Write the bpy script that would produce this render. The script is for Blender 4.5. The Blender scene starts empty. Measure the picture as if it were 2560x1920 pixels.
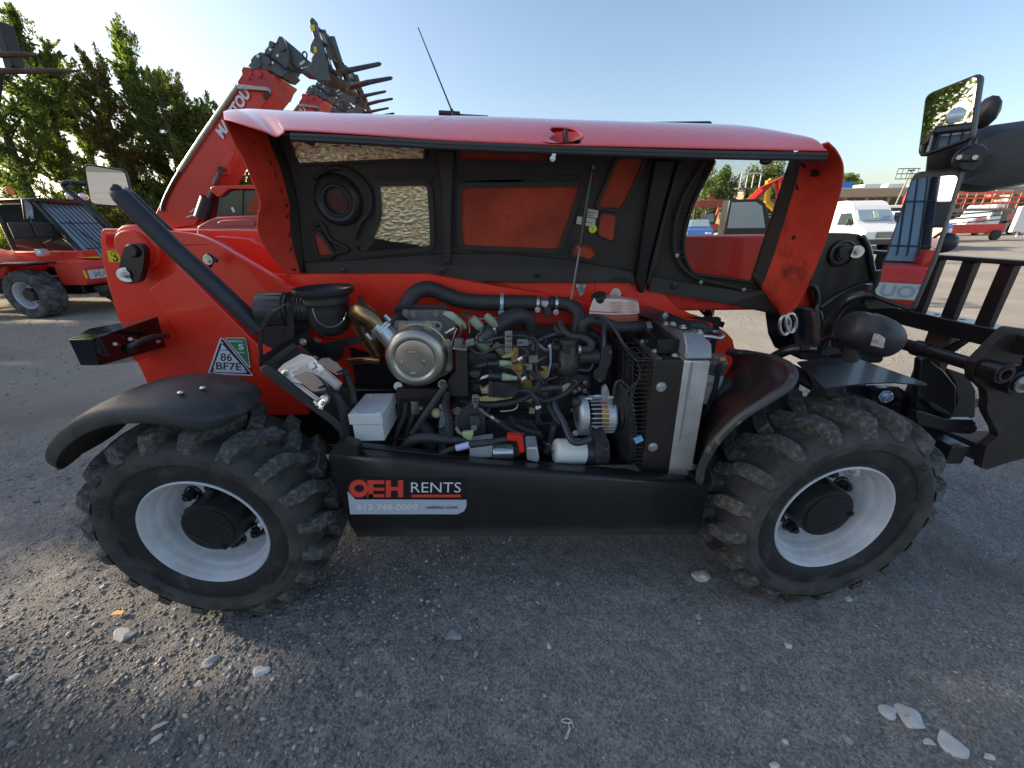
import bpy, bmesh, math, random
import numpy as np
from mathutils import Vector, Matrix, geometry
random.seed(7)
R = math.radians
scene = bpy.context.scene
col = scene.collection

# ------------------------------------------------------------------ camera
F_PX, PITCH, ROLL, CAM_H = 985.0, R(21.9), R(-0.75), 1.42
cam_d = bpy.data.cameras.new('camera'); cam = bpy.data.objects.new('camera', cam_d); col.objects.link(cam)
cam_d.sensor_width = 36.0; cam_d.lens = 36.0 * F_PX / 2560.0; cam_d.clip_start = 0.02; cam_d.clip_end = 3000
CM = Matrix.Translation((0, 0, CAM_H)) @ Matrix.Rotation(math.pi / 2 - PITCH, 4, 'X') @ Matrix.Rotation(ROLL, 4, 'Z')
cam.matrix_world = CM
scene.camera = cam
CR = CM.to_3x3(); CO = CM.translation.copy()

# ------------------------------------------------------------------ light
SUN_EL, SUN_AZ = R(22), R(-80)      # azimuth measured from +Y towards +X
w = bpy.data.worlds.new('World'); scene.world = w; w.use_nodes = True
nt = w.node_tree; nt.nodes.clear()
sky = nt.nodes.new('ShaderNodeTexSky'); sky.sky_type = 'NISHITA'; sky.sun_disc = False
sky.sun_elevation = SUN_EL; sky.sun_rotation = SUN_AZ; sky.air_density = 1.0; sky.dust_density = 2.2; sky.ozone_density = 1.0; sky.altitude = 80
bg = nt.nodes.new('ShaderNodeBackground'); bg.inputs[1].default_value = 0.12
wo = nt.nodes.new('ShaderNodeOutputWorld')
nt.links.new(sky.outputs[0], bg.inputs[0]); nt.links.new(bg.outputs[0], wo.inputs[0])
sun_dir = Vector((math.sin(SUN_AZ) * math.cos(SUN_EL), math.cos(SUN_AZ) * math.cos(SUN_EL), math.sin(SUN_EL)))
sd = bpy.data.lights.new('sun', 'SUN'); sd.energy = 4.2; sd.angle = R(0.6); sd.color = (1.0, 0.86, 0.68)
sun = bpy.data.objects.new('sun', sd); col.objects.link(sun)
sun.rotation_euler = (-sun_dir).to_track_quat('-Z', 'Y').to_euler()
scene.view_settings.view_transform = 'Standard'; scene.view_settings.look = 'None'
scene.view_settings.exposure = 1.1; scene.view_settings.gamma = 1.0
scene.view_settings.use_curve_mapping = False
scene.cycles.max_bounces = 8; scene.cycles.transparent_max_bounces = 16
scene.cycles.use_denoising = True

# ------------------------------------------------------------------ measuring: photo pixel -> point of the place
def ray(u, v):
    return (CR @ Vector(((u - 1280) / F_PX, -(v - 960) / F_PX, -1.0)))
def P(u, v, Y=None, Z=None, X=None):
    d = ray(u, v)
    if Y is not None: t = (Y - CO.y) / d.y
    elif Z is not None: t = (Z - CO.z) / d.z
    else: t = (X - CO.x) / d.x
    return CO + d * t
def Ppl(u, v, o, n):
    d = ray(u, v); return CO + d * ((o - CO).dot(n) / d.dot(n))
def region(x0, y0, s):
    def f(x, y, Y=None, Z=None, X=None): return P(x0 + x * s, y0 + y * s, Y, Z, X)
    f.px = lambda x, y: (x0 + x * s, y0 + y * s); f.s = s
    return f
Z1 = region(0, 0, .4973); Z2 = region(500, 220, .4069); Z3 = region(1300, 260, .4069); Z4 = region(1900, 160, .3254)
Z5 = region(600, 650, .3014); Z6 = region(1050, 680, .3134); Z7 = region(1480, 680, .3316); Z8 = region(120, 880, .4099)
W1 = region(1700, 900, .3737); W2 = region(1850, 560, .3859); W3 = region(780, 1080, .4611); W4 = region(130, 380, .3737)
W5 = region(0, 440, .2412); W6 = region(1660, 400, .208); W7 = region(0, 1440, .5877); W8 = region(1300, 1380, .5696)
E1 = region(1050, 780, .13264); E2 = region(1300, 780, .14465); E3 = region(1050, 960, .13863)
E4 = region(500, 20, .2396); E5 = region(2080, 440, .217); E6 = region(150, 780, .13562)
OV = region(0, 0, 1.1573)
def pxm(p):                       # photo pixels per metre at point p
    return F_PX / max(.05, -(CM.inverted() @ Vector(p)).z)

# ------------------------------------------------------------------ materials
MATS = {}
def M(name, c, rough=.5, metal=0., coat=0., var=.0, vscale=6., bump=0., bscale=60., dust=0., dcol=(.26, .22, .17), dscale=9., spec=.5,
      low=None, dthr=.52, trans=0., alpha=1., emit=None, sss=0., rvar=0., bdist=.002):
    if name in MATS: return MATS[name]
    m = bpy.data.materials.new(name); m.use_nodes = True; n = m.node_tree.nodes; l = m.node_tree.links
    b = n['Principled BSDF']
    b.inputs['Roughness'].default_value = rough; b.inputs['Metallic'].default_value = metal
    b.inputs['Coat Weight'].default_value = coat; b.inputs['Coat Roughness'].default_value = .08
    b.inputs['Specular IOR Level'].default_value = spec
    if trans: b.inputs['Transmission Weight'].default_value = trans
    if alpha < 1: b.inputs['Alpha'].default_value = alpha
    if emit: b.inputs['Emission Color'].default_value = (*c, 1); b.inputs['Emission Strength'].default_value = emit
    tc = n.new('ShaderNodeTexCoord')
    def noise(s, det=5, r=.55):
        t = n.new('ShaderNodeTexNoise'); t.inputs['Scale'].default_value = s; t.inputs['Detail'].default_value = det
        t.inputs['Roughness'].default_value = r; l.new(tc.outputs['Object'], t.inputs['Vector']); return t
    def ramp(src, a, bb):
        r = n.new('ShaderNodeMapRange'); r.inputs[1].default_value = a; r.inputs[2].default_value = bb
        l.new(src, r.inputs[0]); return r.outputs[0]
    def mix(f, a, bcol):
        x = n.new('ShaderNodeMix'); x.data_type = 'RGBA'
        if isinstance(f, float): x.inputs[0].default_value = f
        else: l.new(f, x.inputs[0])
        for i, q in ((6, a), (7, bcol)):
            if isinstance(q, tuple): x.inputs[i].default_value = (*q[:3], 1)
            else: l.new(q, x.inputs[i])
        return x.outputs[2]
    cur = tuple(c)
    if var:
        f = ramp(noise(vscale, 6).outputs[0], .3, .7)
        cur = mix(f, tuple(x * (1 - var) for x in c), tuple(min(1, x * (1 + var)) for x in c))
    if dust:
        a = noise(dscale, 8, .68)
        f = ramp(a.outputs[0], dthr, dthr + .16)
        mm = n.new('ShaderNodeMath'); mm.operation = 'MULTIPLY'; mm.inputs[1].default_value = dust; l.new(f, mm.inputs[0])
        cur = mix(mm.outputs[0], cur, dcol)
        rr = n.new('ShaderNodeMapRange'); rr.inputs[3].default_value = rough; rr.inputs[4].default_value = min(1, rough + .4)
        l.new(mm.outputs[0], rr.inputs[0]); l.new(rr.outputs[0], b.inputs['Roughness'])
    elif rvar:
        f = noise(vscale * 1.7, 6)
        rr = n.new('ShaderNodeMapRange'); rr.inputs[1].default_value = .3; rr.inputs[2].default_value = .7
        rr.inputs[3].default_value = max(.02, rough - rvar); rr.inputs[4].default_value = rough + rvar
        l.new(f.outputs[0], rr.inputs[0]); l.new(rr.outputs[0], b.inputs['Roughness'])
    if low:                 # dried splash mud: breaks up with height above the ground
        z0, z1, lcol, amt = low
        sp = n.new('ShaderNodeSeparateXYZ'); l.new(tc.outputs['Object'], sp.inputs[0])
        ad = n.new('ShaderNodeMath'); ad.operation = 'MULTIPLY_ADD'; ad.inputs[1].default_value = (z1 - z0) * 1.6; l.new(noise(14, 8, .7).outputs[0], ad.inputs[0]); l.new(sp.outputs[2], ad.inputs[2])
        f = ramp(ad.outputs[0], z1 + (z1 - z0) * .8, z0 + (z1 - z0) * .8)
        mm = n.new('ShaderNodeMath'); mm.operation = 'MULTIPLY'; mm.inputs[1].default_value = amt; l.new(f, mm.inputs[0])
        cur = mix(mm.outputs[0], cur, lcol)
    if isinstance(cur, tuple): b.inputs['Base Color'].default_value = (*cur, 1)
    else: l.new(cur, b.inputs['Base Color'])
    if bump:
        bp = n.new('ShaderNodeBump'); bp.inputs['Strength'].default_value = bump; bp.inputs['Distance'].default_value = bdist
        l.new(noise(bscale, 4).outputs[0], bp.inputs['Height']); l.new(bp.outputs[0], b.inputs['Normal'])
    MATS[name] = m; m['h'] = 1
    return m

RED = (.90, .034, .012)
red = M('red_paint', RED, .38, coat=.35, var=.08, vscale=3, bump=.12, bscale=25, dust=.3, dscale=6, dthr=.58, dcol=(.50, .09, .04))
red_hood = M('red_hood_paint', (.85, .06, .045), .26, coat=1., var=.06, vscale=3, dust=.35, dscale=16, dthr=.56, dcol=(.42, .16, .13))
red_in = M('red_inner_overspray', (.70, .05, .025), .6, var=.25, vscale=9, dust=.85, dscale=8, dthr=.585, dcol=(.03, .02, .015), bump=.2, bscale=80)
red_dull = M('red_insulation_panel', (.42, .055, .022), .8, var=.3, vscale=7, dust=.5, dscale=14, dthr=.6, dcol=(.03, .012, .01), bump=.4, bscale=180)
red_far = M('red_paint_distant', (.72, .04, .022), .4, var=.12, vscale=2)
maroon = M('gloss_black_panel', (.022, .014, .015), .3, coat=.1, dust=.2, dscale=20, dthr=.62)
black = M('black_plastic', (.032, .032, .033), .42, var=.2, dust=.3, dscale=14, dthr=.58, dcol=(.06, .055, .05), bump=.15, bscale=300)
black_sat = M('black_steel_paint', (.014, .014, .016), .3, coat=.2, var=.2, dust=.32, dscale=12, dthr=.58, dcol=(.09, .08, .07), bump=.1, bscale=90)
skirt_m = M('skirt_black_paint', (.015, .0145, .0145), .36, coat=.1, low=(.33, .38, (.12, .11, .095), .5), var=.2, dust=.3, dscale=8, dthr=.58, dcol=(.05, .045, .04), bump=.08, bscale=200)
brown_blk = M('brown_black_steel', (.028, .022, .019), .45, var=.2, dust=.3, dscale=14, dthr=.57, dcol=(.09, .075, .06))
liner_m = M('hood_liner_black', (.034, .029, .024), .55, var=.25, vscale=5, dust=.35, dscale=9, dthr=.56, dcol=(.05, .042, .034), bump=.2, bscale=120)
rubber = M('hose_rubber', (.037, .037, .038), .55, var=.2, dust=.5, dscale=22, dthr=.56, dcol=(.09, .085, .08), bump=.15, bscale=200)
fender_m = M('fender_plastic', (.035, .036, .038), .5, var=.12, vscale=5, dust=.45, dscale=5, dthr=.52, dcol=(.16, .13, .095), bump=.25, bscale=400)
tyre_m = M('tyre_rubber', (.05, .048, .046), .75, var=.3, vscale=12, dust=.7, dscale=11, dthr=.46, dcol=(.10, .086, .068), bump=.5, bscale=70, bdist=.003)
lug_m = M('tyre_lug_rubber', (.062, .06, .057), .8, var=.3, vscale=14, dust=.8, dscale=55, dthr=.47, dcol=(.20, .18, .155), bump=.5, bscale=90, bdist=.003)
tyre_in = M('tyre_rubber_clean', (.018, .018, .019), .62, var=.2, dust=.25, dscale=8)
rim_m = M('rim_white_paint', (.62, .63, .66), .42, coat=.15, var=.05, dust=.6, dscale=3.5, dthr=.5, dcol=(.42, .38, .33))
hub_m = M('hub_black', (.014, .014, .015), .36, dust=.2, dscale=16, dcol=(.05, .05, .05), bump=.2, bscale=100)
steel = M('zinc_steel', (.62, .63, .62), .32, metal=.9, var=.15, vscale=20, rvar=.1)
steel_warm = M('stainless_warm', (.50, .46, .38), .33, metal=.85, var=.12, vscale=8, rvar=.08, bump=.05, bscale=90)
steel_gray = M('cast_steel_gray', (.27, .26, .24), .5, metal=.5, var=.2, vscale=14, bump=.2, bscale=120)
bronze = M('heat_tinted_pipe', (.40, .27, .13), .3, metal=.9, var=.35, vscale=5, rvar=.08)
alu = M('aluminium_cast', (.60, .61, .63), .45, metal=.55, var=.12, vscale=20, bump=.25, bscale=160)
alu_col = M('aluminium_side_tank', (.60, .585, .54), .5, metal=.35, var=.14, vscale=9, dust=.55, dscale=12, dthr=.53, dcol=(.34, .30, .25))
iron = M('engine_iron', (.085, .084, .086), .48, metal=.25, var=.35, vscale=16, dust=.4, dscale=18, dcol=(.11, .1, .095), bump=.4, bscale=90)
yellowzinc = M('yellow_zinc_bracket', (.62, .40, .13), .36, metal=.6, var=.25, vscale=14)
greencap = M('pale_green_cover', (.30, .38, .25), .45, var=.15, vscale=30, sss=0)
graycon = M('gray_connector', (.2, .19, .17), .5, var=.15)
white_p = M('white_plastic', (.72, .74, .72), .4, var=.05, dust=.3, dscale=12, dthr=.56, dcol=(.45, .43, .38))
white_f = M('oil_filter_white', (.70, .74, .66), .35, var=.04)
redcap = M('red_terminal_cover', (.75, .03, .02), .35)
copper = M('stator_copper', (.42, .22, .06), .4, metal=.5, var=.2, vscale=60)
bluewhite = M('zinc_plate', (.55, .66, .78), .3, metal=.6)
cavity_dark = M('engine_cavity_dark', (.012, .012, .013), .8)  # near-black puts the shade of the engine cavity into the colour
glass_dark = M('tinted_glass', (.02, .03, .03), .08, spec=.5)
glass_pale = M('windscreen_glass', (.26, .36, .42), .08, spec=.8, coat=.6)  # pale blue of the reflected sky is put into the base colour
mirror_m = M('mirror_glass', (.86, .88, .9), .015, metal=1.)
chrome = M('chrome', (.75, .76, .78), .12, metal=1.)
foil_m = None
yellow_s = M('yellow_sticker', (.82, .62, .02), .45)
white_s = M('white_sticker', (.78, .80, .83), .45)
gray_s = M('pale_gray_sticker', (.50, .53, .60), .4)
navy_s = M('navy_print', (.015, .022, .05), .45)
green_s = M('green_sticker', (.03, .23, .09), .45)
blackink = M('black_ink', (.01, .01, .012), .5)
redlogo = M('red_logo_vinyl', (.80, .07, .045), .4)
gray_boom = M('boom_dark_gray', (.085, .095, .10), .5, var=.2, vscale=4, dust=.25, dscale=6)
rusty = M('rusty_fork_steel', (.10, .055, .035), .7, var=.4, vscale=7)
fork_m = M('fork_blue_gray', (.06, .065, .09), .45, var=.3, vscale=5)
amber = M('amber_lens', (.8, .22, .02), .25, coat=.4)
lens_m = M('lamp_lens', (.7, .72, .72), .12, coat=.6, metal=.3)
van_w = M('white_vehicle_paint', (.78, .78, .76), .3, coat=.4, var=.03)
cloth_o = M('orange_cloth', (.75, .16, .04), .8, var=.2, bump=.6, bscale=30)

# ------------------------------------------------------------------ mesh helpers
def me_obj(name, verts, faces, mat, parent=None, smooth=True, ang=35, bev=0, seg=2, mats=None, fm=None, sub=0):
    me = bpy.data.meshes.new(name)
    me.from_pydata([tuple(v) for v in verts], [], faces)
    for m in (mats or [mat]): me.materials.append(m)
    if fm: me.polygons.foreach_set('material_index', fm)
    me.update()
    bm = bmesh.new(); bm.from_mesh(me)
    bmesh.ops.recalc_face_normals(bm, faces=bm.faces); bm.to_mesh(me); bm.free()
    if smooth:
        me.shade_smooth()
        if not sub: me.set_sharp_from_angle(angle=R(ang))
    o = bpy.data.objects.new(name, me); col.objects.link(o)
    if parent is not None: attach(o, parent)
    if bev:
        b = o.modifiers.new('bevel', 'BEVEL'); b.width = bev; b.segments = seg; b.limit_method = 'ANGLE'; b.angle_limit = R(40)
    if sub:
        s = o.modifiers.new('sub', 'SUBSURF'); s.levels = sub; s.render_levels = sub
    return o
def attach(o, parent):
    o.parent = parent
    o.matrix_parent_inverse = parent.matrix_world.inverted() if parent.type == 'EMPTY' else Matrix()
def root(name, label, cat, loc, group=None, kind=None):
    o = bpy.data.objects.new(name, None); col.objects.link(o); o.location = loc; o.matrix_world = Matrix.Translation(loc)
    o.empty_display_size = .1
    o['label'] = label; o['category'] = cat
    if group: o['group'] = group
    return o
class G:
    """collects several shapes into one mesh"""
    def __init__(s): s.v = []; s.f = []; s.m = []; s.cm = 0
    def add(s, v, f):
        n = len(s.v); s.v += [Vector(q) for q in v]; s.f += [tuple(i + n for i in q) for q in f]; s.m += [s.cm] * len(f); return s
    def mat(s, i): s.cm = i; return s
    def build(s, name, mat, parent=None, **k):
        if isinstance(mat, (list, tuple)): return me_obj(name, s.v, s.f, None, parent, mats=list(mat), fm=s.m, **k)
        return me_obj(name, s.v, s.f, mat, parent, **k)
    def box(s, c, d, rot=None):
        c = Vector(c); d = Vector(d) / 2; v = []
        for x in (-1, 1):
            for y in (-1, 1):
                for z in (-1, 1):
                    q = Vector((x * d.x, y * d.y, z * d.z)); q = (rot @ q) if rot is not None else q; v.append(c + q)
        return s.add(v, [(0, 1, 3, 2), (4, 6, 7, 5), (0, 4, 5, 1), (2, 3, 7, 6), (0, 2, 6, 4), (1, 5, 7, 3)])
    def bb(s, lo, hi):
        lo = Vector(lo); hi = Vector(hi); return s.box((lo + hi) / 2, hi - lo)
    def prism(s, pts, ext):
        """closed polygon extruded by the vector ext (polygon may be concave)"""
        ext = Vector(ext); pts = [Vector(p) for p in pts]; n = len(pts)
        tri = geometry.tessellate_polygon([pts])
        v = pts + [p + ext for p in pts]
        f = [tuple(t) for t in tri] + [tuple(i + n for i in reversed(t)) for t in tri]
        f += [(i, (i + 1) % n, (i + 1) % n + n, i + n) for i in range(n)]
        return s.add(v, f)
    def holed(s, outer, holes, ext):
        ext = Vector(ext); loops = [[Vector(p) for p in outer]] + [[Vector(p) for p in h] for h in holes]
        tri = geometry.tessellate_polygon(loops); flat = [p for lp in loops for p in lp]; n = len(flat)
        f = [tuple(t) for t in tri] + [tuple(i + n for i in reversed(t)) for t in tri]
        k = 0
        for lp in loops:
            m = len(lp); f += [(k + i, k + (i + 1) % m, k + (i + 1) % m + n, k + i + n) for i in range(m)]; k += m
        return s.add(flat + [p + ext for p in flat], f)
    def tube(s, path, r, n=14, cap=True, sm=8, ribs=0, rib_amp=.12, close=False):
        pts = [Vector(p) for p in path]
        rs = list(r) if isinstance(r, (list, tuple)) else [r] * len(pts)
        if len(pts) > 2 and sm > 1 and not close:
            q = []; rr = []
            for i in range(len(pts) - 1):
                p0 = pts[max(i - 1, 0)]; p1 = pts[i]; p2 = pts[i + 1]; p3 = pts[min(i + 2, len(pts) - 1)]
                for k in range(sm):
                    t = k / sm
                    q.append(.5 * ((2 * p1) + (-p0 + p2) * t + (2 * p0 - 5 * p1 + 4 * p2 - p3) * t * t + (-p0 + 3 * p1 - 3 * p2 + p3) * t ** 3))
                    rr.append(rs[i] * (1 - t) + rs[i + 1] * t)
            q.append(pts[-1]); rr.append(rs[-1]); pts, rs = q, rr
        if ribs:                            # corrugated hose: resample at rib pitch
            L = [0]
            for a, b in zip(pts, pts[1:]): L.append(L[-1] + (b - a).length)
            nn = max(4, int(L[-1] / ribs) * 2); q = []; rr = []
            for k in range(nn + 1):
                d = L[-1] * k / nn; i = min(len(L) - 2, max(0, int(np.searchsorted(L, d)) - 1))
                t = (d - L[i]) / max(1e-9, L[i + 1] - L[i]); q.append(pts[i].lerp(pts[i + 1], t))
                rr.append((rs[i] * (1 - t) + rs[i + 1] * t) * (1 + (rib_amp if k % 2 else -rib_amp)))
            pts, rs = q, rr
        v = []; f = []; T = None; U = None
        m = len(pts)
        for i, p in enumerate(pts):
            if close: t = (pts[(i + 1) % m] - pts[i - 1])
            else: t = pts[min(i + 1, m - 1)] - pts[max(i - 1, 0)]
            if t.length < 1e-9: t = Vector((0, 0, 1))
            t.normalize()
            if U is None:
                U = t.orthogonal().normalized()
            else:
                U = (U - t * U.dot(t)); U = U.normalized() if U.length > 1e-6 else t.orthogonal().normalized()
            W = t.cross(U)
            for k in range(n):
                a = 2 * math.pi * k / n; v.append(p + (U * math.cos(a) + W * math.sin(a)) * rs[i])
        for i in range(m - 1 + (1 if close else 0)):
            for k in range(n):
                a = (i % m) * n; b = ((i + 1) % m) * n; f.append((a + k, a + (k + 1) % n, b + (k + 1) % n, b + k))
        if cap and not close:
            f.append(tuple(range(n))[::-1]); f.append(tuple((m - 1) * n + k for k in range(n)))
        return s.add(v, f)
    def cyl(s, a, b, r, n=20, r2=None): return s.tube([a, b], [r, r if r2 is None else r2], n=n, sm=1)
    def lathe(s, prof, o, ax, n=32, a0=0, a1=2 * math.pi, ref=None):
        """prof: (radius, distance along ax)"""
        o = Vector(o); ax = Vector(ax).normalized(); U = (Vector(ref) if ref is not None else ax.orthogonal()); U = (U - ax * U.dot(ax)).normalized(); W = ax.cross(U)
        full = abs(a1 - a0 - 2 * math.pi) < 1e-6; nn = n if full else n + 1
        v = []; f = []
        for r, d in prof:
            for k in range(nn):
                a = a0 + (a1 - a0) * k / n; v.append(o + ax * d + (U * math.cos(a) + W * math.sin(a)) * r)
        for i in range(len(prof) - 1):
            for k in range(n if full else n):
                k2 = (k + 1) % nn if full else k + 1
                f.append((i * nn + k, i * nn + k2, (i + 1) * nn + k2, (i + 1) * nn + k))
        return s.add(v, f)
    def grid(s, rows):
        nr = len(rows); nc = len(rows[0]); v = [p for r in rows for p in r]
        return s.add(v, [(i * nc + j, i * nc + j + 1, (i + 1) * nc + j + 1, (i + 1) * nc + j) for i in range(nr - 1) for j in range(nc - 1)])
    def bolt(s, p, ax, r=.008, h=.006, washer=True):
        ax = Vector(ax).normalized(); p = Vector(p)
        if washer: s.cyl(p, p + ax * h * .3, r * 1.45, 14)
        s.cyl(p, p + ax * h, r, 6); s.cyl(p + ax * h, p + ax * h * 1.25, r * .62, 8); return s
    def ball(s, c, r, n=12, sq=(1, 1, 1)):
        c = Vector(c); v = []; f = []; h = n // 2
        for i in range(h + 1):
            t = math.pi * i / h
            for k in range(n):
                a = 2 * math.pi * k / n
                v.append(c + Vector((math.sin(t) * math.cos(a) * sq[0], math.sin(t) * math.sin(a) * sq[1], math.cos(t) * sq[2])) * r)
        for i in range(h):
            for k in range(n): f.append((i * n + k, i * n + (k + 1) % n, (i + 1) * n + (k + 1) % n, (i + 1) * n + k))
        return s.add(v, f)
def hull(name, pts, mat, parent=None, bev=0, **k):
    bm = bmesh.new()
    for p in pts: bm.verts.new(p)
    bmesh.ops.convex_hull(bm, input=bm.verts)
    loose = [v for v in bm.verts if not v.link_faces]
    bmesh.ops.delete(bm, geom=loose, context='VERTS')
    bmesh.ops.dissolve_limit(bm, angle_limit=R(3), verts=bm.verts, edges=bm.edges)
    bm.verts.index_update()
    v = [x.co.copy() for x in bm.verts]; f = [tuple(y.index for y in x.verts) for x in bm.faces]; bm.free()
    return me_obj(name, v, f, mat, parent, bev=bev, **k)
def rounded(pts, r=.3, n=4):
    """round the corners of a closed loop of points (r = fraction of edge)"""
    pts = [Vector(p) for p in pts]; out = []; m = len(pts)
    for i in range(m):
        p = pts[i]; a = pts[i - 1]; b = pts[(i + 1) % m]
        da = min((a - p).length, (b - p).length) * r
        p0 = p + (a - p).normalized() * da; p1 = p + (b - p).normalized() * da
        for k in range(n + 1):
            t = k / n; out.append((1 - t) ** 2 * p0 + 2 * t * (1 - t) * p + t * t * p1)
    return out
def text_quad(s, bl, br, tl, mat, name='lettering', parent=None, bold=0., shear=0., depth=0):
    """flat print: the word s fitted into the parallelogram bl-br-tl"""
    cu = bpy.data.curves.new('t', 'FONT'); cu.body = s; cu.offset = bold; cu.resolution_u = 3; cu.shear = shear
    to = bpy.data.objects.new('t', cu); col.objects.link(to)
    bpy.context.view_layer.update()
    me = bpy.data.meshes.new_from_object(to.evaluated_get(bpy.context.evaluated_depsgraph_get()))
    xs = [v.co.x for v in me.vertices]; ys = [v.co.y for v in me.vertices]
    x0, x1, y0, y1 = min(xs), max(xs), min(ys), max(ys)
    bl, br, tl = Vector(bl), Vector(br), Vector(tl)
    v = [bl + (br - bl) * ((q.co.x - x0) / (x1 - x0)) + (tl - bl) * ((q.co.y - y0) / (y1 - y0)) for q in me.vertices]
    f = [tuple(p.vertices) for p in me.polygons]
    bpy.data.objects.remove(to); bpy.data.curves.remove(cu); bpy.data.meshes.remove(me)
    o = me_obj(name, v, f, mat, parent, smooth=False); return o
def label(o, t): o['label'] = t; return o
def lerp(a, b, t): return a + (b - a) * t

# ================================================================== MAIN MACHINE
T = root('compact_telehandler', 'red compact telehandler with its engine hood raised, filling the foreground', 'telehandler', (0.1, 2.0, 0))

def pl(reg, pts, Y): return [reg(x, y, Y) for x, y in pts]
def slab(name, reg, pts, Y, t, mat, parent=T, bev=.003, holes=None, rnd=0, **k):
    o = pl(reg, pts, Y)
    if rnd: o = rounded(o, rnd)
    g = G()
    if holes: g.holed(o, [rounded(pl(reg, h, Y), .4) for h in holes], (0, t, 0))
    else: g.prism(o, (0, t, 0))
    return g.build(name, mat, parent, bev=bev, **k)
def hose(name, reg, pts, rpx, mat, parent, n=14, **k):
    v = [reg(*p) for p in pts]
    bevk = {q: k.pop(q) for q in list(k) if q in ('ang',)}
    if isinstance(rpx, (list, tuple)): rr = [q * reg.s / pxm(v[i]) for i, q in enumerate(rpx)]
    else: rr = [rpx * reg.s / pxm(p) for p in v]
    return G().tube(v, rr, n=n, **k).build(name, mat, parent, ang=60, **bevk)
def rr_(reg, x, y, Y, px): return px * reg.s / pxm(reg(x, y, Y))

# ---- wheels --------------------------------------------------------
def make_wheel(c, steer, dirn, spin):
    mw = Matrix.Translation(c) @ Matrix.Rotation(R(steer), 4, 'Z') @ Matrix.Rotation(R(spin), 4, 'Y')
    g = G(); ax = (0, 1, 0)
    g.mat(2).lathe([(.218, .014), (.226, .0), (.245, -.010), (.272, -.014), (.296, -.012), (.300, -.015)], (0, 0, 0), ax, 72)
    g.mat(0).lathe([(.300, -.015), (.306, -.026), (.322, -.031), (.338, -.031), (.343, -.027), (.357, -.022), (.370, -.006), (.377, .02), (.383, .08), (.384, .13), (.383, .18), (.377, .25),
                    (.372, .276), (.34, .298), (.27, .285), (.222, .262), (.218, .24)], (0, 0, 0), ax, 72)
    g.mat(1)
    NL = 19
    for side in (0, 1):
        for k in range(NL):
            a0 = 2 * math.pi * (k + .5 * side) / NL + random.uniform(-.01, .01)
            sec = [(-.028, -.004, .022, .352, .372), (-.008, .0, .026, .36, .413), (.022, .004, .026, .37, .424), (.062, .018, .027, .372, .430), (.098, .05, .026, .372, .432), (.152, .072, .023, .372, .432)]
            v = []
            for (y, off, hw, rb, rt) in sec:
                if side: y = .27 - y
                for rad, ww in ((rb, hw * 1.25), (rt, hw)):
                    for sg in (-1, 1):
                        a = a0 + dirn * (off + sg * ww) / .42
                        v.append(Vector((math.sin(a) * rad, y, math.cos(a) * rad)))
            f = []
            for i in range(len(sec) - 1):
                b = i * 4; c2 = b + 4
                f += [(b + 2, b + 3, c2 + 3, c2 + 2), (b, b + 2, c2 + 2, c2), (b + 3, b + 1, c2 + 1, c2 + 3)]
            f += [(0, 1, 3, 2), (20, 22, 23, 21)]
            g.add(v, f)
    ty = me_obj('tyre', g.v, g.f, None, None, mats=[tyre_m, lug_m, tyre_in], fm=g.m, ang=28, bev=.0025, seg=2)
    ty.matrix_world = mw; ty.parent = T; ty.matrix_parent_inverse = T.matrix_world.inverted()
    # moulded size marks on the sidewall
    rim = G().lathe([(.222, .02), (.228, .004), (.227, -.004), (.222, -.007), (.217, -.003), (.213, .012), (.207, .020), (.203, .026), (.200, .044), (.196, .05), (.189, .056),
                     (.185, .078), (.180, .088), (.172, .098), (.166, .118), (.158, .126), (.10, .128), (.06, .128)], (0, 0, 0), ax, 72).build('rim', rim_m, None, ang=40)
    rim.matrix_world = mw; rim.parent = T; rim.matrix_parent_inverse = T.matrix_world.inverted()
    h = G().lathe([(.108, .13), (.105, .06), (.103, .035), (.1, .028), (.088, .026), (.088, .0225), (.03, .022), (0, .022)], (0, 0, 0), ax, 48)
    h.tube([(.09 * math.cos(t), .022, .09 * math.sin(t) - .05) for t in np.linspace(.4, 1.6, 9)], .0018, n=6, sm=1)
    h.tube([(-.085 + .03 * t * 1.2, .021, -.02 - .022 * t) for t in np.linspace(0, 2.4, 6)], .0018, n=6, sm=1)
    h.bolt((.045, .022, -.075), (0, -1, 0), .009, .005)
    ho = h.build('hub', hub_m, None, ang=40); ho.parent = rim
    first = None
    for k in range(8):
        a = 2 * math.pi * (k + .3) / 8; p = Vector((math.cos(a) * .136, .128, math.sin(a) * .136))
        if first is None:
            first = G().lathe([(.030, 0), (.030, -.008), (.025, -.012)], (0, 0, 0), ax, 18).cyl((0, -.006, 0), (0, -.034, 0), .021, 6).cyl((0, -.034, 0), (0, -.046, 0), .012, 10).build('wheel_nut', hub_m, None)
            q = first
        else:
            q = first.copy(); col.objects.link(q)
        q.parent = rim; q.location = p
    vb = G().tube([(.168, .09, .03), (.168, .045, .03), (.185, .03, .045), (.192, .03, .062), (.185, .03, .08)], .009, n=8).box((.178, .055, .045), (.003, .05, .06))
    vo = vb.build('valve_guard', rim_m, None, bev=.001); vo.parent = rim
    return ty, rim
cL = P(512, 1335, Y=1.115); cR = P(2085, 1298, Y=1.15)
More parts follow.
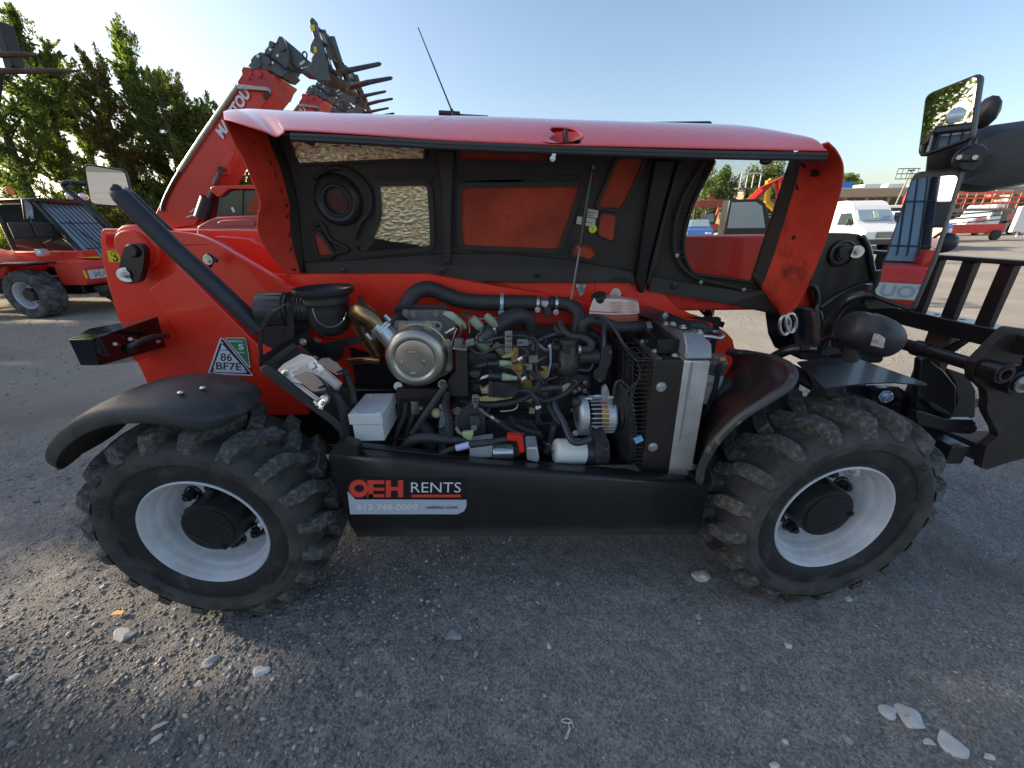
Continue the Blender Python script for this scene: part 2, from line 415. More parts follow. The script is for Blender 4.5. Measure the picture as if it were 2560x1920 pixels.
def ring_text(par, s, r, a0, h, mat):
    cu = bpy.data.curves.new('t', 'FONT'); cu.body = s; cu.extrude = .08; to = bpy.data.objects.new('t', cu); col.objects.link(to); bpy.context.view_layer.update()
    me = bpy.data.meshes.new_from_object(to.evaluated_get(bpy.context.evaluated_depsgraph_get())); ys = [q.co.y for q in me.vertices]; xs = [q.co.x for q in me.vertices]; k = h / (max(ys) - min(ys)); xm = (max(xs) + min(xs)) / 2
    v = []
    for q in me.vertices:
        a = a0 + (q.co.x - xm) * k / r; rr = r + (q.co.y - min(ys)) * k; v.append((math.sin(a) * rr, -.031 - (.0016 if q.co.z > 0 else -.001), math.cos(a) * rr))
    f = [tuple(p.vertices) for p in me.polygons]; bpy.data.objects.remove(to); bpy.data.curves.remove(cu); bpy.data.meshes.remove(me)
    o = me_obj('sidewall_lettering', v, f, mat, None, smooth=False); o.parent = par
t1_, _ = make_wheel(cL, 1, 1, 10)
t2_, _ = make_wheel(cR, 5, -1, -58)
for tt, sp in ((t1_, 0), (t2_, 0)):
    for s, a in (('SKS 332', -1.25), ('12-16.5', .5), ('SKS 332', 1.9), ('HD', -.45), ('12-16.5', -2.6)):
        ring_text(tt, s, .311, a, .020, tyre_m)
# wheels on the far side
for c in (cL, cR):
    for o in [q for q in list(T.children) if q.name.startswith(('tyre', 'rim')) and (q.matrix_world.translation - c).length < .01]:
        pass
def far_wheel(src_i, c):
    for nm in ('tyre', 'rim'):
        src = bpy.data.objects[nm if src_i == 0 else nm + '.001']
        q = src.copy(); col.objects.link(q); q.parent = T; q.matrix_parent_inverse = T.matrix_world.inverted()
        q.matrix_basis = Matrix.Translation(c) @ Matrix.Rotation(math.pi, 4, 'Z')
far_wheel(0, Vector((cL.x, 2.86, cL.z))); far_wheel(1, Vector((cR.x, 2.86, cR.z)))
ax_g = G().cyl((cL.x, 1.25, cL.z), (cL.x, 2.75, cL.z), .07, 20).cyl((cR.x, 1.3, cR.z), (cR.x, 2.75, cR.z), .07, 20)
ax_g.box((cL.x, 2.0, cL.z), (.26, .3, .26)).box((cR.x, 2.0, cR.z), (.26, .3, .26))
ax_g.cyl((cL.x + .05, 1.35, cL.z + .03), (cL.x + .05, 1.62, cL.z + .05), .1, 20, .06).cyl((cR.x - .05, 1.38, cR.z + .03), (cR.x - .05, 1.62, cR.z + .05), .1, 20, .06)
ax_g.build('axle', black_sat, T, bev=.004)

# ---- skirt -------------------------------------------------------
YS = 1.17
sk = G()
top = [W3(92, 140, YS), W3(500, 172, YS), W3(1200, 228, YS), W3(2148, 300, YS)]
bot = [W3(205, 492, YS), W3(700, 505, YS), W3(1400, 515, YS), W3(2100, 522, YS)]
btm = [W3(248, 562, YS + .022), W3(700, 560, YS + .022), W3(1400, 556, YS + .022), W3(2092, 548, YS + .022)]
rows = [[t + Vector((0, .05, .009)) for t in top], [t + Vector((0, .012, .008)) for t in top], [t + Vector((0, .003, .004)) for t in top], top, [lerp(a, b, .5) for a, b in zip(top, bot)], bot, btm, [b + Vector((0, .12, .0)) for b in btm]]
sk.grid(rows)
skirt = me_obj('side_skirt', sk.v, sk.f, skirt_m, T, ang=50)
so = skirt.modifiers.new('solid', 'SOLIDIFY'); so.thickness = .004; so.offset = 1
def dec(pts, mat, name, d=.002, parent=skirt):
    return G().prism(pl(W3, pts, YS - d - .004), (0, .0006, 0)).build(name, mat, parent, smooth=False)
dec([(838, 366), (838, 252), (245, 250), (210, 262), (192, 290), (192, 322), (236, 362)], blackink, 'sticker_top', .002)
dec([(192, 322), (236, 366), (838, 368), (838, 400), (826, 428), (790, 446), (207, 446)], gray_s, 'sticker', .0022)
def ell(cx, cy, rx, ry, n=28): return [(cx + rx * math.cos(2 * math.pi * i / n), cy - ry * math.sin(2 * math.pi * i / n)) for i in range(n)]
lg = G()
lg.holed(pl(W3, ell(254, 307, 52, 48), YS - .0075), [pl(W3, ell(256, 306, 27, 20), YS - .0075)], (0, .0006, 0))
for x0, y0, x1, y1 in ((300, 262, 392, 282), (306, 282, 332, 354), (290, 302, 392, 318), (300, 338, 392, 354), (400, 262, 428, 354), (428, 298, 466, 318), (466, 262, 495, 354)):
    lg.prism(pl(W3, [(x0, y0), (x1, y0), (x1, y1), (x0, y1)], YS - .0076 - .0001 * (x0 % 3)), (0, .0006, 0))
lg.build('logo_lettering', redlogo, skirt, smooth=False)
dec([(540, 340), (806, 340), (806, 354), (540, 354)], redlogo, 'logo_underline', .0036)
def wtxt(s, x0, y0, x1, y1, mat, bold=0.):
    text_quad(s, W3(x0, y1, YS - .0076), W3(x1, y1, YS - .0076), W3(x0, y0, YS - .0076), mat, parent=skirt, bold=bold)
wtxt('RENTS', 537, 273, 806, 328, white_s, -.004)
wtxt('613 748-0009', 243, 391, 572, 424, van_w, .025)
wtxt('oehinc.com', 620, 399, 790, 416, navy_s, .012)
for x, y in ((200, 120), (258, 127), (545, 150), (730, 163), (1250, 212)):
    G().bolt(W3(x, y, 1.2), (0, -.3, 1), .004, .003).build('bolt', black_sat, skirt)
# sill flange behind the skirt, with wiring clips
G().prism([W3(150, 72, 1.235), W3(160, 100, 1.235), W3(1750, 232, 1.235), W3(1740, 225, 1.235), W3(1060, 165, 1.235), W3(260, 78, 1.235)], (0, .03, 0)).build('sill_flange', black_sat, T, bev=.003)
slab('sill_corner', W3, [(95, 138), (100, 115), (135, 62), (165, 60), (240, 82), (255, 150)], 1.178, .05, black_sat, rnd=.2)
slab('sill_end', W3, [(2085, 270), (2150, 300), (2148, 318), (2085, 312)], 1.172, .08, black_sat)

# ---- red frame ------------------------------------------------------
YF = 1.66
frame = slab('rear_frame_plate', W4, [(345, 512), (600, 514), (800, 528), (890, 540), (960, 552), (1020, 575), (1100, 612), (1330, 745), (1580, 893), (1640, 912), (1720, 900), (1740, 1700), (1450, 1760), (1000, 1740), (730, 1700), (652, 1580), (560, 1385), (440, 1110), (372, 880), (330, 690), (322, 600), (326, 530)], YF, .035, red,
             holes=[[(365, 575), (385, 555), (420, 555), (437, 590), (430, 625), (410, 640), (365, 638)]], bev=.004)
G().prism(pl(W4, [(640, 915), (826, 788), (832, 742), (1380, 1290), (1480, 1420), (1720, 1640), (1720, 1760), (1330, 1760), (990, 1490), (860, 1270)], YF - .055), (0, .055, 0)).build('frame_web', red, T, bev=.008, seg=3)
# pivot boss and link plate
pc = W4(580, 640, YF)
G().lathe([(.085, 0), (.085, -.016), (.078, -.024), (.066, -.026), (.066, -.04), (.060, -.046), (.0, -.046)], pc + Vector((.01, 0, .0)), (0, 1, 0), 40).build('pivot_boss', red, T)
capsule = rounded(pl(W4, [(492, 612), (585, 612), (618, 660), (612, 760), (585, 860), (545, 885), (490, 880), (446, 845), (446, 780), (465, 690)], YF - .075), .45)
lk = G().prism(capsule, (0, .028, 0)).build('pin_retainer', black_sat, T, bev=.004)
G().lathe([(.022, 0), (.024, -.008), (.02, -.014), (0, -.014)], W4(545, 662, YF - .075), (0, 1, 0), 24).build('pin_end', black_sat, lk)
G().cyl(W4(497, 822, YF - .074), W4(497, 822, YF - .08), rr_(W4, 497, 822, YF, 46), 28).bolt(W4(493, 818, YF - .08), (0, -1, 0), .013, .012).build('bolt', steel, lk, bev=.001)
st = G().prism(pl(W4, [(366, 660), (443, 660), (463, 738), (383, 735)], YF - .002), (0, .001, 0)).build('hook_sticker', yellow_s, frame, smooth=False)
hk = [(W4(422 + 14 * math.cos(a), 715 + 14 * math.sin(a), YF - .004)) for a in np.linspace(-1.2, 3.0, 10)]
G().tube([W4(418, 690, YF - .004), W4(418, 700, YF - .004)] + hk, .0022, n=6).tube([W4(409 + 16 * math.cos(a), 680 + 15 * math.sin(a), YF - .004) for a in np.linspace(0, 6.28, 20)], .0009, n=5).build('hook_symbol', blackink, frame)
# number stickers (fictional-free registration marks copied as they are)
yst = YF - .062
def S4(pts, mat, name, d): return G().prism(pl(W4, pts, yst - d), (0, .0006, 0)).build(name, mat, frame, smooth=False)
S4([(1155, 1243), (1285, 1243), (1300, 1258), (1328, 1440), (1318, 1444)], white_s, 'green_sticker_edge', .0)
S4([(1163, 1247), (1283, 1247), (1296, 1260), (1321, 1435)], green_s, 'green_sticker', .0008)
S4([(1132, 1243), (1146, 1248), (1346, 1492), (1340, 1498), (1046, 1484), (1044, 1474), (1122, 1250)], white_s, 'white_sticker', .0012)
S4([(1133, 1250), (1143, 1254), (1334, 1488), (1056, 1475)], navy_s, 'navy_sticker_field', .0018)
S4([(1138, 1285), (1290, 1450), (1290, 1478), (1090, 1472), (1080, 1440)], white_s, 'white_sticker_field', .0024)
def t4(s, a, b, c, mat, bold=0., d=.003): text_quad(s, W4(*a, yst - d), W4(*b, yst - d), W4(*c, yst - d), mat, parent=frame, bold=bold)
t4('86', (1127, 1398), (1204, 1400), (1127, 1345), blackink, .01)
t4('BF7E', (1098, 1455), (1266, 1462), (1098, 1406), blackink, .01)
t4('RATING', (1128, 1330), (1178, 1331), (1128, 1320), navy_s, .02)
t4('5', (1246, 1322), (1284, 1323), (1244, 1284), white_s, .03)
t4('EMISSIONS', (1186, 1272), (1276, 1273), (1184, 1259), white_s, .02)
t4('EUROPE', (1245, 1346), (1290, 1347), (1243, 1336), white_s, .02)
for x, y in ((1137, 1275), (1085, 1466), (1296, 1467)):
    G().cyl(W4(x, y, yst - .0028), W4(x, y, yst - .0034), .0055, 20).build('sticker_dot', gray_s, frame)
# inner bay wall: red centre frame behind the engine, then nose of the frame
def PX(pts, Y): return [P(u, v, Y) for u, v in pts]
YB = 1.80
G().prism(PX([(800, 690), (1500, 690), (1640, 705), (1690, 768), (1740, 790), (1785, 812), (1815, 830), (1833, 850), (1838, 878), (1830, 930), (1700, 1000), (1200, 1000), (800, 1000)], YB), (0, .03, 0)).build('centre_frame_plate', red, T, bev=.004)
for u in (993, 1013, 1487):
    G().tube(PX([(u, 700), (u + 1, 780)], YB - .001), .0012, n=5).build('panel_seam', blackink, T)
G().bb((-.75, 1.5, .42), (1.0, 1.79, .46)).bb((-.75, 1.76, .42), (.95, 1.795, 1.02)).build('engine_bay_floor', cavity_dark, T)
G().bb((-1.3, 1.70, .42), (1.35, 1.79, .72)).build('chassis_rail', black_sat, T, bev=.01)
G().bb((-1.3, 2.2, .42), (1.35, 2.29, .72)).build('chassis_rail', black_sat, T, bev=.01)
# small hinge brackets under the hood
for (x0, y0) in ((975, 695), (1438, 708)):
    hb = G().prism(PX([(x0, y0), (x0 + 30, y0 + 2), (x0 + 20, y0 + 30), (x0 + 14, y0 + 34), (x0 + 8, y0 + 30)], YB - .015), (0, .006, 0)).build('hood_hinge', steel_gray, T, bev=.001)
    for du, dv in ((6, 7), (23, 8), (15, 27)): G().bolt(P(x0 + du, y0 + dv, YB - .016), (0, -1, 0), .0045, .003).build('bolt', steel, hb)
# boom of this machine
zt = P(1800, 590, 1.9).z
boom = G().bb((-1.15, 1.90, zt - .34), (1.45, 2.14, zt)).build('boom', red, T, bev=.012, seg=3)
G().prism([(-1.2, 1.72, zt - .12), (-1.2, 1.72, zt - .3), (-.2, 1.72, zt - .62), (.9, 1.72, zt - .62), (.9, 1.72, zt - .36), (-.35, 1.72, zt - .13)], (0, .05, 0)).build('frame_stiffener', red, T, bev=.006)
# red covers rising behind the rear frame plate
G().prism([P(u, v, 1.88) for u, v in ((487, 573), (660, 577), (760, 650), (760, 720), (600, 620), (560, 604), (520, 600))], (0, .3, 0)).build('boom_cover', red, T, bev=.006)
G().prism([P(u, v, 1.80) for u, v in ((535, 590), (620, 597), (700, 640), (790, 700), (790, 760), (700, 700))], (0, .1, 0)).build('boom_cover', red, T, bev=.004)
# boom head (black) on the right with pins
YH = 1.86
bh = slab('boom_head', W2, [(470, 80), (560, 58), (700, 58), (770, 66), (812, 95), (836, 150), (880, 370), (900, 520), (930, 900), (560, 900), (500, 640), (490, 540), (460, 400)], YH, .30, black_sat, bev=.012, seg=3, rnd=.12)
G().tube([W2(790, 80, YH - .006), W2(828, 150, YH - .006), W2(850, 260, YH - .006), W2(878, 390, YH - .006)], .012, n=10).build('boom_head_rib', black_sat, T)
G().tube([W2(520, 540, YH - .004), W2(640, 455, YH - .004), W2(760, 400, YH - .004), W2(868, 375, YH - .004)], .008, n=8).build('boom_head_rib', black_sat, T)
G().lathe([(.058, 0), (.058, -.012), (.050, -.014), (.046, -.008), (.035, -.008), (.033, -.02), (0, -.02)], W2(655, 190, YH), (0, 1, 0), 36).build('boom_head_pin', black_sat, T)
G().prism(rounded(pl(W2, [(640, 150), (770, 145), (790, 190), (760, 215), (650, 240)], YH - .026), .4), (0, .01, 0)).build('pin_lock_plate', black_sat, T, bev=.002)
G().cyl(W2(757, 180, YH - .03), W2(757, 180, YH - .036), .026, 26).bolt(W2(757, 180, YH - .036), (0, -1, 0), .013, .01).build('bolt', steel, T)

# long black stack pipe leaning over the frame
sp = hose('exhaust_stack', W4, [(428, 240, 1.47), (470, 300, 1.475), (760, 590, 1.49), (1060, 870, 1.50), (1400, 1190, 1.52)], [20, 58, 60, 58, 56], M('stack_coating', (.03, .034, .042), .5, var=.15, dust=.5, dscale=30, dthr=.67, dcol=(.5, .5, .5), bump=.1), T, n=24)
G().ball(W4(432, 248, 1.47), rr_(W4, 430, 250, 1.47, 32), 14).build('stack_tip', MATS['stack_coating'], T)
slab('stack_bracket', W4, [(990, 710), (1040, 672), (1108, 722), (1095, 742), (1075, 735), (1055, 780)], 1.60, .012, black_sat)
G().bolt(W4(1043, 720, 1.598), (0, -1, 0), .013, .008).build('bolt', steel, T)

# tail box sticking out at the rear
e = E6
A = e(150, 510, 1.28); B = e(590, 505, 1.28); D = e(375, 985, 1.30); Cc = e(740, 985, 1.30)
E_ = e(1805, 80, 1.62); F_ = e(1955, 640, 1.62); G1 = e(525, 308, 1.42); H1 = e(950, 300, 1.42)
tb = hull('tail_lamp_box', [A, B, Cc, D, E_, F_, G1, H1, e(1140, 935, 1.42), P(320, 845, 1.62), P(345, 905, 1.62)], M('tail_box_gloss', (.010, .010, .011), .09, coat=.5, bump=.0), T, bev=.003)
G().tube([e(1290, 650, 1.36), e(1450, 560, 1.38), e(1700, 460, 1.46), e(1990, 440, 1.58)], .009, n=10).build('cable_boot', rubber, tb)
G().lathe([(.022, 0), (.022, -.02), (.012, -.024), (0, -.024)], e(1320, 640, 1.44), (0, 1, 0), 20).build('cable_gland', black, tb)
for p, q in (((1010, 590, 1.36), (1120, 600, 1.40)), ((1290, 500, 1.38), (1400, 515, 1.42)), ((1800, 545, 1.50), (1850, 535, 1.52))):
    G().cyl(e(*p), e(*q), .004, 10).cyl(e(*p), e(p[0] + 8, p[1], p[2] - .001), .007, 6).build('bolt', steel, tb)

# ---- rear fender ----------------------------------------------------
fg = G(); rows = []
N = 30
for i in range(N + 1):
    t = i / N; a = lerp(R(63), R(148), t)
    rad = .50 + .022 * math.sin(t * math.pi) + .012 * t
    wv = .98 * (1 - abs(2 * t - 1) ** 7) ** .6 + .02
    yc = 1.225; hw = .165 * wv
    row = []
    for j, (s, dr) in enumerate(((-1.0, -.05), (-.985, -.02), (-.95, -.004), (-.8, .004), (-.5, .012), (0, .016), (.5, .012), (.85, 0), (1, -.02))):
        r_ = rad + dr * min(1, wv * 1.2)
        row.append(Vector((cL.x + math.cos(a) * r_, yc + s * hw, cL.z + math.sin(a) * r_)))
    rows.append(row)
fg.grid(rows)
fen = me_obj('rear_fender', fg.v, fg.f, fender_m, T, ang=80)
so = fen.modifiers.new('solid', 'SOLIDIFY'); so.thickness = .006; so.offset = 0
ss = fen.modifiers.new('sub', 'SUBSURF'); ss.levels = 1; ss.render_levels = 1
for a, y in ((R(80), 1.2), (R(83.5), 1.15)):
    rb = .539; G().ball((cL.x + math.cos(a) * rb, y, cL.z + math.sin(a) * rb), .010, 12, (1, 1, .55)).build('bolt', steel, fen)

# ---- front fender ---------------------------------------------------
lip_px = [(1748, 1205, 1.19), (1756, 1165, 1.17), (1790, 1105, 1.15), (1850, 1045, 1.14), (1920, 1000, 1.14), (1968, 968, 1.15), (1984, 940, 1.2), (1972, 915, 1.28), (1930, 896, 1.40), (1870, 884, 1.5), (1826, 880, 1.58)]
lipv = [P(*q) for q in lip_px]
back_px = [(1738, 1200, 1.44), (1740, 1150, 1.44), (1745, 1090, 1.44), (1770, 1020, 1.45), (1800, 965, 1.46), (1820, 930, 1.48), (1830, 915, 1.5), (1832, 905, 1.52), (1832, 898, 1.55), (1828, 890, 1.58), (1815, 884, 1.6)]
backv = [P(*q) for q in back_px]
fr = []
def spl(pts, k=4):
    q = []
    for i in range(len(pts) - 1):
        p0, p1, p2, p3 = pts[max(i - 1, 0)], pts[i], pts[i + 1], pts[min(i + 2, len(pts) - 1)]
        for j in range(k):
            t = j / k; q.append(.5 * ((2 * p1) + (-p0 + p2) * t + (2 * p0 - 5 * p1 + 4 * p2 - p3) * t * t + (-p0 + 3 * p1 - 3 * p2 + p3) * t ** 3))
    q.append(pts[-1]); return q
LL = spl(lipv); BB = spl(backv)
ffg = G().grid([[lerp(a, b, t) + Vector((0, 0, .02 * math.sin(t * math.pi))) for t in (0, .12, .3, .5, .75, 1)] for a, b in zip(LL, BB)])
ff = me_obj('front_fender', ffg.v, ffg.f, maroon, T, ang=70)
so = ff.modifiers.new('solid', 'SOLIDIFY'); so.thickness = .004
G().tube(lipv, .014, n=10, sm=6).build('fender_edge_strip', M('edge_rubber', (.05, .052, .055), .5, var=.2, dust=.9, dscale=18, dthr=.56, dcol=(.3, .3, .29)), ff)
hose('wheel_arch_brace', Z7, [(950, 700, 1.42), (930, 850, 1.42), (880, 1000, 1.43), (830, 1100, 1.45)], 13, rubber, T)

# ================================================================== HOOD
HN = Vector((0, .56, .08)).normalized()
def hp(u, v, off=0.): return Ppl(u, v, Vector((0, 1.80, 1.19)) - HN * off, HN)
def h2(x, y, off=0.): return hp(500 + x * .4069, 220 + y * .4069, off)
def h3(x, y, off=0.): return hp(1300 + x * .4069, 260 + y * .4069, off)
def hslab(name, pts, off, t, mat, parent, bev=.003, holes=(), rnd=0, f=h2, **k):
    o = [f(x, y, off) if not callable(x) else x for x, y in pts] if not isinstance(pts[0], Vector) else pts
    if rnd: o = rounded(o, rnd)
    return G().holed(o, list(holes), HN * t).build(name, mat, parent, bev=bev, **k)
base_out = [h2(350, 250), h2(3600, 320)] + [h3(1720, 340), h3(1480, 1110), h3(1640, 1130), h3(1600, 1300), h3(1250, 1225), h3(780, 1150), h3(0, 1100)] + [h2(1500, 1190), h2(640, 1182), h2(560, 830), h2(440, 560)]
mesh_hole = [h3(1195, 330), h3(1662, 335), h3(1415, 1085), h3(1250, 1062), h3(1090, 1040), h3(1045, 1000), h3(1025, 960), h3(1012, 880), h3(1015, 800), h3(1032, 720), h3(1055, 640), h3(1110, 520), h3(1150, 430)]
hood = G().holed(base_out, [mesh_hole], HN * .006).build('hood', liner_m, T, bev=.001)
G().holed([p - HN * -.012 for p in base_out], [mesh_hole], HN * .004).build('hood_top_panel', red_hood, hood, bev=.001)
# foil and red insulation patches, a little proud of the liner; frames prouder still
fm = bpy.data.materials.new('crinkled_foil'); fm.use_nodes = True; n_ = fm.node_tree.nodes; l_ = fm.node_tree.links
b_ = n_['Principled BSDF']; b_.inputs['Metallic'].default_value = .85; b_.inputs['Roughness'].default_value = .34; b_.inputs['Base Color'].default_value = (.78, .66, .42, 1)
tc_ = n_.new('ShaderNodeTexCoord'); mp_ = n_.new('ShaderNodeMapping'); mp_.inputs['Scale'].default_value = (24, 24, 90); mp_.inputs['Rotation'].default_value = (0, .12, 0)
l_.new(tc_.outputs['Object'], mp_.inputs[0])
ns_ = n_.new('ShaderNodeTexNoise'); ns_.noise_type = 'RIDGED_MULTIFRACTAL'; ns_.inputs['Scale'].default_value = 1.1; ns_.inputs['Detail'].default_value = 6; l_.new(mp_.outputs[0], ns_.inputs['Vector'])
vo_ = n_.new('ShaderNodeTexVoronoi'); vo_.feature = 'DISTANCE_TO_EDGE'; vo_.inputs['Scale'].default_value = 38; l_.new(tc_.outputs['Object'], vo_.inputs['Vector'])
mx_ = n_.new('ShaderNodeMath'); mx_.operation = 'ADD'; l_.new(ns_.outputs[0], mx_.inputs[0])
mm_ = n_.new('ShaderNodeMath'); mm_.operation = 'MULTIPLY'; mm_.inputs[1].default_value = 1.2; l_.new(vo_.outputs[0], mm_.inputs[0]); l_.new(mm_.outputs[0], mx_.inputs[1])
bp_ = n_.new('ShaderNodeBump'); bp_.inputs['Strength'].default_value = .6; bp_.inputs['Distance'].default_value = .006; l_.new(mx_.outputs[0], bp_.inputs['Height']); l_.new(bp_.outputs[0], b_.inputs['Normal'])
foil_m = fm
def patch(name, pts, mat, f=h2, fw=.016, rnd=.25, fr=.012, frame_mat=liner_m):
    o = rounded([f(x, y, .003) for x, y in pts], rnd)
    p = G().prism(o, -HN * .0015).build(name, mat, hood, smooth=False)
    c = sum(o, Vector()) / len(o)
    # raised frame round the patch
    m = len(o); outer = []
    for i in range(m):
        t = (o[(i + 1) % m] - o[i - 1]).normalized(); nn = t.cross(HN).normalized()
        if nn.dot(o[i] - c) < 0: nn = -nn
        outer.append(o[i] + nn * fw)
    G().holed(outer, [o], -HN * fr).build('liner_frame', frame_mat, hood, bev=.003, seg=2)
    return p
patch('foil_panel', [(555, 325), (760, 335), (1000, 352), (1378, 372), (1375, 432), (1100, 438), (608, 460)], foil_m, rnd=.1, fw=.01)
patch('foil_panel', [(1105, 605), (1398, 598), (1410, 780), (1418, 970), (1000, 1006), (985, 985), (1070, 910), (1105, 840), (1118, 760), (1112, 660)], foil_m, rnd=.18, fw=.02)
patch('insulation_panel', [(1605, 612), (2000, 608), (2330, 605), (2300, 700), (2197, 988), (1900, 975), (1612, 965)], red_dull, rnd=.12, fw=.018)
patch('insulation_panel', [(1590, 385), (2140, 410), (2130, 448), (1595, 440)], red_dull, rnd=.2, fw=.012)
patch('insulation_panel', [(600, 335), (757, 340), (700, 480), (615, 642), (480, 628), (500, 575)], red_dull, h3, rnd=.2, fw=.014)
patch('insulation_panel', [(498, 672), (588, 684), (572, 842), (478, 802)], red_dull, h3, rnd=.2, fw=.006, fr=.004)
patch('insulation_panel', [(345, 850), (440, 880), (468, 925), (430, 950), (315, 922)], red_dull, h3, rnd=.2, fw=.012)
patch('insulation_panel', [(703, 893), (740, 900), (822, 1018), (735, 1028)], M('red_small_window', (.40, .05, .03), .6, var=.2), rnd=.15, fw=.014)
# deep black slots above the big panels
hslab('liner_slot', [(1085, 540), (1425, 530), (1430, 575), (1085, 590)], .008, .002, blackink, hood, rnd=.3)
hslab('liner_slot', [(1590, 530), (2330, 540), (2330, 585), (1590, 572)], .008, .002, blackink, hood, rnd=.2)
# ribs and ledges
hslab('liner_rib', [(1450, 380), (1560, 380), (1548, 700), (1545, 1085), (1500, 1085), (1490, 700)], .030, .024, liner_m, hood, bev=.006)
hslab('liner_rib', [(835, 340), (960, 345), (880, 640), (800, 960), (762, 1160), (735, 1165), (712, 1080), (770, 700)], .045, .040, M('liner_deep_black', (.007, .007, .0075), .5), hood, f=h3, bev=.006)
hslab('liner_rib', [(975, 345), (1005, 345), (905, 700), (850, 960), (800, 1110), (775, 1110), (850, 800)], .03, .024, liner_m, hood, f=h3, bev=.006)
lowl = [h2(645, 1070, .02), h2(900, 1062, .02), h2(1200, 1040, .02), h2(1500, 1020, .02), h2(1900, 1022, .02), h2(2212, 1050, .02), h3(500, 995, .02), h3(700, 1030, .02), h3(720, 1100, .03), h3(0, 1100, .03), h2(1500, 1190, .03), h2(1000, 1175, .03), h2(655, 1182, .03)]
G().prism(lowl, HN * .018).build('liner_ledge', liner_m, hood, bev=.006)
lowr = [h3(805, 1058, .02), h3(1060, 1100, .02), h3(1400, 1150, .02), h3(1636, 1130, .05), h3(1600, 1300, .05), h3(1250, 1228, .03), h3(780, 1150, .03)]
G().prism(lowr, HN * .018).build('liner_ledge', liner_m, hood, bev=.008)
G().tube([h3(560, 1085, .045), h3(620, 1068, .045), h3(660, 1080, .045), h3(690, 1110, .045)], .004, n=6).build('liner_bead', liner_m, hood)
for x, y, f in ((875, 1125, h2), (1487, 1120, h2), (2073, 1145, h2), (107, 1045, h3), (952, 1118, h3)):
    q = f(x, y, .032); G().lathe([(.015, 0), (.0145, -.002), (.01, -.004), (0, -.004)], q, HN, 20).build('plug', M('plug_gray', (.03, .033, .04), .35), hood)
# intake cone
cc = h2(850, 690, .0)
G().lathe([(.098, 0), (.094, -.012), (.086, -.024), (.074, -.030), (.066, -.028), (.058, -.020), (.052, -.020), (.050, -.012)], cc, HN, 48).build('intake_cone', black, hood)
G().lathe([(.05, -.003), (.05, -.014)], cc, HN, 32).build('intake_ring', MATS['plug_gray'], hood)
gr = G()
for k in range(8):
    z = -.036 + k * .0103; w_ = math.sqrt(max(0, .045 ** 2 - z * z))
    gr.box(cc + Vector((0, 0, z)) - HN * .006, (2 * w_, .004, .0045), Matrix.Rotation(.5, 3, 'Y'))
gr.build('intake_grille', M('red_grille', (.16, .02, .015), .5), hood)
# arc ridge joining cone to foil panel, small triangle details
G().tube([h2(700, 560, .01), h2(760, 510, .014), h2(860, 490, .016), h2(970, 540, .016), h2(1045, 650, .016), h2(1040, 760, .016), h2(985, 830, .016), h2(950, 930, .012)], .008, n=8).build('liner_bead', liner_m, hood)
G().tube([h2(700, 850, .01), h2(745, 835, .012), h2(800, 930, .012), h2(905, 990, .012), h2(830, 1020, .012), h2(790, 1050, .012)], .007, n=8).build('liner_bead', liner_m, hood)
# ribs round the mesh opening
mo = [h3(1140, 350, .02), h3(1060, 470, .02), h3(1005, 580, .02), h3(965, 700, .02), h3(948, 800, .02), h3(952, 900, .02), h3(985, 985, .02), h3(1050, 1050, .02), h3(1140, 1085, .02), h3(1300, 1120, .02), h3(1430, 1150, .02)]
G().tube(mo, .009, n=10).build('opening_rib', liner_m, hood)
mo2 = [h3(1195, 345, .012), h3(1130, 480, .012), h3(1070, 600, .012), h3(1028, 720, .012), h3(1008, 840, .012), h3(1010, 920, .012), h3(1032, 985, .012), h3(1085, 1045, .012), h3(1250, 1068, .012), h3(1430, 1095, .012)]
G().tube(mo2, .007, n=10).build('opening_rib', liner_m, hood)
for a, b in (((940, 662), (1028, 655)), ((945, 690), (1022, 688)), ((935, 915), (1000, 908)), ((955, 945), (1010, 940))):
    G().tube([h3(*a, .018), h3(*b, .018)], .005, n=6, sm=1).build('opening_rib', liner_m, hood)
for x, y in ((1112, 1095), (1375, 1140), (965, 930)):
    G().bolt(h3(x, y, .03), -HN, .006, .004).build('bolt', steel, hood)
# mesh screen: woven wire with real gaps drawn by a fine periodic mask
ms = bpy.data.materials.new('woven_mesh'); ms.use_nodes = True; n_ = ms.node_tree.nodes; l_ = ms.node_tree.links
pb = n_['Principled BSDF']; pb.inputs['Base Color'].default_value = (.03, .028, .028, 1); pb.inputs['Roughness'].default_value = .5
tc_ = n_.new('ShaderNodeTexCoord'); sp_ = n_.new('ShaderNodeSeparateXYZ'); l_.new(tc_.outputs['Object'], sp_.inputs[0])
def sw(sock, add):
    a = n_.new('ShaderNodeMath'); a.operation = 'ADD'; l_.new(sp_.outputs[0], a.inputs[0])
    s2 = n_.new('ShaderNodeMath'); s2.operation = 'MULTIPLY'; s2.inputs[1].default_value = add; l_.new(sp_.outputs[2], s2.inputs[0]); l_.new(s2.outputs[0], a.inputs[1])
    m1 = n_.new('ShaderNodeMath'); m1.operation = 'MULTIPLY'; m1.inputs[1].default_value = 2 * math.pi / .0042; l_.new(a.outputs[0], m1.inputs[0])
    c1 = n_.new('ShaderNodeMath'); c1.operation = 'COSINE'; l_.new(m1.outputs[0], c1.inputs[0])
    g1 = n_.new('ShaderNodeMath'); g1.operation = 'GREATER_THAN'; g1.inputs[1].default_value = .86; l_.new(c1.outputs[0], g1.inputs[0]); return g1
ga, gb = sw(None, .58), sw(None, -.58)
mxm = n_.new('ShaderNodeMath'); mxm.operation = 'MAXIMUM'; l_.new(ga.outputs[0], mxm.inputs[0]); l_.new(gb.outputs[0], mxm.inputs[1])
l_.new(mxm.outputs[0], pb.inputs['Alpha'])
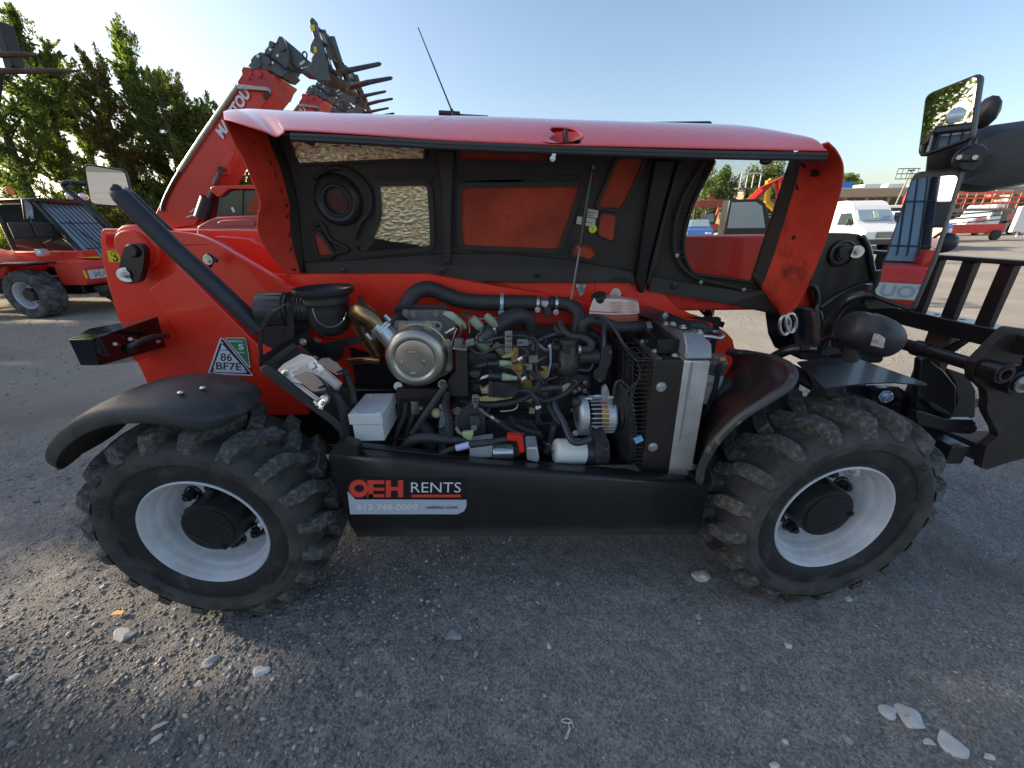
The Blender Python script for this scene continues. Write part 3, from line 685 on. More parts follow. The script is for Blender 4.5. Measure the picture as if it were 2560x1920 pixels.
G().grid([[h3(1195, 335, .001), h3(1662, 338, .001)], [h3(1015, 840, .001), h3(1500, 840, .001)], [h3(1090, 1045, .001), h3(1415, 1088, .001)]]).build('mesh_screen', ms, hood, smooth=False)
G().prism([h3(1170, 330, .004), h3(1200, 330, .004), h3(1115, 520, .004), h3(1060, 640, .004), h3(1018, 800, .004), h3(1012, 880, .004), h3(1028, 960, .004), h3(1050, 1000, .004), h3(1030, 1010, .004), h3(1000, 950, .004), h3(990, 850, .004), h3(1000, 760, .004), h3(1045, 620, .004)], -HN * .005).build('mesh_edge', liner_m, hood)

# end walls (ruled between the near edge and the liner plane)
def ruled(name, near, far, mats, parent, nb=8, th=.005, band=None):
    a, b = spl(near, 5), spl(far, 5); g = G()
    ts = [0, .03, .15, .4, .65, .74, .741, .95, 1.0]
    rows = [[lerp(p, q, t) for t in ts] for p, q in zip(a, b)]
    nr, nc = len(rows), len(ts)
    v = [p for r in rows for p in r]; f = []; mi = []
    for i in range(nr - 1):
        for j in range(nc - 1):
            f.append((i * nc + j, i * nc + j + 1, (i + 1) * nc + j + 1, (i + 1) * nc + j)); mi.append(1 if ts[j] >= .74 else 0)
    o = me_obj(name, v, f, None, parent, mats=mats, fm=mi, ang=50)
    s = o.modifiers.new('solid', 'SOLIDIFY'); s.thickness = th; s.offset = 0
    return o
nearL = [Z2(145, 195, 1.50), Z2(200, 320, 1.51), Z2(262, 430, 1.53), Z2(322, 570, 1.56), Z2(370, 705, 1.585), Z2(355, 790, 1.60), Z2(358, 900, 1.625), Z2(420, 1010, 1.66), Z2(490, 1100, 1.69), Z2(545, 1160, 1.715)]
farL = [h2(470, 240), h2(500, 360), h2(545, 470), h2(575, 590), h2(600, 700), h2(610, 790), h2(620, 900), h2(630, 1010), h2(640, 1100), h2(650, 1175)]
ruled('hood_end_wall', nearL, farL, [red_in, liner_m], hood)
nearR = [Z3(1890, 235, 1.47), Z3(1945, 290, 1.48), Z3(1985, 380, 1.50), Z3(1978, 500, 1.52), Z3(1935, 660, 1.55), Z3(1880, 840, 1.58), Z3(1810, 1020, 1.61), Z3(1720, 1220, 1.65), Z3(1650, 1295, 1.69), Z3(1608, 1303, 1.72)]
farR = [h3(1675, 300), h3(1662, 350), h3(1630, 450), h3(1590, 560), h3(1545, 700), h3(1510, 800), h3(1475, 920), h3(1440, 1020), h3(1440, 1090), h3(1600, 1290)]
ruled('hood_end_wall', nearR, farR, [red_in, liner_m], hood)
# bare scrapes through the paint on both end walls (flat worn patches a hair proud of the sheet)
def scrape(near, far, i, t, r, seed):
    a, b = spl(near, 5), spl(far, 5); i = min(len(a) - 3, max(1, int(i * 5))); c = lerp(a[i], b[i], t); ux = (b[i] - a[i]).normalized(); uy = (a[i + 1] - a[i - 1]); uy = (uy - ux * uy.dot(ux)).normalized(); nn = ux.cross(uy)
    if nn.y > 0: nn = -nn
    q = random.Random(seed); pts = [c + nn * .0042 + ux * (math.cos(k / 13 * 6.283) * r[0] * q.uniform(.55, 1.2)) + uy * (math.sin(k / 13 * 6.283) * r[1] * q.uniform(.55, 1.2)) for k in range(13)]
    G().add(pts + [c + nn * .0044], [(k, (k + 1) % 13, 13) for k in range(13)]).build('scrape', M('bare_scrape', (.03, .022, .018), .7, var=.4, vscale=60), hood, smooth=False)
for sd_, (i, t, r) in enumerate(((2.2, .42, (.020, .024)), (5.0, .50, (.009, .011)), (5.6, .48, (.005, .002)), (5.9, .5, (.006, .002)), (1.6, .62, (.012, .03)), (2.8, .68, (.006, .03)))): scrape(nearR, farR, i, t, r, sd_)
for sd_, (i, t, r) in enumerate(((2.0, .55, (.004, .014)), (2.6, .58, (.003, .02)), (3.4, .60, (.003, .016)), (4.3, .66, (.006, .012)), (5.0, .68, (.004, .018)), (6.0, .70, (.003, .02)), (6.8, .66, (.005, .01)), (8.3, .5, (.014, .006)), (1.0, .4, (.008, .004)))): scrape(nearL, farL, i, t, r, 20 + sd_)
# outer skin: from the lip over the crest and down the back
lip = [Z2(290, 236, 1.455), Z2(400, 270, 1.45), Z2(470, 302, 1.45), Z2(520, 275, 1.45), Z2(555, 262, 1.45), Z2(1000, 288, 1.45), Z2(1500, 322, 1.45), Z2(2212, 352, 1.45), Z3(600, 262, 1.45), Z3(1200, 276, 1.45), Z3(1600, 283, 1.45), Z3(1892, 290, 1.45)]
left_lip0 = [Z2(150, 196, 1.50), Z2(215, 212, 1.47)]
crest_px = [(560, 282), (566, 278), (575, 275), (590, 274), (612, 273), (640, 275), (700, 279), (760, 281), (1000, 289), (1210, 292), (1450, 301), (1700, 309), (1850, 316), (1990, 350)]
lipf = left_lip0 + lip
rows = []
K = [.0, .03, .15, .35, .6, .8, .93, 1.]
for i, (lp_, cx) in enumerate(zip(lipf, crest_px)):
    c = P(cx[0], cx[1], 1.80 if 3 < i < 13 else 1.62)
    row = []
    for t in K:
        q = lerp(lp_, c, t); q = q + Vector((0, 0, .022 * math.sin(t * math.pi))) * (1 if i > 3 else .4)
        row.append(q)
    row += [c + Vector((0, .03, -.01)), c + Vector((0, .04, -.04)), c + Vector((0, .042, -.06))]
    rows.append(row)
cols = list(zip(*rows)); cols = [spl(list(cc_), 5) for cc_ in cols]
rows = list(zip(*cols))
sk2 = G().grid([list(r) for r in rows])
# scooped handle recess pushed into the skin
nrw, ncl = len(rows), len(rows[0])
ci = min(range(len(sk2.v)), key=lambda i: (sk2.v[i] - P(1388, 330, 1.53)).length)
hr, hcx = divmod(ci, ncl); hO = sk2.v[ci].copy(); hS = (sk2.v[hr * ncl + min(ncl - 1, hcx + 4)] - sk2.v[hr * ncl + max(0, hcx - 4)]).normalized(); hX = Vector((1, 0, 0)); hX = (hX - hS * hX.dot(hS)).normalized(); hN = hX.cross(hS)
if hN.z < 0: hN = -hN
HRX, HRS = .070, .050
def in_h(c): d = c - hO; return (d.dot(hX) / HRX) ** 2 + (d.dot(hS) / HRS) ** 2 < .95 and abs(d.dot(hN)) < .03
sk2.f = [f for f in sk2.f if not in_h(sum((sk2.v[i] for i in f), Vector()) / 4)]
skin = me_obj('hood_skin', sk2.v, sk2.f, red_hood, hood, ang=70)
so = skin.modifiers.new('solid', 'SOLIDIFY'); so.thickness = .005; so.offset = 0
s_ = skin.modifiers.new('sub', 'SUBSURF'); s_.levels = 1; s_.render_levels = 1
# handle recess: red bowl let into the skin, with a rolled rim and the pull tab standing in it
bw = []
for k in range(7):
    rho = 1.12 * k / 6
    bw.append([hO + hX * (HRX * rho * math.cos(a)) + hS * (HRS * rho * math.sin(a)) - hN * (.030 * max(0, 1 - rho * rho) - .001) for a in np.linspace(0, 2 * math.pi, 33)])
G().grid(bw).build('handle_recess', M('red_recess', (.75, .03, .012), .3, coat=.5), hood, ang=80)
G().box(hO - hS * .02 + Vector((0, 0, .0)), (.013, .05, .050), Matrix.Rotation(-.15, 3, 'Y')).build('handle', black, hood, bev=.004)
# rubber seal along the lip, latch, foam
sl = [Z2(560, 300, 1.452), Z2(1000, 322, 1.447), Z2(1500, 352, 1.445), Z2(2212, 382, 1.445), Z3(600, 295, 1.445), Z3(1200, 312, 1.445), Z3(1880, 325, 1.447)]
sg = G()
for dv in (-.005, .0035): sg.tube([p + Vector((0, 0, dv)) for p in sl], .0082, n=12, sm=5)
sg.build('hood_seal', rubber, hood, ang=60)
la = G(); lp2 = P(1381, 398, 1.45)
la.cyl(lp2 + Vector((0, .01, 0)), lp2 + Vector((0, -.012, 0)), .009, 18).bolt(lp2 + Vector((0, -.012, 0)), (0, -1, 0), .006, .005).box(lp2 + Vector((.004, -.004, .012)), (.012, .012, .022), Matrix.Rotation(.3, 3, 'Y'))
la.build('latch', steel, hood, bev=.002)
for x in (1915,):
    G().ball(P(x, 402, 1.46), .018, 10, (1.2, .8, .7)).build('rubber_stop', black, hood)
G().cyl(h2(420, 245, .11), h2(700, 335, .11), .012, 12).build('hood_inner_bar', black, hood)
# prop strut
G().cyl(P(1481, 415, 1.67), P(1450, 618, 1.67), .0085, 12).build('prop_strut', black_sat, hood)
G().cyl(P(1450, 618, 1.67), P(1424, 768, 1.64), .0038, 10).ball(P(1484, 418, 1.66), .009, 10).ball(P(1446, 618, 1.668), .007, 8).build('prop_strut_rod', steel_gray, hood)
# parts stickers in the liner
for pts in ([(400, 640), (482, 655), (475, 702), (395, 690)], [(352, 690), (465, 705), (460, 758), (345, 735)]):
    G().prism([h3(x, y, .012) for x, y in pts], -HN * .001).build('part_label', M('label_paper', (.62, .60, .50), .6), hood, smooth=False)
def th(s, a, b, c, h=.0145): text_quad(s, h3(*a, h), h3(*b, h), h3(*c, h), blackink, parent=hood, bold=.01)
th('DUM 709 S', (402, 667), (466, 677), (405, 657)); th('53050215', (408, 686), (450, 692), (410, 677)); th('03-2', (405, 728), (442, 734), (407, 720))
G().cyl(h3(447, 767, .013), h3(447, 767, .015), .0165, 26).build('round_label', M('fluor_yellow', (.75, .78, .05), .5), hood)
th('Z', (441, 774), (452, 775), (443, 760), .016)
# aerial and wiper arm on the cab roof
CAB = G(); CY0, CY1 = 2.18, 2.92; zr = P(1200, 310, 2.25).z
CAB.bb((-.72, CY0 + .03, zr - .06), (.98, CY1, zr - .005)).build('cab_roof', black_sat, T, bev=.015, seg=3)
cf = G()
for x in (-.7, .78):
    for y in (CY0 + .05, CY1 - .05): cf.box((x, y, zr - .55), (.06, .06, 1.0))
cf.box((.04, CY0 + .05, .95), (1.5, .05, .6)).box((-.7, 2.55, .95), (.05, .7, .6)).box((.04, CY1 - .05, .85), (1.5, .05, .7))
cf.build('cab_frame', black_sat, T, bev=.01)
G().bb((-.68, CY0 + .06, 1.25), (.76, CY0 + .066, zr - .08)).build('cab_window', glass_dark, T)
G().bb((-.68, CY1 - .066, 1.25), (.76, CY1 - .06, zr - .08)).build('cab_window', glass_dark, T)
G().cyl(P(1134, 288, 2.22), P(1045, 68, 2.22), .004, 8, .0022).cyl(P(1135, 291, 2.22), P(1128, 272, 2.22), .012, 10, .006).build('aerial', black, T)
G().cyl(P(1100, 287, 2.24), P(1220, 294, 2.24), .009, 8).cyl(P(1098, 285, 2.24), P(1150, 288, 2.24), .016, 8).build('wiper_arm', black, T)

# ================================================================== ENGINE BAY
def cy(name, reg, a, b, rpx, mat, parent, n=28, bev=0, r2=None, prof=None):
    """cylinder between two measured points; radius in region pixels at a"""
    A_, B_ = reg(*a), reg(*b); r = rpx * reg.s / pxm(A_)
    g = G()
    if prof: g.lathe([(r * q, t * (B_ - A_).length) for q, t in prof], A_, B_ - A_, n)
    else: g.cyl(A_, B_, r, n, None if r2 is None else r2 * reg.s / pxm(B_))
    return g.build(name, mat, parent, bev=bev)
def bolts(reg, pts, Y, r, mat, parent, h=.007, ax=(0, -1, 0), name='bolt'):
    first = None
    for x, y in pts:
        p = reg(x, y, Y)
        if first is None:
            first = G().bolt((0, 0, 0), ax, r, h).build(name, mat, parent); o = first
        else:
            o = first.copy(); col.objects.link(o)
        o.location = p
def box_px(name, reg, x0, y0, x1, y1, Y, dep, mat, parent, bev=.002, rot=0):
    c = [(x0, y0), (x1, y0), (x1, y1), (x0, y1)]
    if rot:
        cx, cyy = (x0 + x1) / 2, (y0 + y1) / 2; ca, sa = math.cos(R(rot)), math.sin(R(rot))
        c = [(cx + (x - cx) * ca - (y - cyy) * sa, cyy + (x - cx) * sa + (y - cyy) * ca) for x, y in c]
    return G().prism(pl(reg, c, Y), (0, dep, 0)).build(name, mat, parent, bev=bev)
engine = slab('engine_block', Z6, [(380, 500), (600, 440), (900, 470), (1380, 480), (1560, 600), (1560, 900), (1500, 1300), (1100, 1420), (300, 1420), (160, 1200), (330, 980)], 1.60, .16, iron, T, bev=.01)
En = engine
slab('cylinder_head', Z6, [(400, 640), (620, 600), (960, 600), (1200, 640), (1200, 960), (960, 980), (400, 980)], 1.55, .06, iron, En, bev=.008)
slab('rocker_cover', Z6, [(400, 470), (640, 470), (1370, 480), (1370, 560), (1000, 600), (400, 620)], 1.56, .14, black, En, bev=.01)
slab('sump', Z6, [(260, 1190), (900, 1200), (1240, 1190), (1240, 1440), (250, 1440)], 1.53, .2, iron, En, bev=.01)

# exhaust after-treatment canister
c = Z5(1447, 828, 1.37); k = Z5.s / pxm(c); rC = 258 * k
can = G().lathe([(0, .004), (rC * .30, .004), (rC * .60, .004), (rC * .63, .0055), (rC * .655, .0035), (rC * .68, -.001), (rC * .72, -.002), (rC * .80, -.001), (rC * .88, .003), (rC * .95, .011), (rC * .99, .022), (rC, .035), (rC, .075), (rC * 1.03, .076), (rC * 1.03, .084), (rC, .085), (rC, .20)], c, (0, 1, 0), 72).build('exhaust_canister', steel_warm, En, ang=50)
for dx, dy, rot in ((-20, -62, -8), (-105, 30, 80), (80, 22, 80), (-8, 112, 3)):
    p = Z5(1447 + dx, 828 + dy, 1.372); G().box(p, (.022, .008, .008), Matrix.Rotation(R(-rot), 3, 'Y')).build('dimple', steel_warm, can, bev=.003)
fl = [(1285, 505), (1640, 508), (1672, 525), (1678, 560), (1655, 590), (1640, 610), (1690, 660), (1740, 690), (1760, 760), (1765, 900), (1720, 950), (1640, 985), (1500, 900), (1300, 600), (1270, 560)]
slab('canister_flange', Z5, fl, 1.452, .008, steel_gray, En, bev=.002, rnd=.15)
fl2 = [(1345, 425), (1380, 415), (1700, 415), (1740, 440), (1790, 500), (1790, 620), (1700, 600), (1640, 560), (1400, 500), (1350, 465)]
slab('canister_flange', Z5, fl2, 1.53, .01, M('flange_gray', (.20, .195, .19), .45, metal=.5, var=.15), En, bev=.002, rnd=.15)
bolts(Z5, [(1347, 545), (1562, 540), (1722, 688), (1730, 886)], 1.45, .0115, steel_warm, En)
bolts(Z5, [(1376, 440), (1440, 447), (1628, 445)], 1.528, .0105, steel_gray, En)
G().cyl(Z5(1640, 541, 1.4505), Z5(1640, 541, 1.4515), .009, 18).build('flange_hole', blackink, En)
cy('canister_foot', Z5, (1680, 1030, 1.42), (1680, 1030, 1.44), 36, steel_warm, En); bolts(Z5, [(1680, 1030)], 1.418, .010, steel_gray, En)
cy('canister_foot', Z5, (1310, 1045, 1.42), (1310, 1045, 1.44), 34, steel_warm, En)
box_px('canister_tray', Z5, 1295, 1070, 1700, 1135, 1.40, .2, brown_blk, En, .003)
G().lathe([(rC * 1.0, .2), (rC * 1.0, .3), (rC * .8, .34)], c, (0, 1, 0), 40).build('canister_rear', steel_gray, En)
# heat-tinted exhaust pipe with flange clamp
ep = hose('exhaust_pipe', Z5, [(1195, 585, 1.43), (1110, 495, 1.43), (1030, 440, 1.44), (985, 428, 1.47), (985, 470, 1.54), (1040, 590, 1.58), (1110, 700, 1.6), (1150, 780, 1.61)], [72, 74, 76, 76, 78, 78, 72, 60], bronze, En, n=32)
A_, B_ = Z5(1190, 590, 1.43), Z5(1160, 560, 1.43); ax_ = (B_ - A_).normalized()
G().lathe([(.052, 0), (.052, .008)], A_, ax_, 6).lathe([(.050, .011), (.050, .018)], A_, ax_, 6).lathe([(.036, -.05), (.035, -.01), (.035, .03)], A_, ax_, 30).build('exhaust_clamp', steel, En, bev=.0015)
for x, y in ((1245, 505), (1090, 660)): cy('bolt', Z5, (x, y, 1.41), (x - 45, y - 45, 1.41), 20, steel, En, n=6)
hose('exhaust_pipe', Z5, [(900, 840, 1.66), (1050, 830, 1.66), (1180, 840, 1.62)], 32, bronze, En)

# air cleaner
air = Z5(700, 252, 1.53); ka = Z5.s / pxm(air); ra = 236 * ka
ac = G().lathe([(ra * .86, .0), (ra * .94, .010), (ra * 1.0, .012), (ra, -.004), (ra * .93, -.013), (ra * .80, -.016), (ra * .76, -.03), (ra * .80, -.04), (ra * .76, -.05), (ra * .72, -.053), (ra * .71, -.11), (ra * .6, -.15), (ra * .35, -.17), (0, -.17)], air, (0, 0, 1), 56)
ac.lathe([(ra * .86, .0), (ra * .74, -.02), (ra * .7, -.10), (0, -.1)], air, (0, 0, 1), 56)
ac.build('air_cleaner_duct', black, T, ang=50)
afc = G().lathe([(0, 0), (.055, 0), (.062, .006), (.064, .02), (.064, .10), (.058, .104), (.058, .112), (.064, .116), (.05, .12)] + [(.052 - .004 * (i % 2), .12 + i * .006) for i in range(10)] + [(.045, .19)], Z5(165, 415, 1.50), (1, .1, 0), 44)
afc.build('air_filter_housing', black, T, ang=30)
for i in range(16):
    a = 2 * math.pi * i / 16; o = Z5(165, 415, 1.50)
    G().box(o + Vector((.055, .005 + .064 * math.cos(a), .064 * math.sin(a))), (.085, .003, .003), Matrix.Rotation(a, 3, 'X')).build('housing_rib', black, T)
hose('retaining_wire', Z5, [(600, 400, 1.42), (640, 500, 1.41), (740, 558, 1.41), (840, 520, 1.42), (885, 430, 1.43)], 4, steel, T, n=6)
G().ball(Z5(1000, 310, 1.55), .010, 10).cyl(Z5(990, 320, 1.55), Z5(1035, 370, 1.55), .008, 8).build('sensor', black, T)
# bracket plates round it
slab('bracket_plate', Z5, [(375, 365), (560, 362), (575, 640), (640, 690), (860, 690), (865, 720), (750, 870), (560, 760), (500, 700), (160, 890), (148, 600), (175, 560), (330, 380)], 1.50, .005, black_sat, T, bev=.001, rnd=.06, holes=None)
slab('bracket_plate', Z5, [(380, 362), (440, 362), (450, 640), (190, 790), (180, 690), (390, 560)], 1.44, .004, black_sat, T, bev=.001)
slab('bracket_window', Z5, [(180, 690), (270, 740), (195, 785)], 1.438, .001, red, T, bev=0)
slab('bracket_arm', Z5, [(150, 575), (205, 470), (240, 440), (375, 365), (385, 375), (262, 470), (185, 590), (175, 860), (160, 880)], 1.36, .006, black_sat, T, bev=.001)
slab('support_plate', Z5, [(640, 700), (920, 640), (1010, 640), (1000, 700), (860, 720), (860, 800), (780, 860)], 1.55, .006, black, T)
bolts(Z5, [(482, 435), (526, 678)], 1.495, .010, steel, T)
# rail and module tray
slab('bay_edge_rail', Z5, [(155, 905), (215, 870), (250, 895), (780, 1310), (850, 1370), (866, 1430), (862, 1500), (835, 1520), (820, 1440), (760, 1370), (170, 935)], 1.33, .018, M('rail_gray', (.045, .044, .044), .5, var=.15, dust=.4, dscale=15, dthr=.55), T, bev=.004)
slab('module_tray', Z5, [(200, 870), (430, 700), (560, 760), (700, 900), (960, 1180), (960, 1500), (862, 1500), (850, 1390), (790, 1320)], 1.42, .006, black, T, bev=.002)
slab('module_tray_lip', Z5, [(165, 880), (440, 690), (475, 720), (240, 890)], 1.38, .004, black, T)
# ECU with ribs and two plugs, lying on the slanted tray
def en(x, y, d=0.):     # slanted plane through the tray
    o = Z5(560, 950, 1.36); n = Vector((-.28, -.72, .62)).normalized()
    p = Z5.px(x, y); return Ppl(p[0], p[1], o + n * d, n)
EN_ = Vector((-.28, -.72, .62)).normalized()
ecu = G().prism(rounded([en(330, 950, .0), en(400, 880, .0), (en(545, 795, .0)), en(640, 820, .0), en(850, 1030, .0), en(815, 1085, .0), en(650, 1060, .0), en(440, 1020, .0)], .12), EN_ * .022).build('engine_module', M('module_alloy', (.36, .37, .40), .42, metal=.6, var=.15, bump=.2, bscale=120), T, bev=.004)
for i in range(9):
    t = i / 8; a = (lerp(425, 560, t), lerp(925, 860, t)); b = (lerp(560, 800, t * .9 + .05), lerp(1010, 1010, t))
    G().tube([en(a[0], a[1], .024), en(a[0] + 115, a[1] + 85, .024)], .0022, n=6, sm=1).build('cooling_rib', MATS['module_alloy'], ecu)
for i in range(6):
    G().tube([en(640 + i * 14, 945 - i * 9, .024), en(800 + i * 9, 1070 - i * 9, .024)], .002, n=6, sm=1).build('cooling_rib', MATS['module_alloy'], ecu)
G().prism([en(560, 868, .026), en(600, 838, .026), (en(632, 885, .026)), en(590, 905, .026)], EN_ * .0006).build('module_label', gray_s, ecu, smooth=False)
for (pp, qq) in (([(485, 985), (590, 945), (640, 955), (780, 1060), (745, 1100), (650, 1110)], 0), ([(680, 870), (720, 835), (780, 832), (905, 920), (885, 965), (840, 970)], 0)):
    pg = G().prism(rounded([en(x, y, .020) for x, y in pp], .1), EN_ * .026).build('module_plug', black, ecu, bev=.003)
    cx = sum(p[0] for p in pp) / 6; cyy = sum(p[1] for p in pp) / 6
    G().prism(rounded([en(cx - 60, cyy - 30, .047), en(cx + 5, cyy - 50, .047), en(cx + 60, cyy + 10, .047), en(cx, cyy + 40, .047)], .2), EN_ * .006).build('plug_lever', M('plug_lever_black', (.03, .028, .028), .4), ecu, bev=.001)
    for j in range(4): G().box(en(cx + 40 + j * 18, cyy + 5 + j * 14, .048), (.006, .006, .010)).build('plug_clip', M('plug_lever_black', (0, 0, 0)), ecu)
rod = G().tube([en(440, 1010, .01), en(650, 1170, .01)], .0065, n=10, sm=1).tube([en(455, 1000, .01), en(665, 1158, .01)], .005, n=10, sm=1).build('module_rod', MATS['module_alloy'], T)
G().prism(rounded([en(620, 1180), en(730, 1110), en(750, 1130), en(740, 1180), en(690, 1220), en(650, 1215)], .2), EN_ * .010).build('rod_foot', MATS['module_alloy'], T, bev=.003)
for x, y in ((375, 940), (685, 1190)): G().bolt(en(x, y, .02), EN_, .010, .010).build('bolt', steel, T)
cy('rod_spring', Z5, (672, 1232, 1.31), (690, 1170, 1.31), 22, steel, T, prof=[(.8 + .2 * (i % 2), i / 10) for i in range(11)])
hose('module_cable', Z5, [(690, 1090, 1.32), (790, 1120, 1.32), (850, 1240, 1.33), (880, 1380, 1.34), (905, 1500, 1.35)], 36, rubber, T)
hose('module_cable', Z5, [(880, 960, 1.38), (920, 1060, 1.38), (940, 1180, 1.38)], 30, rubber, T)
hose('module_cable', Z5, [(700, 1120, 1.34), (830, 1180, 1.36), (900, 1250, 1.36)], 20, rubber, T)

# white junction box
yb = 1.285
zt_ = Z5(1050, 1275, yb).z; back = Z5(1160, 1108, Z=zt_).y - yb
def zb(x, y, dy=0.): return Z5(x, y, yb) + Vector((0, dy, 0))
wb = G()
fx0, fx1 = Z5(932, 1440, yb).x, Z5(1192, 1440, yb).x; zt1 = Z5(1050, 1368, yb).z; zt0 = Z5(1050, 1508, yb).z
jb = G().bb((fx0 + .004, yb + .004, zt0), (fx1 - .002, yb + back, zt1)).build('junction_box', white_p, T, bev=.004, seg=3)
G().bb((fx0 - .004, yb - .003, zt1 + .0005), (fx1 + .004, yb + back + .004, zt_)).build('lid', white_p, jb, bev=.005, seg=3)
for dx in (.018, fx1 - fx0 - .014):
    for dy in (.014, back - .012): G().lathe([(.0, .002), (.0085, .002), (.010, 0)], (fx0 + dx, yb + dy, zt_), (0, 0, 1), 18).build('lid_screw', white_p, jb)

# big rubber intake hose along the back and elbow
hose('intake_hose', Z6, [(-260, 470, 1.60), (-160, 380, 1.62), (-60, 190, 1.64), (60, 135, 1.66), (200, 180, 1.67), (330, 225, 1.67), (480, 240, 1.67), (640, 245, 1.67), (900, 250, 1.66), (960, 250, 1.66)], 62, rubber, En, n=24)
hose('intake_hose', Z6, [(1020, 255, 1.66), (1110, 250, 1.66), (1200, 270, 1.65), (1262, 330, 1.63), (1262, 420, 1.6), (1245, 520, 1.58)], [50, 54, 56, 56, 54, 50], rubber, En, n=24)
cy('hose_joint', Z6, (960, 252, 1.66), (1040, 252, 1.66), 44, steel, En)
for x, m in ((938, steel), (1085, steel), (1045, black)):
    cy('hose_clamp', Z6, (x - 12, 250, 1.655), (x + 12, 251, 1.655), 67 if m is steel and x < 1000 else 60, m, En, bev=.001)
cy('hose_clamp', Z6, (640, 246, 1.67), (668, 247, 1.67), 80, bluewhite, En, bev=.002)
box_px('clamp_foot', Z6, 625, 315, 672, 345, 1.60, .03, bluewhite, En)
for x, y in ((938, 300), (1085, 320), (995, 255)): G().bolt(Z6(x, y, 1.60), (0, -1, 0), .008, .008).build('bolt', steel, En)
box_px('sensor', Z6, 990, 285, 1045, 360, 1.60, .04, black, En)
el = hose('intake_elbow', Z6, [(545, 470, 1.50), (620, 430, 1.51), (700, 375, 1.53), (790, 350, 1.55), (860, 385, 1.57), (890, 470, 1.58)], [62, 64, 64, 64, 60, 52], rubber, En, n=26)
cy('hose_clamp', Z6, (575, 452, 1.505), (590, 446, 1.507), 68, steel, En)
cy('elbow_pipe', Z6, (480, 560, 1.48), (560, 470, 1.50), 58, iron, En, r2=60)
# coolant tank: translucent with pink coolant
tkm = M('tank_plastic', (.82, .62, .56), .35, trans=.0, var=.06, vscale=30, sss=0)
tk = hull('coolant_tank', [Z3(x, y, 1.60) for x, y in ((425, 1265), (430, 1300), (720, 1300), (735, 1280), (728, 1215), (640, 1200), (560, 1205), (455, 1190), (440, 1220))] + [Z3(x, y, 1.72) for x, y in ((435, 1250), (725, 1240), (720, 1200), (460, 1180), (590, 1175))], tkm, T, bev=.008, seg=3)
hull('coolant', [Z3(x, y, 1.598) for x, y in ((427, 1268), (427, 1305), (445, 1335), (600, 1345), (730, 1338), (733, 1290), (580, 1290))] + [Z3(x, y, 1.71) for x, y in ((437, 1262), (445, 1325), (722, 1325), (725, 1270))], M('coolant_pink', (.62, .16, .10), .3, coat=.2, var=.1, vscale=20), tk, bev=.005)
G().tube([Z3(x, y, 1.597) for x, y in ((425, 1282), (580, 1292), (734, 1285))], .0035, n=8, sm=2).build('tank_seam', tkm, tk)
for x0, x1 in ((555, 640), (655, 728)):
    for i in range(4):
        for j in range(4):
            xx = lerp(x0 + 12 + j * 2, x1 - 12, i / 3); box_px('tank_rib', Z3, xx - 7, 1215 + j * 18, xx + 6, 1226 + j * 18, 1.592, .012, M('tank_rib', (.72, .50, .46), .4), tk, .002)
G().lathe([(.0, .03), (.028, .03), (.031, .026), (.031, .004), (.026, 0), (.022, -.03)], Z3(487, 1210, 1.63), (-.25, -.35, 1), 20).build('tank_cap', black, tk, bev=.002)
G().cyl(P(1538, 735, 1.795), P(1538, 735, 1.794), .026, 30).build('round_label', M('label_paper', (0, 0, 0)), T)
for i in range(3): G().tube([P(1526, 733 + i * 5, 1.792), P(1549, 732 + i * 5, 1.792)], .0008, n=4, sm=1).build('label_line', blackink, T)
# front coolant hose
hose('coolant_hose', Z6, [(1290, 470, 1.52), (1310, 410, 1.52), (1370, 385, 1.52), (1450, 400, 1.52), (1560, 440, 1.52), (1700, 445, 1.52), (1790, 440, 1.53)], [44, 46, 46, 46, 46, 46, 46], rubber, En, n=22)
cy('hose_clamp', Z7, (402, 425, 1.525), (436, 420, 1.527), 50, bluewhite, En)
hose('tank_hose', Z6, [(1400, 362, 1.50), (1440, 352, 1.48), (1490, 385, 1.46), (1560, 470, 1.44), (1620, 570, 1.42), (1680, 640, 1.41), (1720, 680, 1.41)], 14, rubber, En)
# thin cable loop over guard
hose('cable', Z6, [(1650, 640, 1.39), (1720, 690, 1.38), (1755, 790, 1.37), (1740, 870, 1.36), (1650, 960, 1.35), (1690, 1040, 1.34), (1720, 1200, 1.33), (1735, 1380, 1.33)], 11, rubber, En)

# pipe manifold with green capped connectors along the top
for x, y, q in ((320, 400, 28), (455, 412, 36), (568, 390, 30), (640, 620, 34), (505, 590, 44)):
    G().lathe([(0, -.03), (q * .8 * Z6.s / 620, -.03), (q * Z6.s / 620, -.01), (q * Z6.s / 620, .012), (q * .55 * Z6.s / 620, .03)], Z6(x, y, 1.47), (.5, .1, -.6), 14).build('connector_cover', greencap, En)
slab('zinc_bracket', Z6, [(180, 335), (200, 312), (255, 318), (325, 370), (315, 415), (285, 400)], 1.47, .004, M('pale_zinc', (.48, .56, .50), .35, metal=.3, var=.1), En, rnd=.2)
slab('lifting_eye', Z5, [(1280, 390), (1300, 372), (1700, 372), (1730, 395), (1735, 420), (1280, 430)], 1.56, .01, black, En)
box_px('square_connector', E1, 790, 30, 910, 110, 1.45, .03, black, En)
hose('wire', E1, [(790, 240, 1.46), (780, 350, 1.45), (730, 460, 1.45)], 24, rubber, En)
hose('wire', E1, [(1200, 290, 1.45), (1160, 380, 1.44), (1080, 480, 1.43), (1110, 560, 1.42), (1280, 560, 1.42), (1420, 500, 1.42), (1620, 470, 1.42), (1900, 450, 1.42), (2100, 500, 1.42)], 28, rubber, En)
hose('fuel_rail_pipe', E1, [(910, 100, 1.50), (1150, 130, 1.50), (1440, 120, 1.50)], 9, steel, En, n=8)
hose('fuel_pipe', E1, [(700, 310, 1.43), (650, 420, 1.43), (605, 580, 1.43), (605, 690, 1.43)], 9, steel, En, n=8)
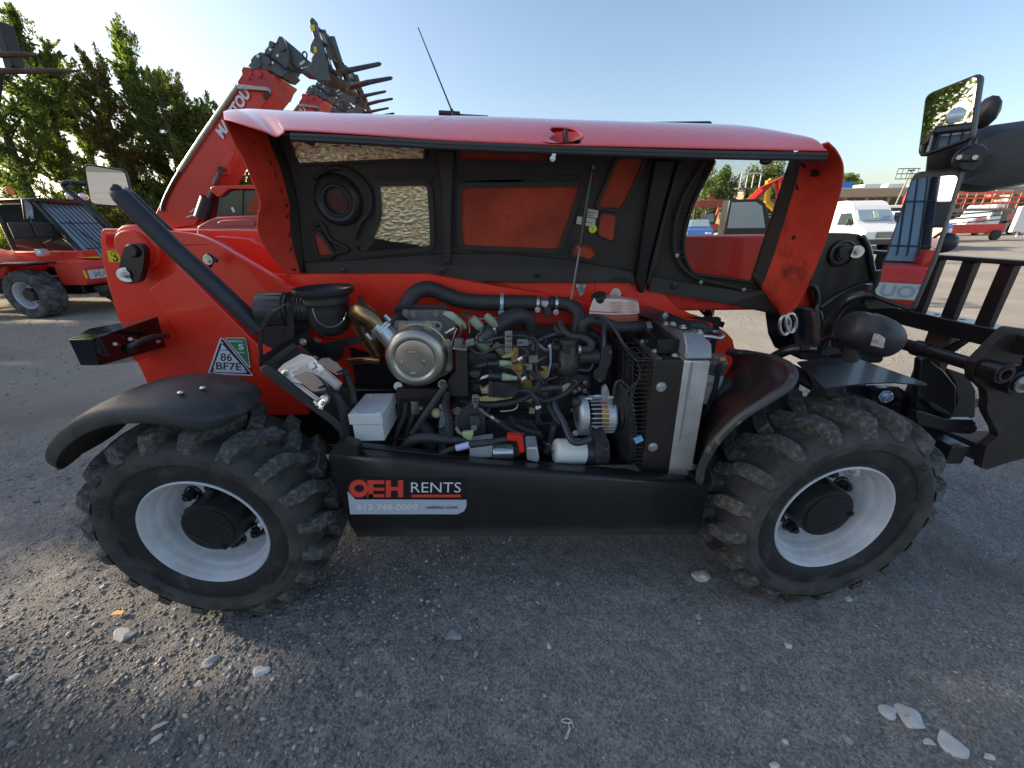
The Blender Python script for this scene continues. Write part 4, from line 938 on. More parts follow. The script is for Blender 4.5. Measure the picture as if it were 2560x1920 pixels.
hose('fuel_pipe', E1, [(905, 180, 1.48), (930, 260, 1.48), (935, 400, 1.48)], 9, bluewhite, En, n=8)
cy('glow_plug', E1, (480, 400, 1.43), (650, 300, 1.43), 16, white_p, En, n=10)
hose('harness', E1, [(860, 600, 1.42), (930, 680, 1.41), (1050, 770, 1.40), (1180, 790, 1.40), (1320, 720, 1.40), (1480, 650, 1.40), (1650, 635, 1.40), (1850, 640, 1.40), (1990, 720, 1.40), (2030, 830, 1.40), (1980, 960, 1.40)], [40, 36, 33, 33, 33, 33, 33, 34, 36, 38, 36], rubber, En)
hose('harness', Z6, [(880, 515, 1.42), (925, 560, 1.42), (930, 650, 1.42), (920, 740, 1.41), (945, 830, 1.40), (985, 890, 1.40)], 17, rubber, En)
hose('harness', Z6, [(840, 745, 1.38), (835, 800, 1.38), (855, 845, 1.38)], 14, rubber, En)
hose('harness', Z6, [(850, 720, 1.39), (870, 780, 1.39), (960, 870, 1.40), (1010, 880, 1.42)], 16, rubber, En)
# brown bracket left of the injection gear
slab('bracket_cover', Z6, [(285, 620), (372, 622), (382, 975), (370, 990), (235, 990), (222, 900), (225, 865), (285, 810)], 1.37, .10, brown_blk, En, bev=.004, rnd=.05)
slab('bracket_top', Z6, [(258, 618), (262, 603), (372, 615), (372, 630)], 1.36, .10, steel_warm, En)
box_px('clip', E1, 640, 520, 800, 660, 1.42, .03, graycon, En, rot=10)
box_px('clip', E1, 860, 540, 1020, 640, 1.40, .03, graycon, En, rot=-8)
# gray cable clips
for x0, y0, x1, y1, r_ in ((1600, 375, 1740, 545, 0), (1605, 560, 1735, 770, 0), (1830, 530, 2040, 640, 0)): box_px('cable_clip', E1, x0, y0, x1, y1, 1.385, .02, graycon, En, .002, r_)
for x0, y0, x1, y1, r_ in ((150, 770, 315, 880, -4), (65, 900, 215, 1010, -4)): box_px('cable_clip', E2, x0, y0, x1, y1, 1.38, .02, graycon, En, .002, r_)
box_px('cable_clip', E3, 935, 225, 1060, 355, 1.33, .02, graycon, En, .002); box_px('cable_clip', E3, 955, 360, 1035, 430, 1.345, .02, graycon, En, .001)
for (reg, x, y) in ((E1, 1670, 460), (E1, 1670, 660), (E1, 1890, 580), (E3, 1000, 270), (E3, 1000, 320)):
    box_px('clip_slot', reg, x - 45, y - 8, x + 45, y + 8, 1.382 if reg is E1 else 1.327, .002, blackink, En, 0)
# yellow zinc brackets
slab('yellow_bracket', E1, [(1640, 800), (1760, 700), (1762, 650), (1850, 655), (1850, 900), (1960, 960), (1960, 1130), (1900, 1200), (1990, 1300), (1930, 1440), (1900, 1300), (1800, 1150), (1700, 1060), (1560, 1060), (1720, 1000), (1720, 880)], 1.43, .004, yellowzinc, En, bev=.001)
slab('yellow_bracket', Z6, [(865, 790), (1000, 790), (960, 752), (1020, 752), (1008, 850), (880, 862)], 1.435, .004, yellowzinc, En, bev=.001)
slab('yellow_bracket', Z6, [(820, 870), (885, 862), (898, 920), (893, 1035), (845, 1037), (810, 1030), (885, 1000), (830, 960), (810, 905)], 1.43, .004, yellowzinc, En, bev=.001)
slab('yellow_bracket', E1, [(1530, 850), (1640, 790), (1760, 740), (1760, 830), (1690, 860), (1560, 870)], 1.41, .006, M('yellow_pale', (.62, .52, .22), .4, metal=.4), En, bev=.001)
slab('yellow_bracket', Z6, [(470, 1000), (545, 985), (720, 990), (740, 1005), (600, 1030), (480, 1030)], 1.37, .004, M('yellow_pale', (0, 0, 0)), En, bev=.001)
bolts(Z6, [(800, 755), (542, 1015)], 1.41, .009, yellowzinc, En)
# inline plugs
def plug(reg, a, b, r, m1, parent=En, mid=greencap):
    A_, B_ = reg(*a), reg(*b); d = B_ - A_; rr = r * reg.s / pxm(A_)
    G().tube([A_, A_ + d * .45], rr, n=8, sm=1).tube([A_ + d * .12, A_ + d * .18], rr * 1.15, n=8, sm=1).tube([A_ + d * .3, A_ + d * .36], rr * 1.15, n=8, sm=1).build('plug', m1, parent, bev=.001)
    G().tube([A_ + d * .45, A_ + d * .62, A_ + d], [rr * 1.15, rr * 1.1, rr * .6], n=10, sm=1).build('plug_cover', mid, parent)
plug(E1, (1280, 980, 1.37), (1760, 960, 1.38), 55, black)
plug(E1, (1300, 1200, 1.35), (1830, 1250, 1.36), 62, black)
hose('harness', E1, [(900, 1100, 1.44), (960, 1040, 1.42), (1100, 1020, 1.39), (1280, 985, 1.37)], [60, 56, 46, 34], rubber, En)
cy('foil_tape', E1, (1855, 910, 1.37), (1935, 860, 1.37), 44, steel, En, n=16); cy('foil_tape', E2, (40, 1170, 1.36), (110, 1130, 1.36), 44, steel, En, n=16)
hose('harness', E1, [(1750, 960, 1.375), (1850, 910, 1.37), (1940, 860, 1.37), (2010, 800, 1.38)], 38, rubber, En)
# injector control housing with ribs
slab('injection_housing', E1, [(880, 720), (1450, 800), (1480, 880), (1280, 900), (1270, 980), (1000, 1010), (880, 1020)], 1.46, .1, iron, En, bev=.006)
slab('injection_housing', E1, [(900, 1110), (1130, 1130), (1130, 1200), (1080, 1260), (950, 1230)], 1.46, .05, M('olive_cover', (.22, .22, .14), .5, var=.2), En, bev=.004)
# large rectangular loom plug with coloured wires
lp_ = slab('loom_plug', E1, [(1290, 1330), (1400, 1330), (1410, 1310), (1560, 1340), (1700, 1370), (1850, 1440), (1850, 1530), (1780, 1590), (1620, 1630), (1290, 1600)], 1.35, .05, black, En, bev=.005)
box_px('loom_plug_clip', E1, 1470, 1430, 1620, 1560, 1.345, .01, M('plug_lever_black', (0, 0, 0)), En, .003)
box_px('loom_plug_collar', E1, 1300, 1320, 1380, 1610, 1.342, .05, black, En, .003)
wc = [(.55, .12, .10), (.10, .42, .22), (.62, .60, .15), (.62, .62, .66), (.42, .22, .35), (.60, .60, .20), (.16, .36, .2)]
for i, cc_ in enumerate(wc):
    hose('coloured_wire', E1, [(1130 + i * 5, 1380 + i * 22, 1.40), (1180, 1420 + i * 20, 1.38), (1240, 1400 + i * 22, 1.365), (1300, 1360 + i * 28, 1.36)], 9, M('wire_%d' % i, cc_, .5), En, n=7)
slab('white_clip', E1, [(1120, 1280), (1170, 1220), (1290, 1180), (1290, 1230), (1200, 1260)], 1.36, .006, white_s, En)
hose('harness', E1, [(880, 1310, 1.42), (1000, 1310, 1.41), (1120, 1275, 1.39)], 30, rubber, En)
hose('harness', E1, [(880, 1380, 1.44), (1000, 1360, 1.42), (1100, 1400, 1.41), (1150, 1450, 1.41)], 50, rubber, En)
hose('harness', Z6, [(330, 1030, 1.42), (440, 1050, 1.39), (560, 1060, 1.38), (700, 1045, 1.38), (830, 1010, 1.38), (900, 960, 1.38), (960, 880, 1.38)], [22, 22, 24, 24, 24, 26, 28], rubber, En)
hose('harness', Z6, [(785, 945, 1.37), (870, 950, 1.37), (930, 1000, 1.37), (1000, 1030, 1.38), (1120, 990, 1.39), (1200, 940, 1.40), (1240, 890, 1.42)], [22, 22, 20, 18, 16, 14, 12], rubber, En)
hose('harness', Z6, [(880, 960, 1.36), (930, 1020, 1.35), (950, 1090, 1.35), (940, 1150, 1.36), (935, 1200, 1.37)], 18, rubber, En)
box_px('tag', Z6, 872, 1085, 915, 1130, 1.35, .004, graycon, En, .001, 8); slab('tie', Z6, [(920, 1075), (960, 1065), (970, 1085), (925, 1105)], 1.34, .01, white_p, En)
# oil separator canister with outlet hose
os_ = E2(830, 490, 1.44); ks = E2.s / pxm(os_)
oz = lambda v: -(v - 500) * E2.s / pxm(os_) / .96
sep = G().lathe([(0, .008), (160 * ks, .006), (168 * ks, 0), (165 * ks, oz(570)), (190 * ks, oz(600)), (195 * ks, oz(700)), (205 * ks, oz(720)), (200 * ks, oz(850)), (215 * ks, oz(870)), (212 * ks, oz(1000)), (200 * ks, oz(1040)), (150 * ks, oz(1080)), (90 * ks, oz(1110)), (70 * ks, oz(1230)), (0, oz(1230))], os_, (0, 0, 1), 36)
sepo = sep.build('oil_separator', M('separator_plastic', (.032, .029, .026), .42, var=.15, dust=.2), En, ang=40, bev=0)
for x0, y0, x1, y1 in ((560, 580, 690, 660), (740, 600, 870, 720), (560, 890, 680, 970), (880, 900, 990, 980)): box_px('separator_lug', E2, x0, y0, x1, y1, 1.395, .03, MATS['separator_plastic'], En, .004)
slab('zinc_bracket', E2, [(480, 600), (530, 560), (545, 600), (548, 900), (480, 1140), (465, 1130), (520, 900), (510, 620)], 1.40, .02, bluewhite, En, bev=.002)
hose('breather_hose', E2, [(690, 170, 1.50), (720, 260, 1.48), (790, 360, 1.46), (900, 420, 1.45), (1080, 440, 1.44), (1210, 520, 1.43), (1230, 600, 1.42), (1180, 650, 1.41), (1040, 650, 1.41)], [55, 58, 60, 60, 62, 66, 66, 66, 64], rubber, En, n=18)
hose('breather_hose', E2, [(300, 520, 1.50), (420, 450, 1.50), (560, 400, 1.50), (680, 380, 1.50)], 46, M('dark_pipe', (.05, .055, .065), .3, metal=.2), En, n=18)
hose('breather_hose', E2, [(620, 260, 1.52), (660, 330, 1.50), (740, 380, 1.49)], 60, rubber, En, n=16)
for x in (1025,): cy('hose_clamp', E2, (x - 20, 648, 1.41), (x + 20, 646, 1.41), 78, steel, En)
hose('coolant_pipe', E2, [(1000, 990, 1.44), (1150, 1010, 1.44), (1220, 980, 1.44), (1260, 900, 1.45)], 32, M('dark_pipe', (0, 0, 0)), En, n=14)
cy('pump_body', E2, (1000, 770, 1.47), (1370, 770, 1.47), 130, M('pump_paint', (.035, .038, .045), .38, var=.2, dust=.3), En, bev=.004)
slab('pump_housing', E2, [(1400, 560), (1560, 590), (1600, 690), (1560, 900), (1510, 1000), (1480, 1170), (1400, 1220), (1280, 1150), (1270, 1020), (1360, 960), (1400, 800)], 1.44, .10, MATS['pump_paint'], En, bev=.010, seg=3, rnd=.2)
G().tube([E2(1455, 220, 1.44), E2(1455, 400, 1.44), E2(1445, 600, 1.43)], .0068 * 1.0, n=10).build('dip_tube', MATS['dark_pipe'], En)
hose('dip_tube', E2, [(1455, 210, 1.46), (1450, 400, 1.455), (1440, 640, 1.45)], 46, MATS['dark_pipe'], En, n=14)
rust = M('rust', (.24, .08, .04), .8, var=.3)
for x, y in ((1555, 685), (1375, 1175)):
    p = E2(x, y, 1.43); G().lathe([(.0065, .004), (.006, -.006), (.0035, -.006), (.0035, .0)], p, (.2, 1, 0), 16).build('threaded_port', rust, En)
for x, y in ((1125, 1215), (945, 1370), (1120, 1360), (1020, 1330)):
    p = E2(x, y, 1.42); G().lathe([(.0075, .01), (.0075, -.006), (.004, -.007), (.004, 0)], p, (.1, 1, 0), 16).build('hose_union', steel_gray, En, bev=0)
cy('thermostat_pipe', E2, (330, 1330, 1.44), (670, 1300, 1.44), 56, iron, En); box_px('thermostat_body', E2, 360, 1380, 500, 1560, 1.43, .08, iron, En, .008)
slab('valve_block', E2, [(560, 1050), (980, 1080), (1200, 1100), (1220, 1300), (1000, 1420), (640, 1400), (560, 1300)], 1.52, .1, iron, En, bev=.01)
slab('green_tape', E2, [(730, 1280), (830, 1230), (870, 1240), (860, 1290), (740, 1400)], 1.41, .004, M('tape_olive', (.30, .33, .20), .5), En)

# alternator: finned aluminium body with copper stator ring
aC = Z6(1330, 1130, 1.42); kA = Z6.s / pxm(aC); rA = 148 * kA
axa = Vector((1, .05, 0)).normalized()
def ax_at(x): return Z6(x, 1135, 1.42)
alt = G().lathe([(rA * .45, 0), (rA * .8, 0), (rA * .95, .008), (rA, .016), (rA, .036), (rA * .92, .037)], ax_at(1250), axa, 40)
alt.lathe([(rA * .92, 0), (rA, .001), (rA, .028), (rA * .9, .036), (rA * .5, .038)], ax_at(1468), axa, 40)
alto = alt.build('alternator', alu, En, bev=0)
G().lathe([(rA * .955, 0)] + [(rA * (.955 + .01 * (i % 2)), .0012 * i) for i in range(1, 24)] + [(rA * .955, .030)], ax_at(1415), axa, 48).build('stator', copper, En)
for i in range(26):
    a = 2 * math.pi * i / 26; o = ax_at(1362); v = Vector((0, math.cos(a), math.sin(a))) * rA * .98
    G().box(o + v + axa * .016, (.052, .006, .0035), Matrix.Rotation(a, 3, 'X')).build('cooling_fin', alu, En)
    G().box(ax_at(1490) + v * .99 + axa * .0, (.044, .006, .0035), Matrix.Rotation(a, 3, 'X')).build('cooling_fin', alu, En)
G().lathe([(rA * .86, 0), (rA * .86, .09)], ax_at(1355), axa, 30).build('rotor', M('rotor_dark', (.02, .02, .022), .5), En)
G().lathe([(rA * .9, 0), (rA * .9, .012), (rA * .5, .014)], ax_at(1560), axa, 36).build('pulley', black, En)
slab('alternator_ear', Z6, [(1455, 930), (1490, 905), (1510, 960), (1530, 1060), (1480, 1090), (1450, 1000)], 1.40, .02, alu, En, bev=.003, rnd=.2)
slab('alternator_foot', Z6, [(1270, 1235), (1480, 1240), (1475, 1290), (1420, 1310), (1260, 1300)], 1.38, .06, alu, En, bev=.004)
cy('alternator_cap', Z6, (1215, 1040, 1.40), (1270, 1035, 1.40), 42, black, En, bev=.003)
for x, y in ((1400, 990), (1400, 1240), (1330, 1010), (1500, 1000)): G().cyl(Z6(x - 12, y, 1.36), Z6(x + 40, y, 1.362), .0055, 8).build('bolt', alu, En)
bolts(Z6, [(1240, 1285), (1340, 1270)], 1.37, .009, steel, En)
# oil filter and cooler
cy('oil_filter', Z6, (1070, 1430, 1.30), (1300, 1432, 1.32), 102, white_f, En, n=44, prof=[(0, 0), (.70, 0), (.86, .02), (.95, .06), (1, .12), (1, .93), (.97, .94), (.97, .97), (1, .98), (1, 1)])
cy('oil_cooler', Z6, (1302, 1432, 1.32), (1420, 1432, 1.32), 94, M('pump_paint', (0, 0, 0)), En, n=40, bev=.003)
slab('filter_head', Z6, [(1400, 1340), (1490, 1325), (1512, 1360), (1515, 1490), (1480, 1530), (1400, 1520)], 1.27, .10, MATS['pump_paint'], En, bev=.008, rnd=.15)
for y in (1440, 1500, 1385): G().lathe([(.010, .0), (.010, -.006), (.005, -.006), (.005, 0)], Z6(1485, y, 1.268), (0, 1, 0), 16).build('filter_head_plug', MATS['pump_paint'], En)
hose('oil_pipe', Z6, [(1060, 1010, 1.40), (1085, 1090, 1.36), (1140, 1190, 1.33), (1180, 1290, 1.29), (1215, 1350, 1.265), (1280, 1360, 1.26), (1365, 1330, 1.27)], 27, M('dark_pipe', (0, 0, 0)), En, n=16)
hose('oil_pipe', Z6, [(1020, 1060, 1.46), (1070, 1150, 1.44), (1120, 1210, 1.42)], 26, MATS['dark_pipe'], En, n=14)
hose('oil_pipe', Z6, [(1090, 1180, 1.45), (1060, 1260, 1.44), (1040, 1360, 1.43), (1010, 1450, 1.40)], 28, iron, En, n=14)
hose('dipstick', Z6, [(1005, 1370, 1.30), (1040, 1380, 1.30), (1035, 1410, 1.30), (1060, 1440, 1.30)], 8, iron, En, n=8)
# starter motor with red terminal boot
sm = M('starter_zinc', (.52, .56, .56), .26, metal=.85, var=.1)
cy('starter_motor', Z6, (575, 1432, 1.27), (740, 1428, 1.28), 60, sm, En, n=36, bev=.003)
slab('starter_nose', Z6, [(395, 1410), (440, 1405), (480, 1395), (575, 1385), (575, 1480), (395, 1480)], 1.25, .09, alu, En, bev=.006)
slab('starter_end', Z6, [(845, 1400), (935, 1400), (952, 1490), (945, 1525), (850, 1500)], 1.25, .09, alu, En, bev=.006)
slab('starter_coil', Z6, [(740, 1400), (790, 1400), (800, 1470), (750, 1480)], 1.26, .06, black, En, bev=.004)
G().tube([Z6(700, 1325, 1.25), Z6(780, 1330, 1.25)], .010, n=10, sm=1).build('terminal_boot', redcap, En)
slab('terminal_boot', Z6, [(695, 1308), (815, 1315), (825, 1350), (835, 1440), (795, 1450), (770, 1345), (700, 1350)], 1.24, .03, redcap, En, bev=.004)
hose('starter_cable', Z6, [(700, 1335, 1.26), (620, 1345, 1.26), (540, 1360, 1.25), (400, 1375, 1.25)], [20, 21, 30, 30], rubber, En, n=16)
G().tube([Z6(395, 1378, 1.245), Z6(290, 1405, 1.245)], .0125, n=16, sm=1).build('cable_tag', M('tag_lilac', (.50, .52, .80), .45), En)
hose('starter_cable', Z6, [(290, 1405, 1.25), (230, 1420, 1.25), (150, 1460, 1.25)], 22, rubber, En, ribs=.006, rib_amp=.1)
hose('loom', Z6, [(-230, 1490, 1.34), (-150, 1440, 1.33), (-60, 1340, 1.31), (60, 1320, 1.30), (200, 1335, 1.30), (400, 1350, 1.30)], [36, 40, 44, 40, 36, 32], rubber, En, n=18)
hose('corrugated_hose', Z6, [(215, 950, 1.36), (205, 1050, 1.34), (230, 1160, 1.32), (240, 1260, 1.31), (235, 1330, 1.30)], 31, black, En, n=18, ribs=.006, rib_amp=.07)
hose('corrugated_hose', Z6, [(715, 1150, 1.40), (760, 1220, 1.38), (850, 1260, 1.36), (970, 1290, 1.35)], 26, black, En, n=16, ribs=.006, rib_amp=.1)
hose('corrugated_hose', Z6, [(625, 1190, 1.38), (680, 1240, 1.36), (760, 1280, 1.34), (830, 1300, 1.34)], 24, black, En, n=16, ribs=.006, rib_amp=.1)
hose('wire', Z6, [(470, 1085, 1.36), (530, 1135, 1.36), (580, 1165, 1.36), (625, 1195, 1.37)], [9, 12, 12, 14], graycon, En, n=8)
cy('ferrule', Z6, (560, 1150, 1.355), (585, 1168, 1.355), 16, steel, En, n=14)
hose('wire', Z6, [(420, 1050, 1.35), (320, 1120, 1.33), (290, 1200, 1.32), (300, 1260, 1.31)], 12, rubber, En, n=8)
slab('green_boot', Z6, [(335, 1285), (425, 1278), (422, 1310), (405, 1355), (385, 1345), (340, 1315)], 1.29, .02, M('boot_green', (.50, .56, .28), .4), En, bev=.003)
hose('wire', Z6, [(290, 1240, 1.31), (310, 1275, 1.30), (345, 1295, 1.30)], 15, graycon, En, n=8)
# injection pump body (cast)
slab('injection_pump', Z6, [(320, 1120), (390, 1075), (500, 1080), (520, 1180), (520, 1300), (400, 1320), (300, 1230)], 1.40, .12, M('cast_dark', (.10, .10, .11), .5, metal=.3, var=.25, bump=.3, bscale=140, dust=.3), En, bev=.010, seg=3, rnd=.1)
slab('injection_pump', Z6, [(395, 1150), (470, 1150), (480, 1200), (460, 1260), (395, 1230)], 1.37, .05, MATS['cast_dark'], En, bev=.008, rnd=.2)
cy('pump_plug', Z6, (430, 1245, 1.365), (430, 1245, 1.38), 24, steel_gray, En)
cy('filler_cap', Z6, (300, 1110, 1.40), (300, 1110, 1.42), 34, M('cap_bluegray', (.14, .15, .2), .5), En); box_px('cap_mark', Z6, 258, 1095, 275, 1125, 1.39, .01, redcap, En, .002)
slab('bell_housing', Z6, [(175, 1100), (205, 1040), (210, 1380), (200, 1440), (150, 1440), (150, 1200)], 1.42, .01, bluewhite, En, bev=.002)
bolts(Z6, [(165, 1240), (178, 1072)], 1.41, .009, steel, En)
slab('crankcase', Z6, [(520, 1180), (900, 1190), (980, 1300), (900, 1400), (520, 1340)], 1.46, .1, iron, En, bev=.01)
hose('return_pipe', Z6, [(640, 1110, 1.40), (720, 1105, 1.40), (770, 1085, 1.40), (783, 1040, 1.40)], 8, steel, En, n=8)
# black struts and loom left of the block
hose('strut', Z6, [(215, 890, 1.36), (110, 1040, 1.34), (0, 1200, 1.33), (-60, 1290, 1.33)], 26, rubber, En, n=14)
hose('loom', Z6, [(-20, 1000, 1.45), (-60, 1150, 1.42), (-110, 1330, 1.40), (-130, 1400, 1.38)], 22, rubber, En, n=12)
hose('loom', Z5, [(1380, 1180, 1.44), (1360, 1300, 1.42), (1310, 1420, 1.40), (1280, 1560, 1.38)], 22, rubber, En, n=12)
hose('loom', Z5, [(1500, 1380, 1.38), (1560, 1450, 1.36), (1580, 1560, 1.35)], 60, rubber, En, n=14)
cy('brass_valve', Z5, (1450, 1165, 1.42), (1455, 1270, 1.42), 36, steel_warm, En, n=16, bev=.002); cy('brass_valve', Z5, (1455, 1225, 1.42), (1510, 1230, 1.43), 24, steel_gray, En, n=12)
cy('oil_port', Z6, (130, 1125, 1.42), (130, 1125, 1.45), 38, greencap, En); cy('oil_port', Z6, (130, 1125, 1.415), (130, 1125, 1.42), 22, yellowzinc, En)
slab('battery_tray', Z5, [(930, 1505), (1240, 1480), (1600, 1480), (1640, 1600), (930, 1560)], 1.38, .2, black_sat, En)
slab('engine_mount', Z5, [(1300, 1130), (1660, 1130), (1700, 1300), (1640, 1480), (1300, 1480)], 1.56, .05, iron, En, bev=.01)
# small stray fittings that clutter the gaps
rs = random.Random(3)
kinds = []
for mname, mt in (('fitting', steel_gray), ('fitting', iron), ('fitting', black), ('fitting', graycon)):
    for h in (.008, .014):
        kinds.append(G().bolt((0, 0, 0), (0, -1, 0), .006, h).build(mname, mt, En)); kinds[-1].location = (P(1200, 1000, 1.58))
for i in range(90):
    u, v = rs.uniform(1165, 1500), rs.uniform(850, 1130); o = rs.choice(kinds).copy(); col.objects.link(o)
    o.location = P(u, v, rs.uniform(1.45, 1.54)); o.rotation_euler = (rs.uniform(-.8, .8), 0, rs.uniform(-.9, .9)); s_ = rs.uniform(.6, 1.5); o.scale = (s_, s_, s_)
for i in range(26):
    u, v = rs.uniform(1160, 1480), rs.uniform(850, 1120); Y = rs.uniform(1.44, 1.54)
    p = [P(u + rs.uniform(-6, 6), v, Y)]
    du, dv = rs.uniform(-45, 45), rs.uniform(-30, 30)
    for j in range(3): p.append(P(u + du * (j + 1) / 2 + rs.uniform(-14, 14), v + dv * (j + 1) / 2 + rs.uniform(-14, 14), Y - .02 * rs.random()))
    G().tube(p, rs.choice([.003, .0045, .006, .008]), n=8).build('wire', rs.choice([rubber, rubber, iron, graycon, steel_gray]), En)

# ---- radiator -------------------------------------------------------
YR = 1.27
rad = G().prism([Z7(475, 668, YR), Z7(697, 668, YR), Z7(575, 1560, YR), Z7(372, 1535, YR), Z7(420, 1100, YR)], (0, .46, 0)).build('radiator_shroud', brown_blk, T, bev=.003)
rc = G().prism([Z7(700, 672, YR - .004), Z7(893, 672, YR - .004), Z7(738, 1566, YR - .004), Z7(574, 1556, YR - .004)], (0, .46, 0)).build('radiator_core', alu_col, rad, bev=.004)
G().prism([Z7(745, 682, YR - .006), Z7(768, 682, YR - .006), Z7(664, 1280, YR - .006), Z7(655, 1280, YR - .006)], (0, .004, 0)).build('core_groove', M('groove_gray', (.30, .28, .25), .6), rad)
ztr = Z7(790, 665, YR - .004).z
xa, xb = Z7(700, 672, YR).x, Z7(893, 672, YR).x
yk = Z7(760, 505, Z=ztr + .07).y
hull('radiator_tank', [(xa, YR - .004, ztr + .003), (xb + .004, YR - .004, ztr + .003), (xa, YR + .46, ztr + .003), (xb, YR + .46, ztr + .003), (xa + .0, YR + .045, ztr + .085), (xb - .03, YR + .045, ztr + .085), (xa, YR + .46, ztr + .085), (xb - .03, YR + .46, ztr + .085), (xa, YR + .01, ztr + .05), (xb, YR + .01, ztr + .05)], M('tank_alu_dull', (.28, .30, .32), .35, metal=.4, var=.15, dust=.4, dscale=20), rad, bev=.005)
x1s = Z7(475, 668, YR).x
G().bb((xa - .075, YR + .06, ztr + .002), (xa - .003, YR + .46, ztr + .055)).build('shroud_top', black_sat, rad, bev=.003)
G().bb((x1s + .0, YR + .003, ztr + .001), (xa - .077, YR + .46, ztr + .006)).build('shroud_top_plate', M('plate_gray', (.05, .052, .056), .4, var=.2, dust=.5, dscale=20), rad, bev=.001)
tp = G().prism([(xa - .075, YR + .46, ztr + .091), (xa - .075, YR + .30, ztr + .091), (xa - .02, YR + .08, ztr + .091), (xb - .04, YR + .07, ztr + .091), (xb - .02, YR + .20, ztr + .091), (xb - .06, YR + .46, ztr + .091)], (0, 0, .004)).build('top_bracket', black_sat, rad, bev=.001)
for x, y in ((550, 325), (608, 398), (555, 395), (683, 422), (808, 460)):
    q = Z7(x, y, Z=ztr + .096); G().bolt(q, (0, 0, 1), .010, .009).build('bolt', steel, rad)
for x, y in ((380, 525), (520, 560), (475, 598), (628, 632)):
    q = Z7(x, y, Z=ztr + .007 if x < 620 else ztr + .007); G().bolt(q, (0, 0, 1), .010, .007).build('bolt', steel, rad)
for x, y in ((520, 865), (458, 1318)):
    q = Z7(x, y, YR); G().bolt(q, (0, -1, 0), .0125, .008).build('bolt', steel, rad)
# fan guard: every wire is a bar of its own
gx1, gxb = Z7(478, 690, YR + .02).x, Z7(395, 1480, YR + .02).x
zt2, zb2 = ztr - .004, Z7(380, 1480, YR).z
wm = M('guard_wire', (.035, .035, .037), .35, var=.2, dust=.5, dscale=30)
wp = None; nW = 26
for i in range(nW):
    z = lerp(zt2, zb2, i / (nW - 1)) if i else zt2
    xs = lerp(gx1, gxb, i / (nW - 1)); L_ = lerp(.070, .050, i / (nW - 1))
    G().tube([(xs, YR + .012, z), (xs - L_ + .012, YR + .012, z), (xs - L_ - .004, YR + .03, z), (xs - L_ - .006, YR + .30, z), (xs - L_ - .006, YR + .44, z)], .0017, n=5, sm=2).build('guard_wire', wm, rad)
for k in range(7):
    t = k / 6
    for (xx, yy) in (((gx1 - .075), YR + .03 + .38 * t),):
        G().tube([(xx, yy, zt2), (gxb - .055, yy, zb2)], .0017, n=5, sm=1).build('guard_wire', wm, rad)
    G().tube([(gx1 - .075, YR + .03 + .38 * t, zt2 + .002), (gx1, YR + .03 + .38 * t, zt2 + .002)], .0016, n=5, sm=1).build('guard_wire', wm, rad)
for k in range(4):
    G().tube([(gx1 - .005 - k * .024, YR + .03, zt2 + .003), (gx1 - .005 - k * .024, YR + .42, zt2 + .003)], .0016, n=5, sm=1).build('guard_wire', wm, rad)
G().tube([(gx1 - .045, YR + .011, zt2), (gx1 - .085, YR + .011, lerp(zt2, zb2, .5))], .0017, n=5, sm=1).build('guard_wire', wm, rad)
# fan shroud and fan behind the guard
G().prism([Z7(205, 830, YR + .10), Z7(255, 880, YR + .08), Z7(325, 1010, YR + .06), Z7(345, 1230, YR + .05), Z7(345, 1400, YR + .05), Z7(270, 1440, YR + .06), Z7(205, 1400, YR + .1), Z7(165, 1200, YR + .12), Z7(165, 900, YR + .12)], (0, .03, 0)).build('fan_shroud', black, rad, bev=.006)
hose('fan_shroud_rim', Z7, [(165, 1000, YR + .10), (170, 870, YR + .10), (215, 820, YR + .10), (290, 900, YR + .08), (310, 1050, YR + .06), (340, 1230, YR + .05)], 12, black, rad)
G().bb((gx1 - .065, YR + .16, zb2), (gx1 - .03, YR + .5, zt2 - .02)).build('fan_housing', cavity_dark, rad)
G().box(Z7(350, 1262, YR + .0), (.030, .02, .014), Matrix.Rotation(-.5, 3, 'Y')).build('blue_tie', M('blue_tape', (.20, .50, .80), .5), rad)
# fuel filter behind the radiator
ffl = G().lathe([(0, 0), (.030, 0), (.036, .006), (.036, .125), (.033, .13)], Z7(880, 985, 1.48), (0, 0, 1), 30).build('fuel_filter', van_w, T)
G().lathe([(.036, .13), (.034, .133), (.036, .14), (.033, .144), (.036, .148), (.040, .152), (.042, .18), (.03, .19), (.03, .2), (.024, .206), (0, .206)], Z7(880, 985, 1.48), (0, 0, 1), 30).build('filter_head', steel_gray, T)
G().cyl(Z7(955, 668, 1.44), Z7(1002, 668, 1.44), .012, 6).build('brass_union', yellowzinc, T)
text_quad('MANITOU', Z7(828, 862, 1.440), Z7(918, 852, 1.440), Z7(828, 842, 1.440), redlogo, parent=ffl, bold=.03)
hose('fuel_hose', Z7, [(965, 690, 1.44), (950, 780, 1.43), (925, 900, 1.42), (880, 1010, 1.42), (845, 1080, 1.42)], 16, rubber, T)
hose('loop_pipe', Z7, [(790, 480, 1.58), (900, 490, 1.58), (960, 500, 1.58), (985, 475, 1.60), (950, 455, 1.63), (850, 450, 1.66)], 18, steel, T, n=16)
hose('black_elbow', Z7, [(680, 415, 1.62), (760, 405, 1.62), (840, 420, 1.62), (870, 470, 1.60)], 42, black, T)
# far step bracket seen past the frame nose
slab('step_bracket', Z7, [(790, 250), (860, 235), (928, 265), (920, 330), (860, 340), (800, 280)], 2.35, .02, black_sat, T)
hose('step_tube', Z7, [(850, 280, 2.3), (885, 300, 2.3), (885, 340, 2.3), (850, 350, 2.3)], 20, black_sat, T)
box_px('step_block', Z7, 925, 365, 1000, 410, 2.2, .1, black_sat, T, .003, 25)

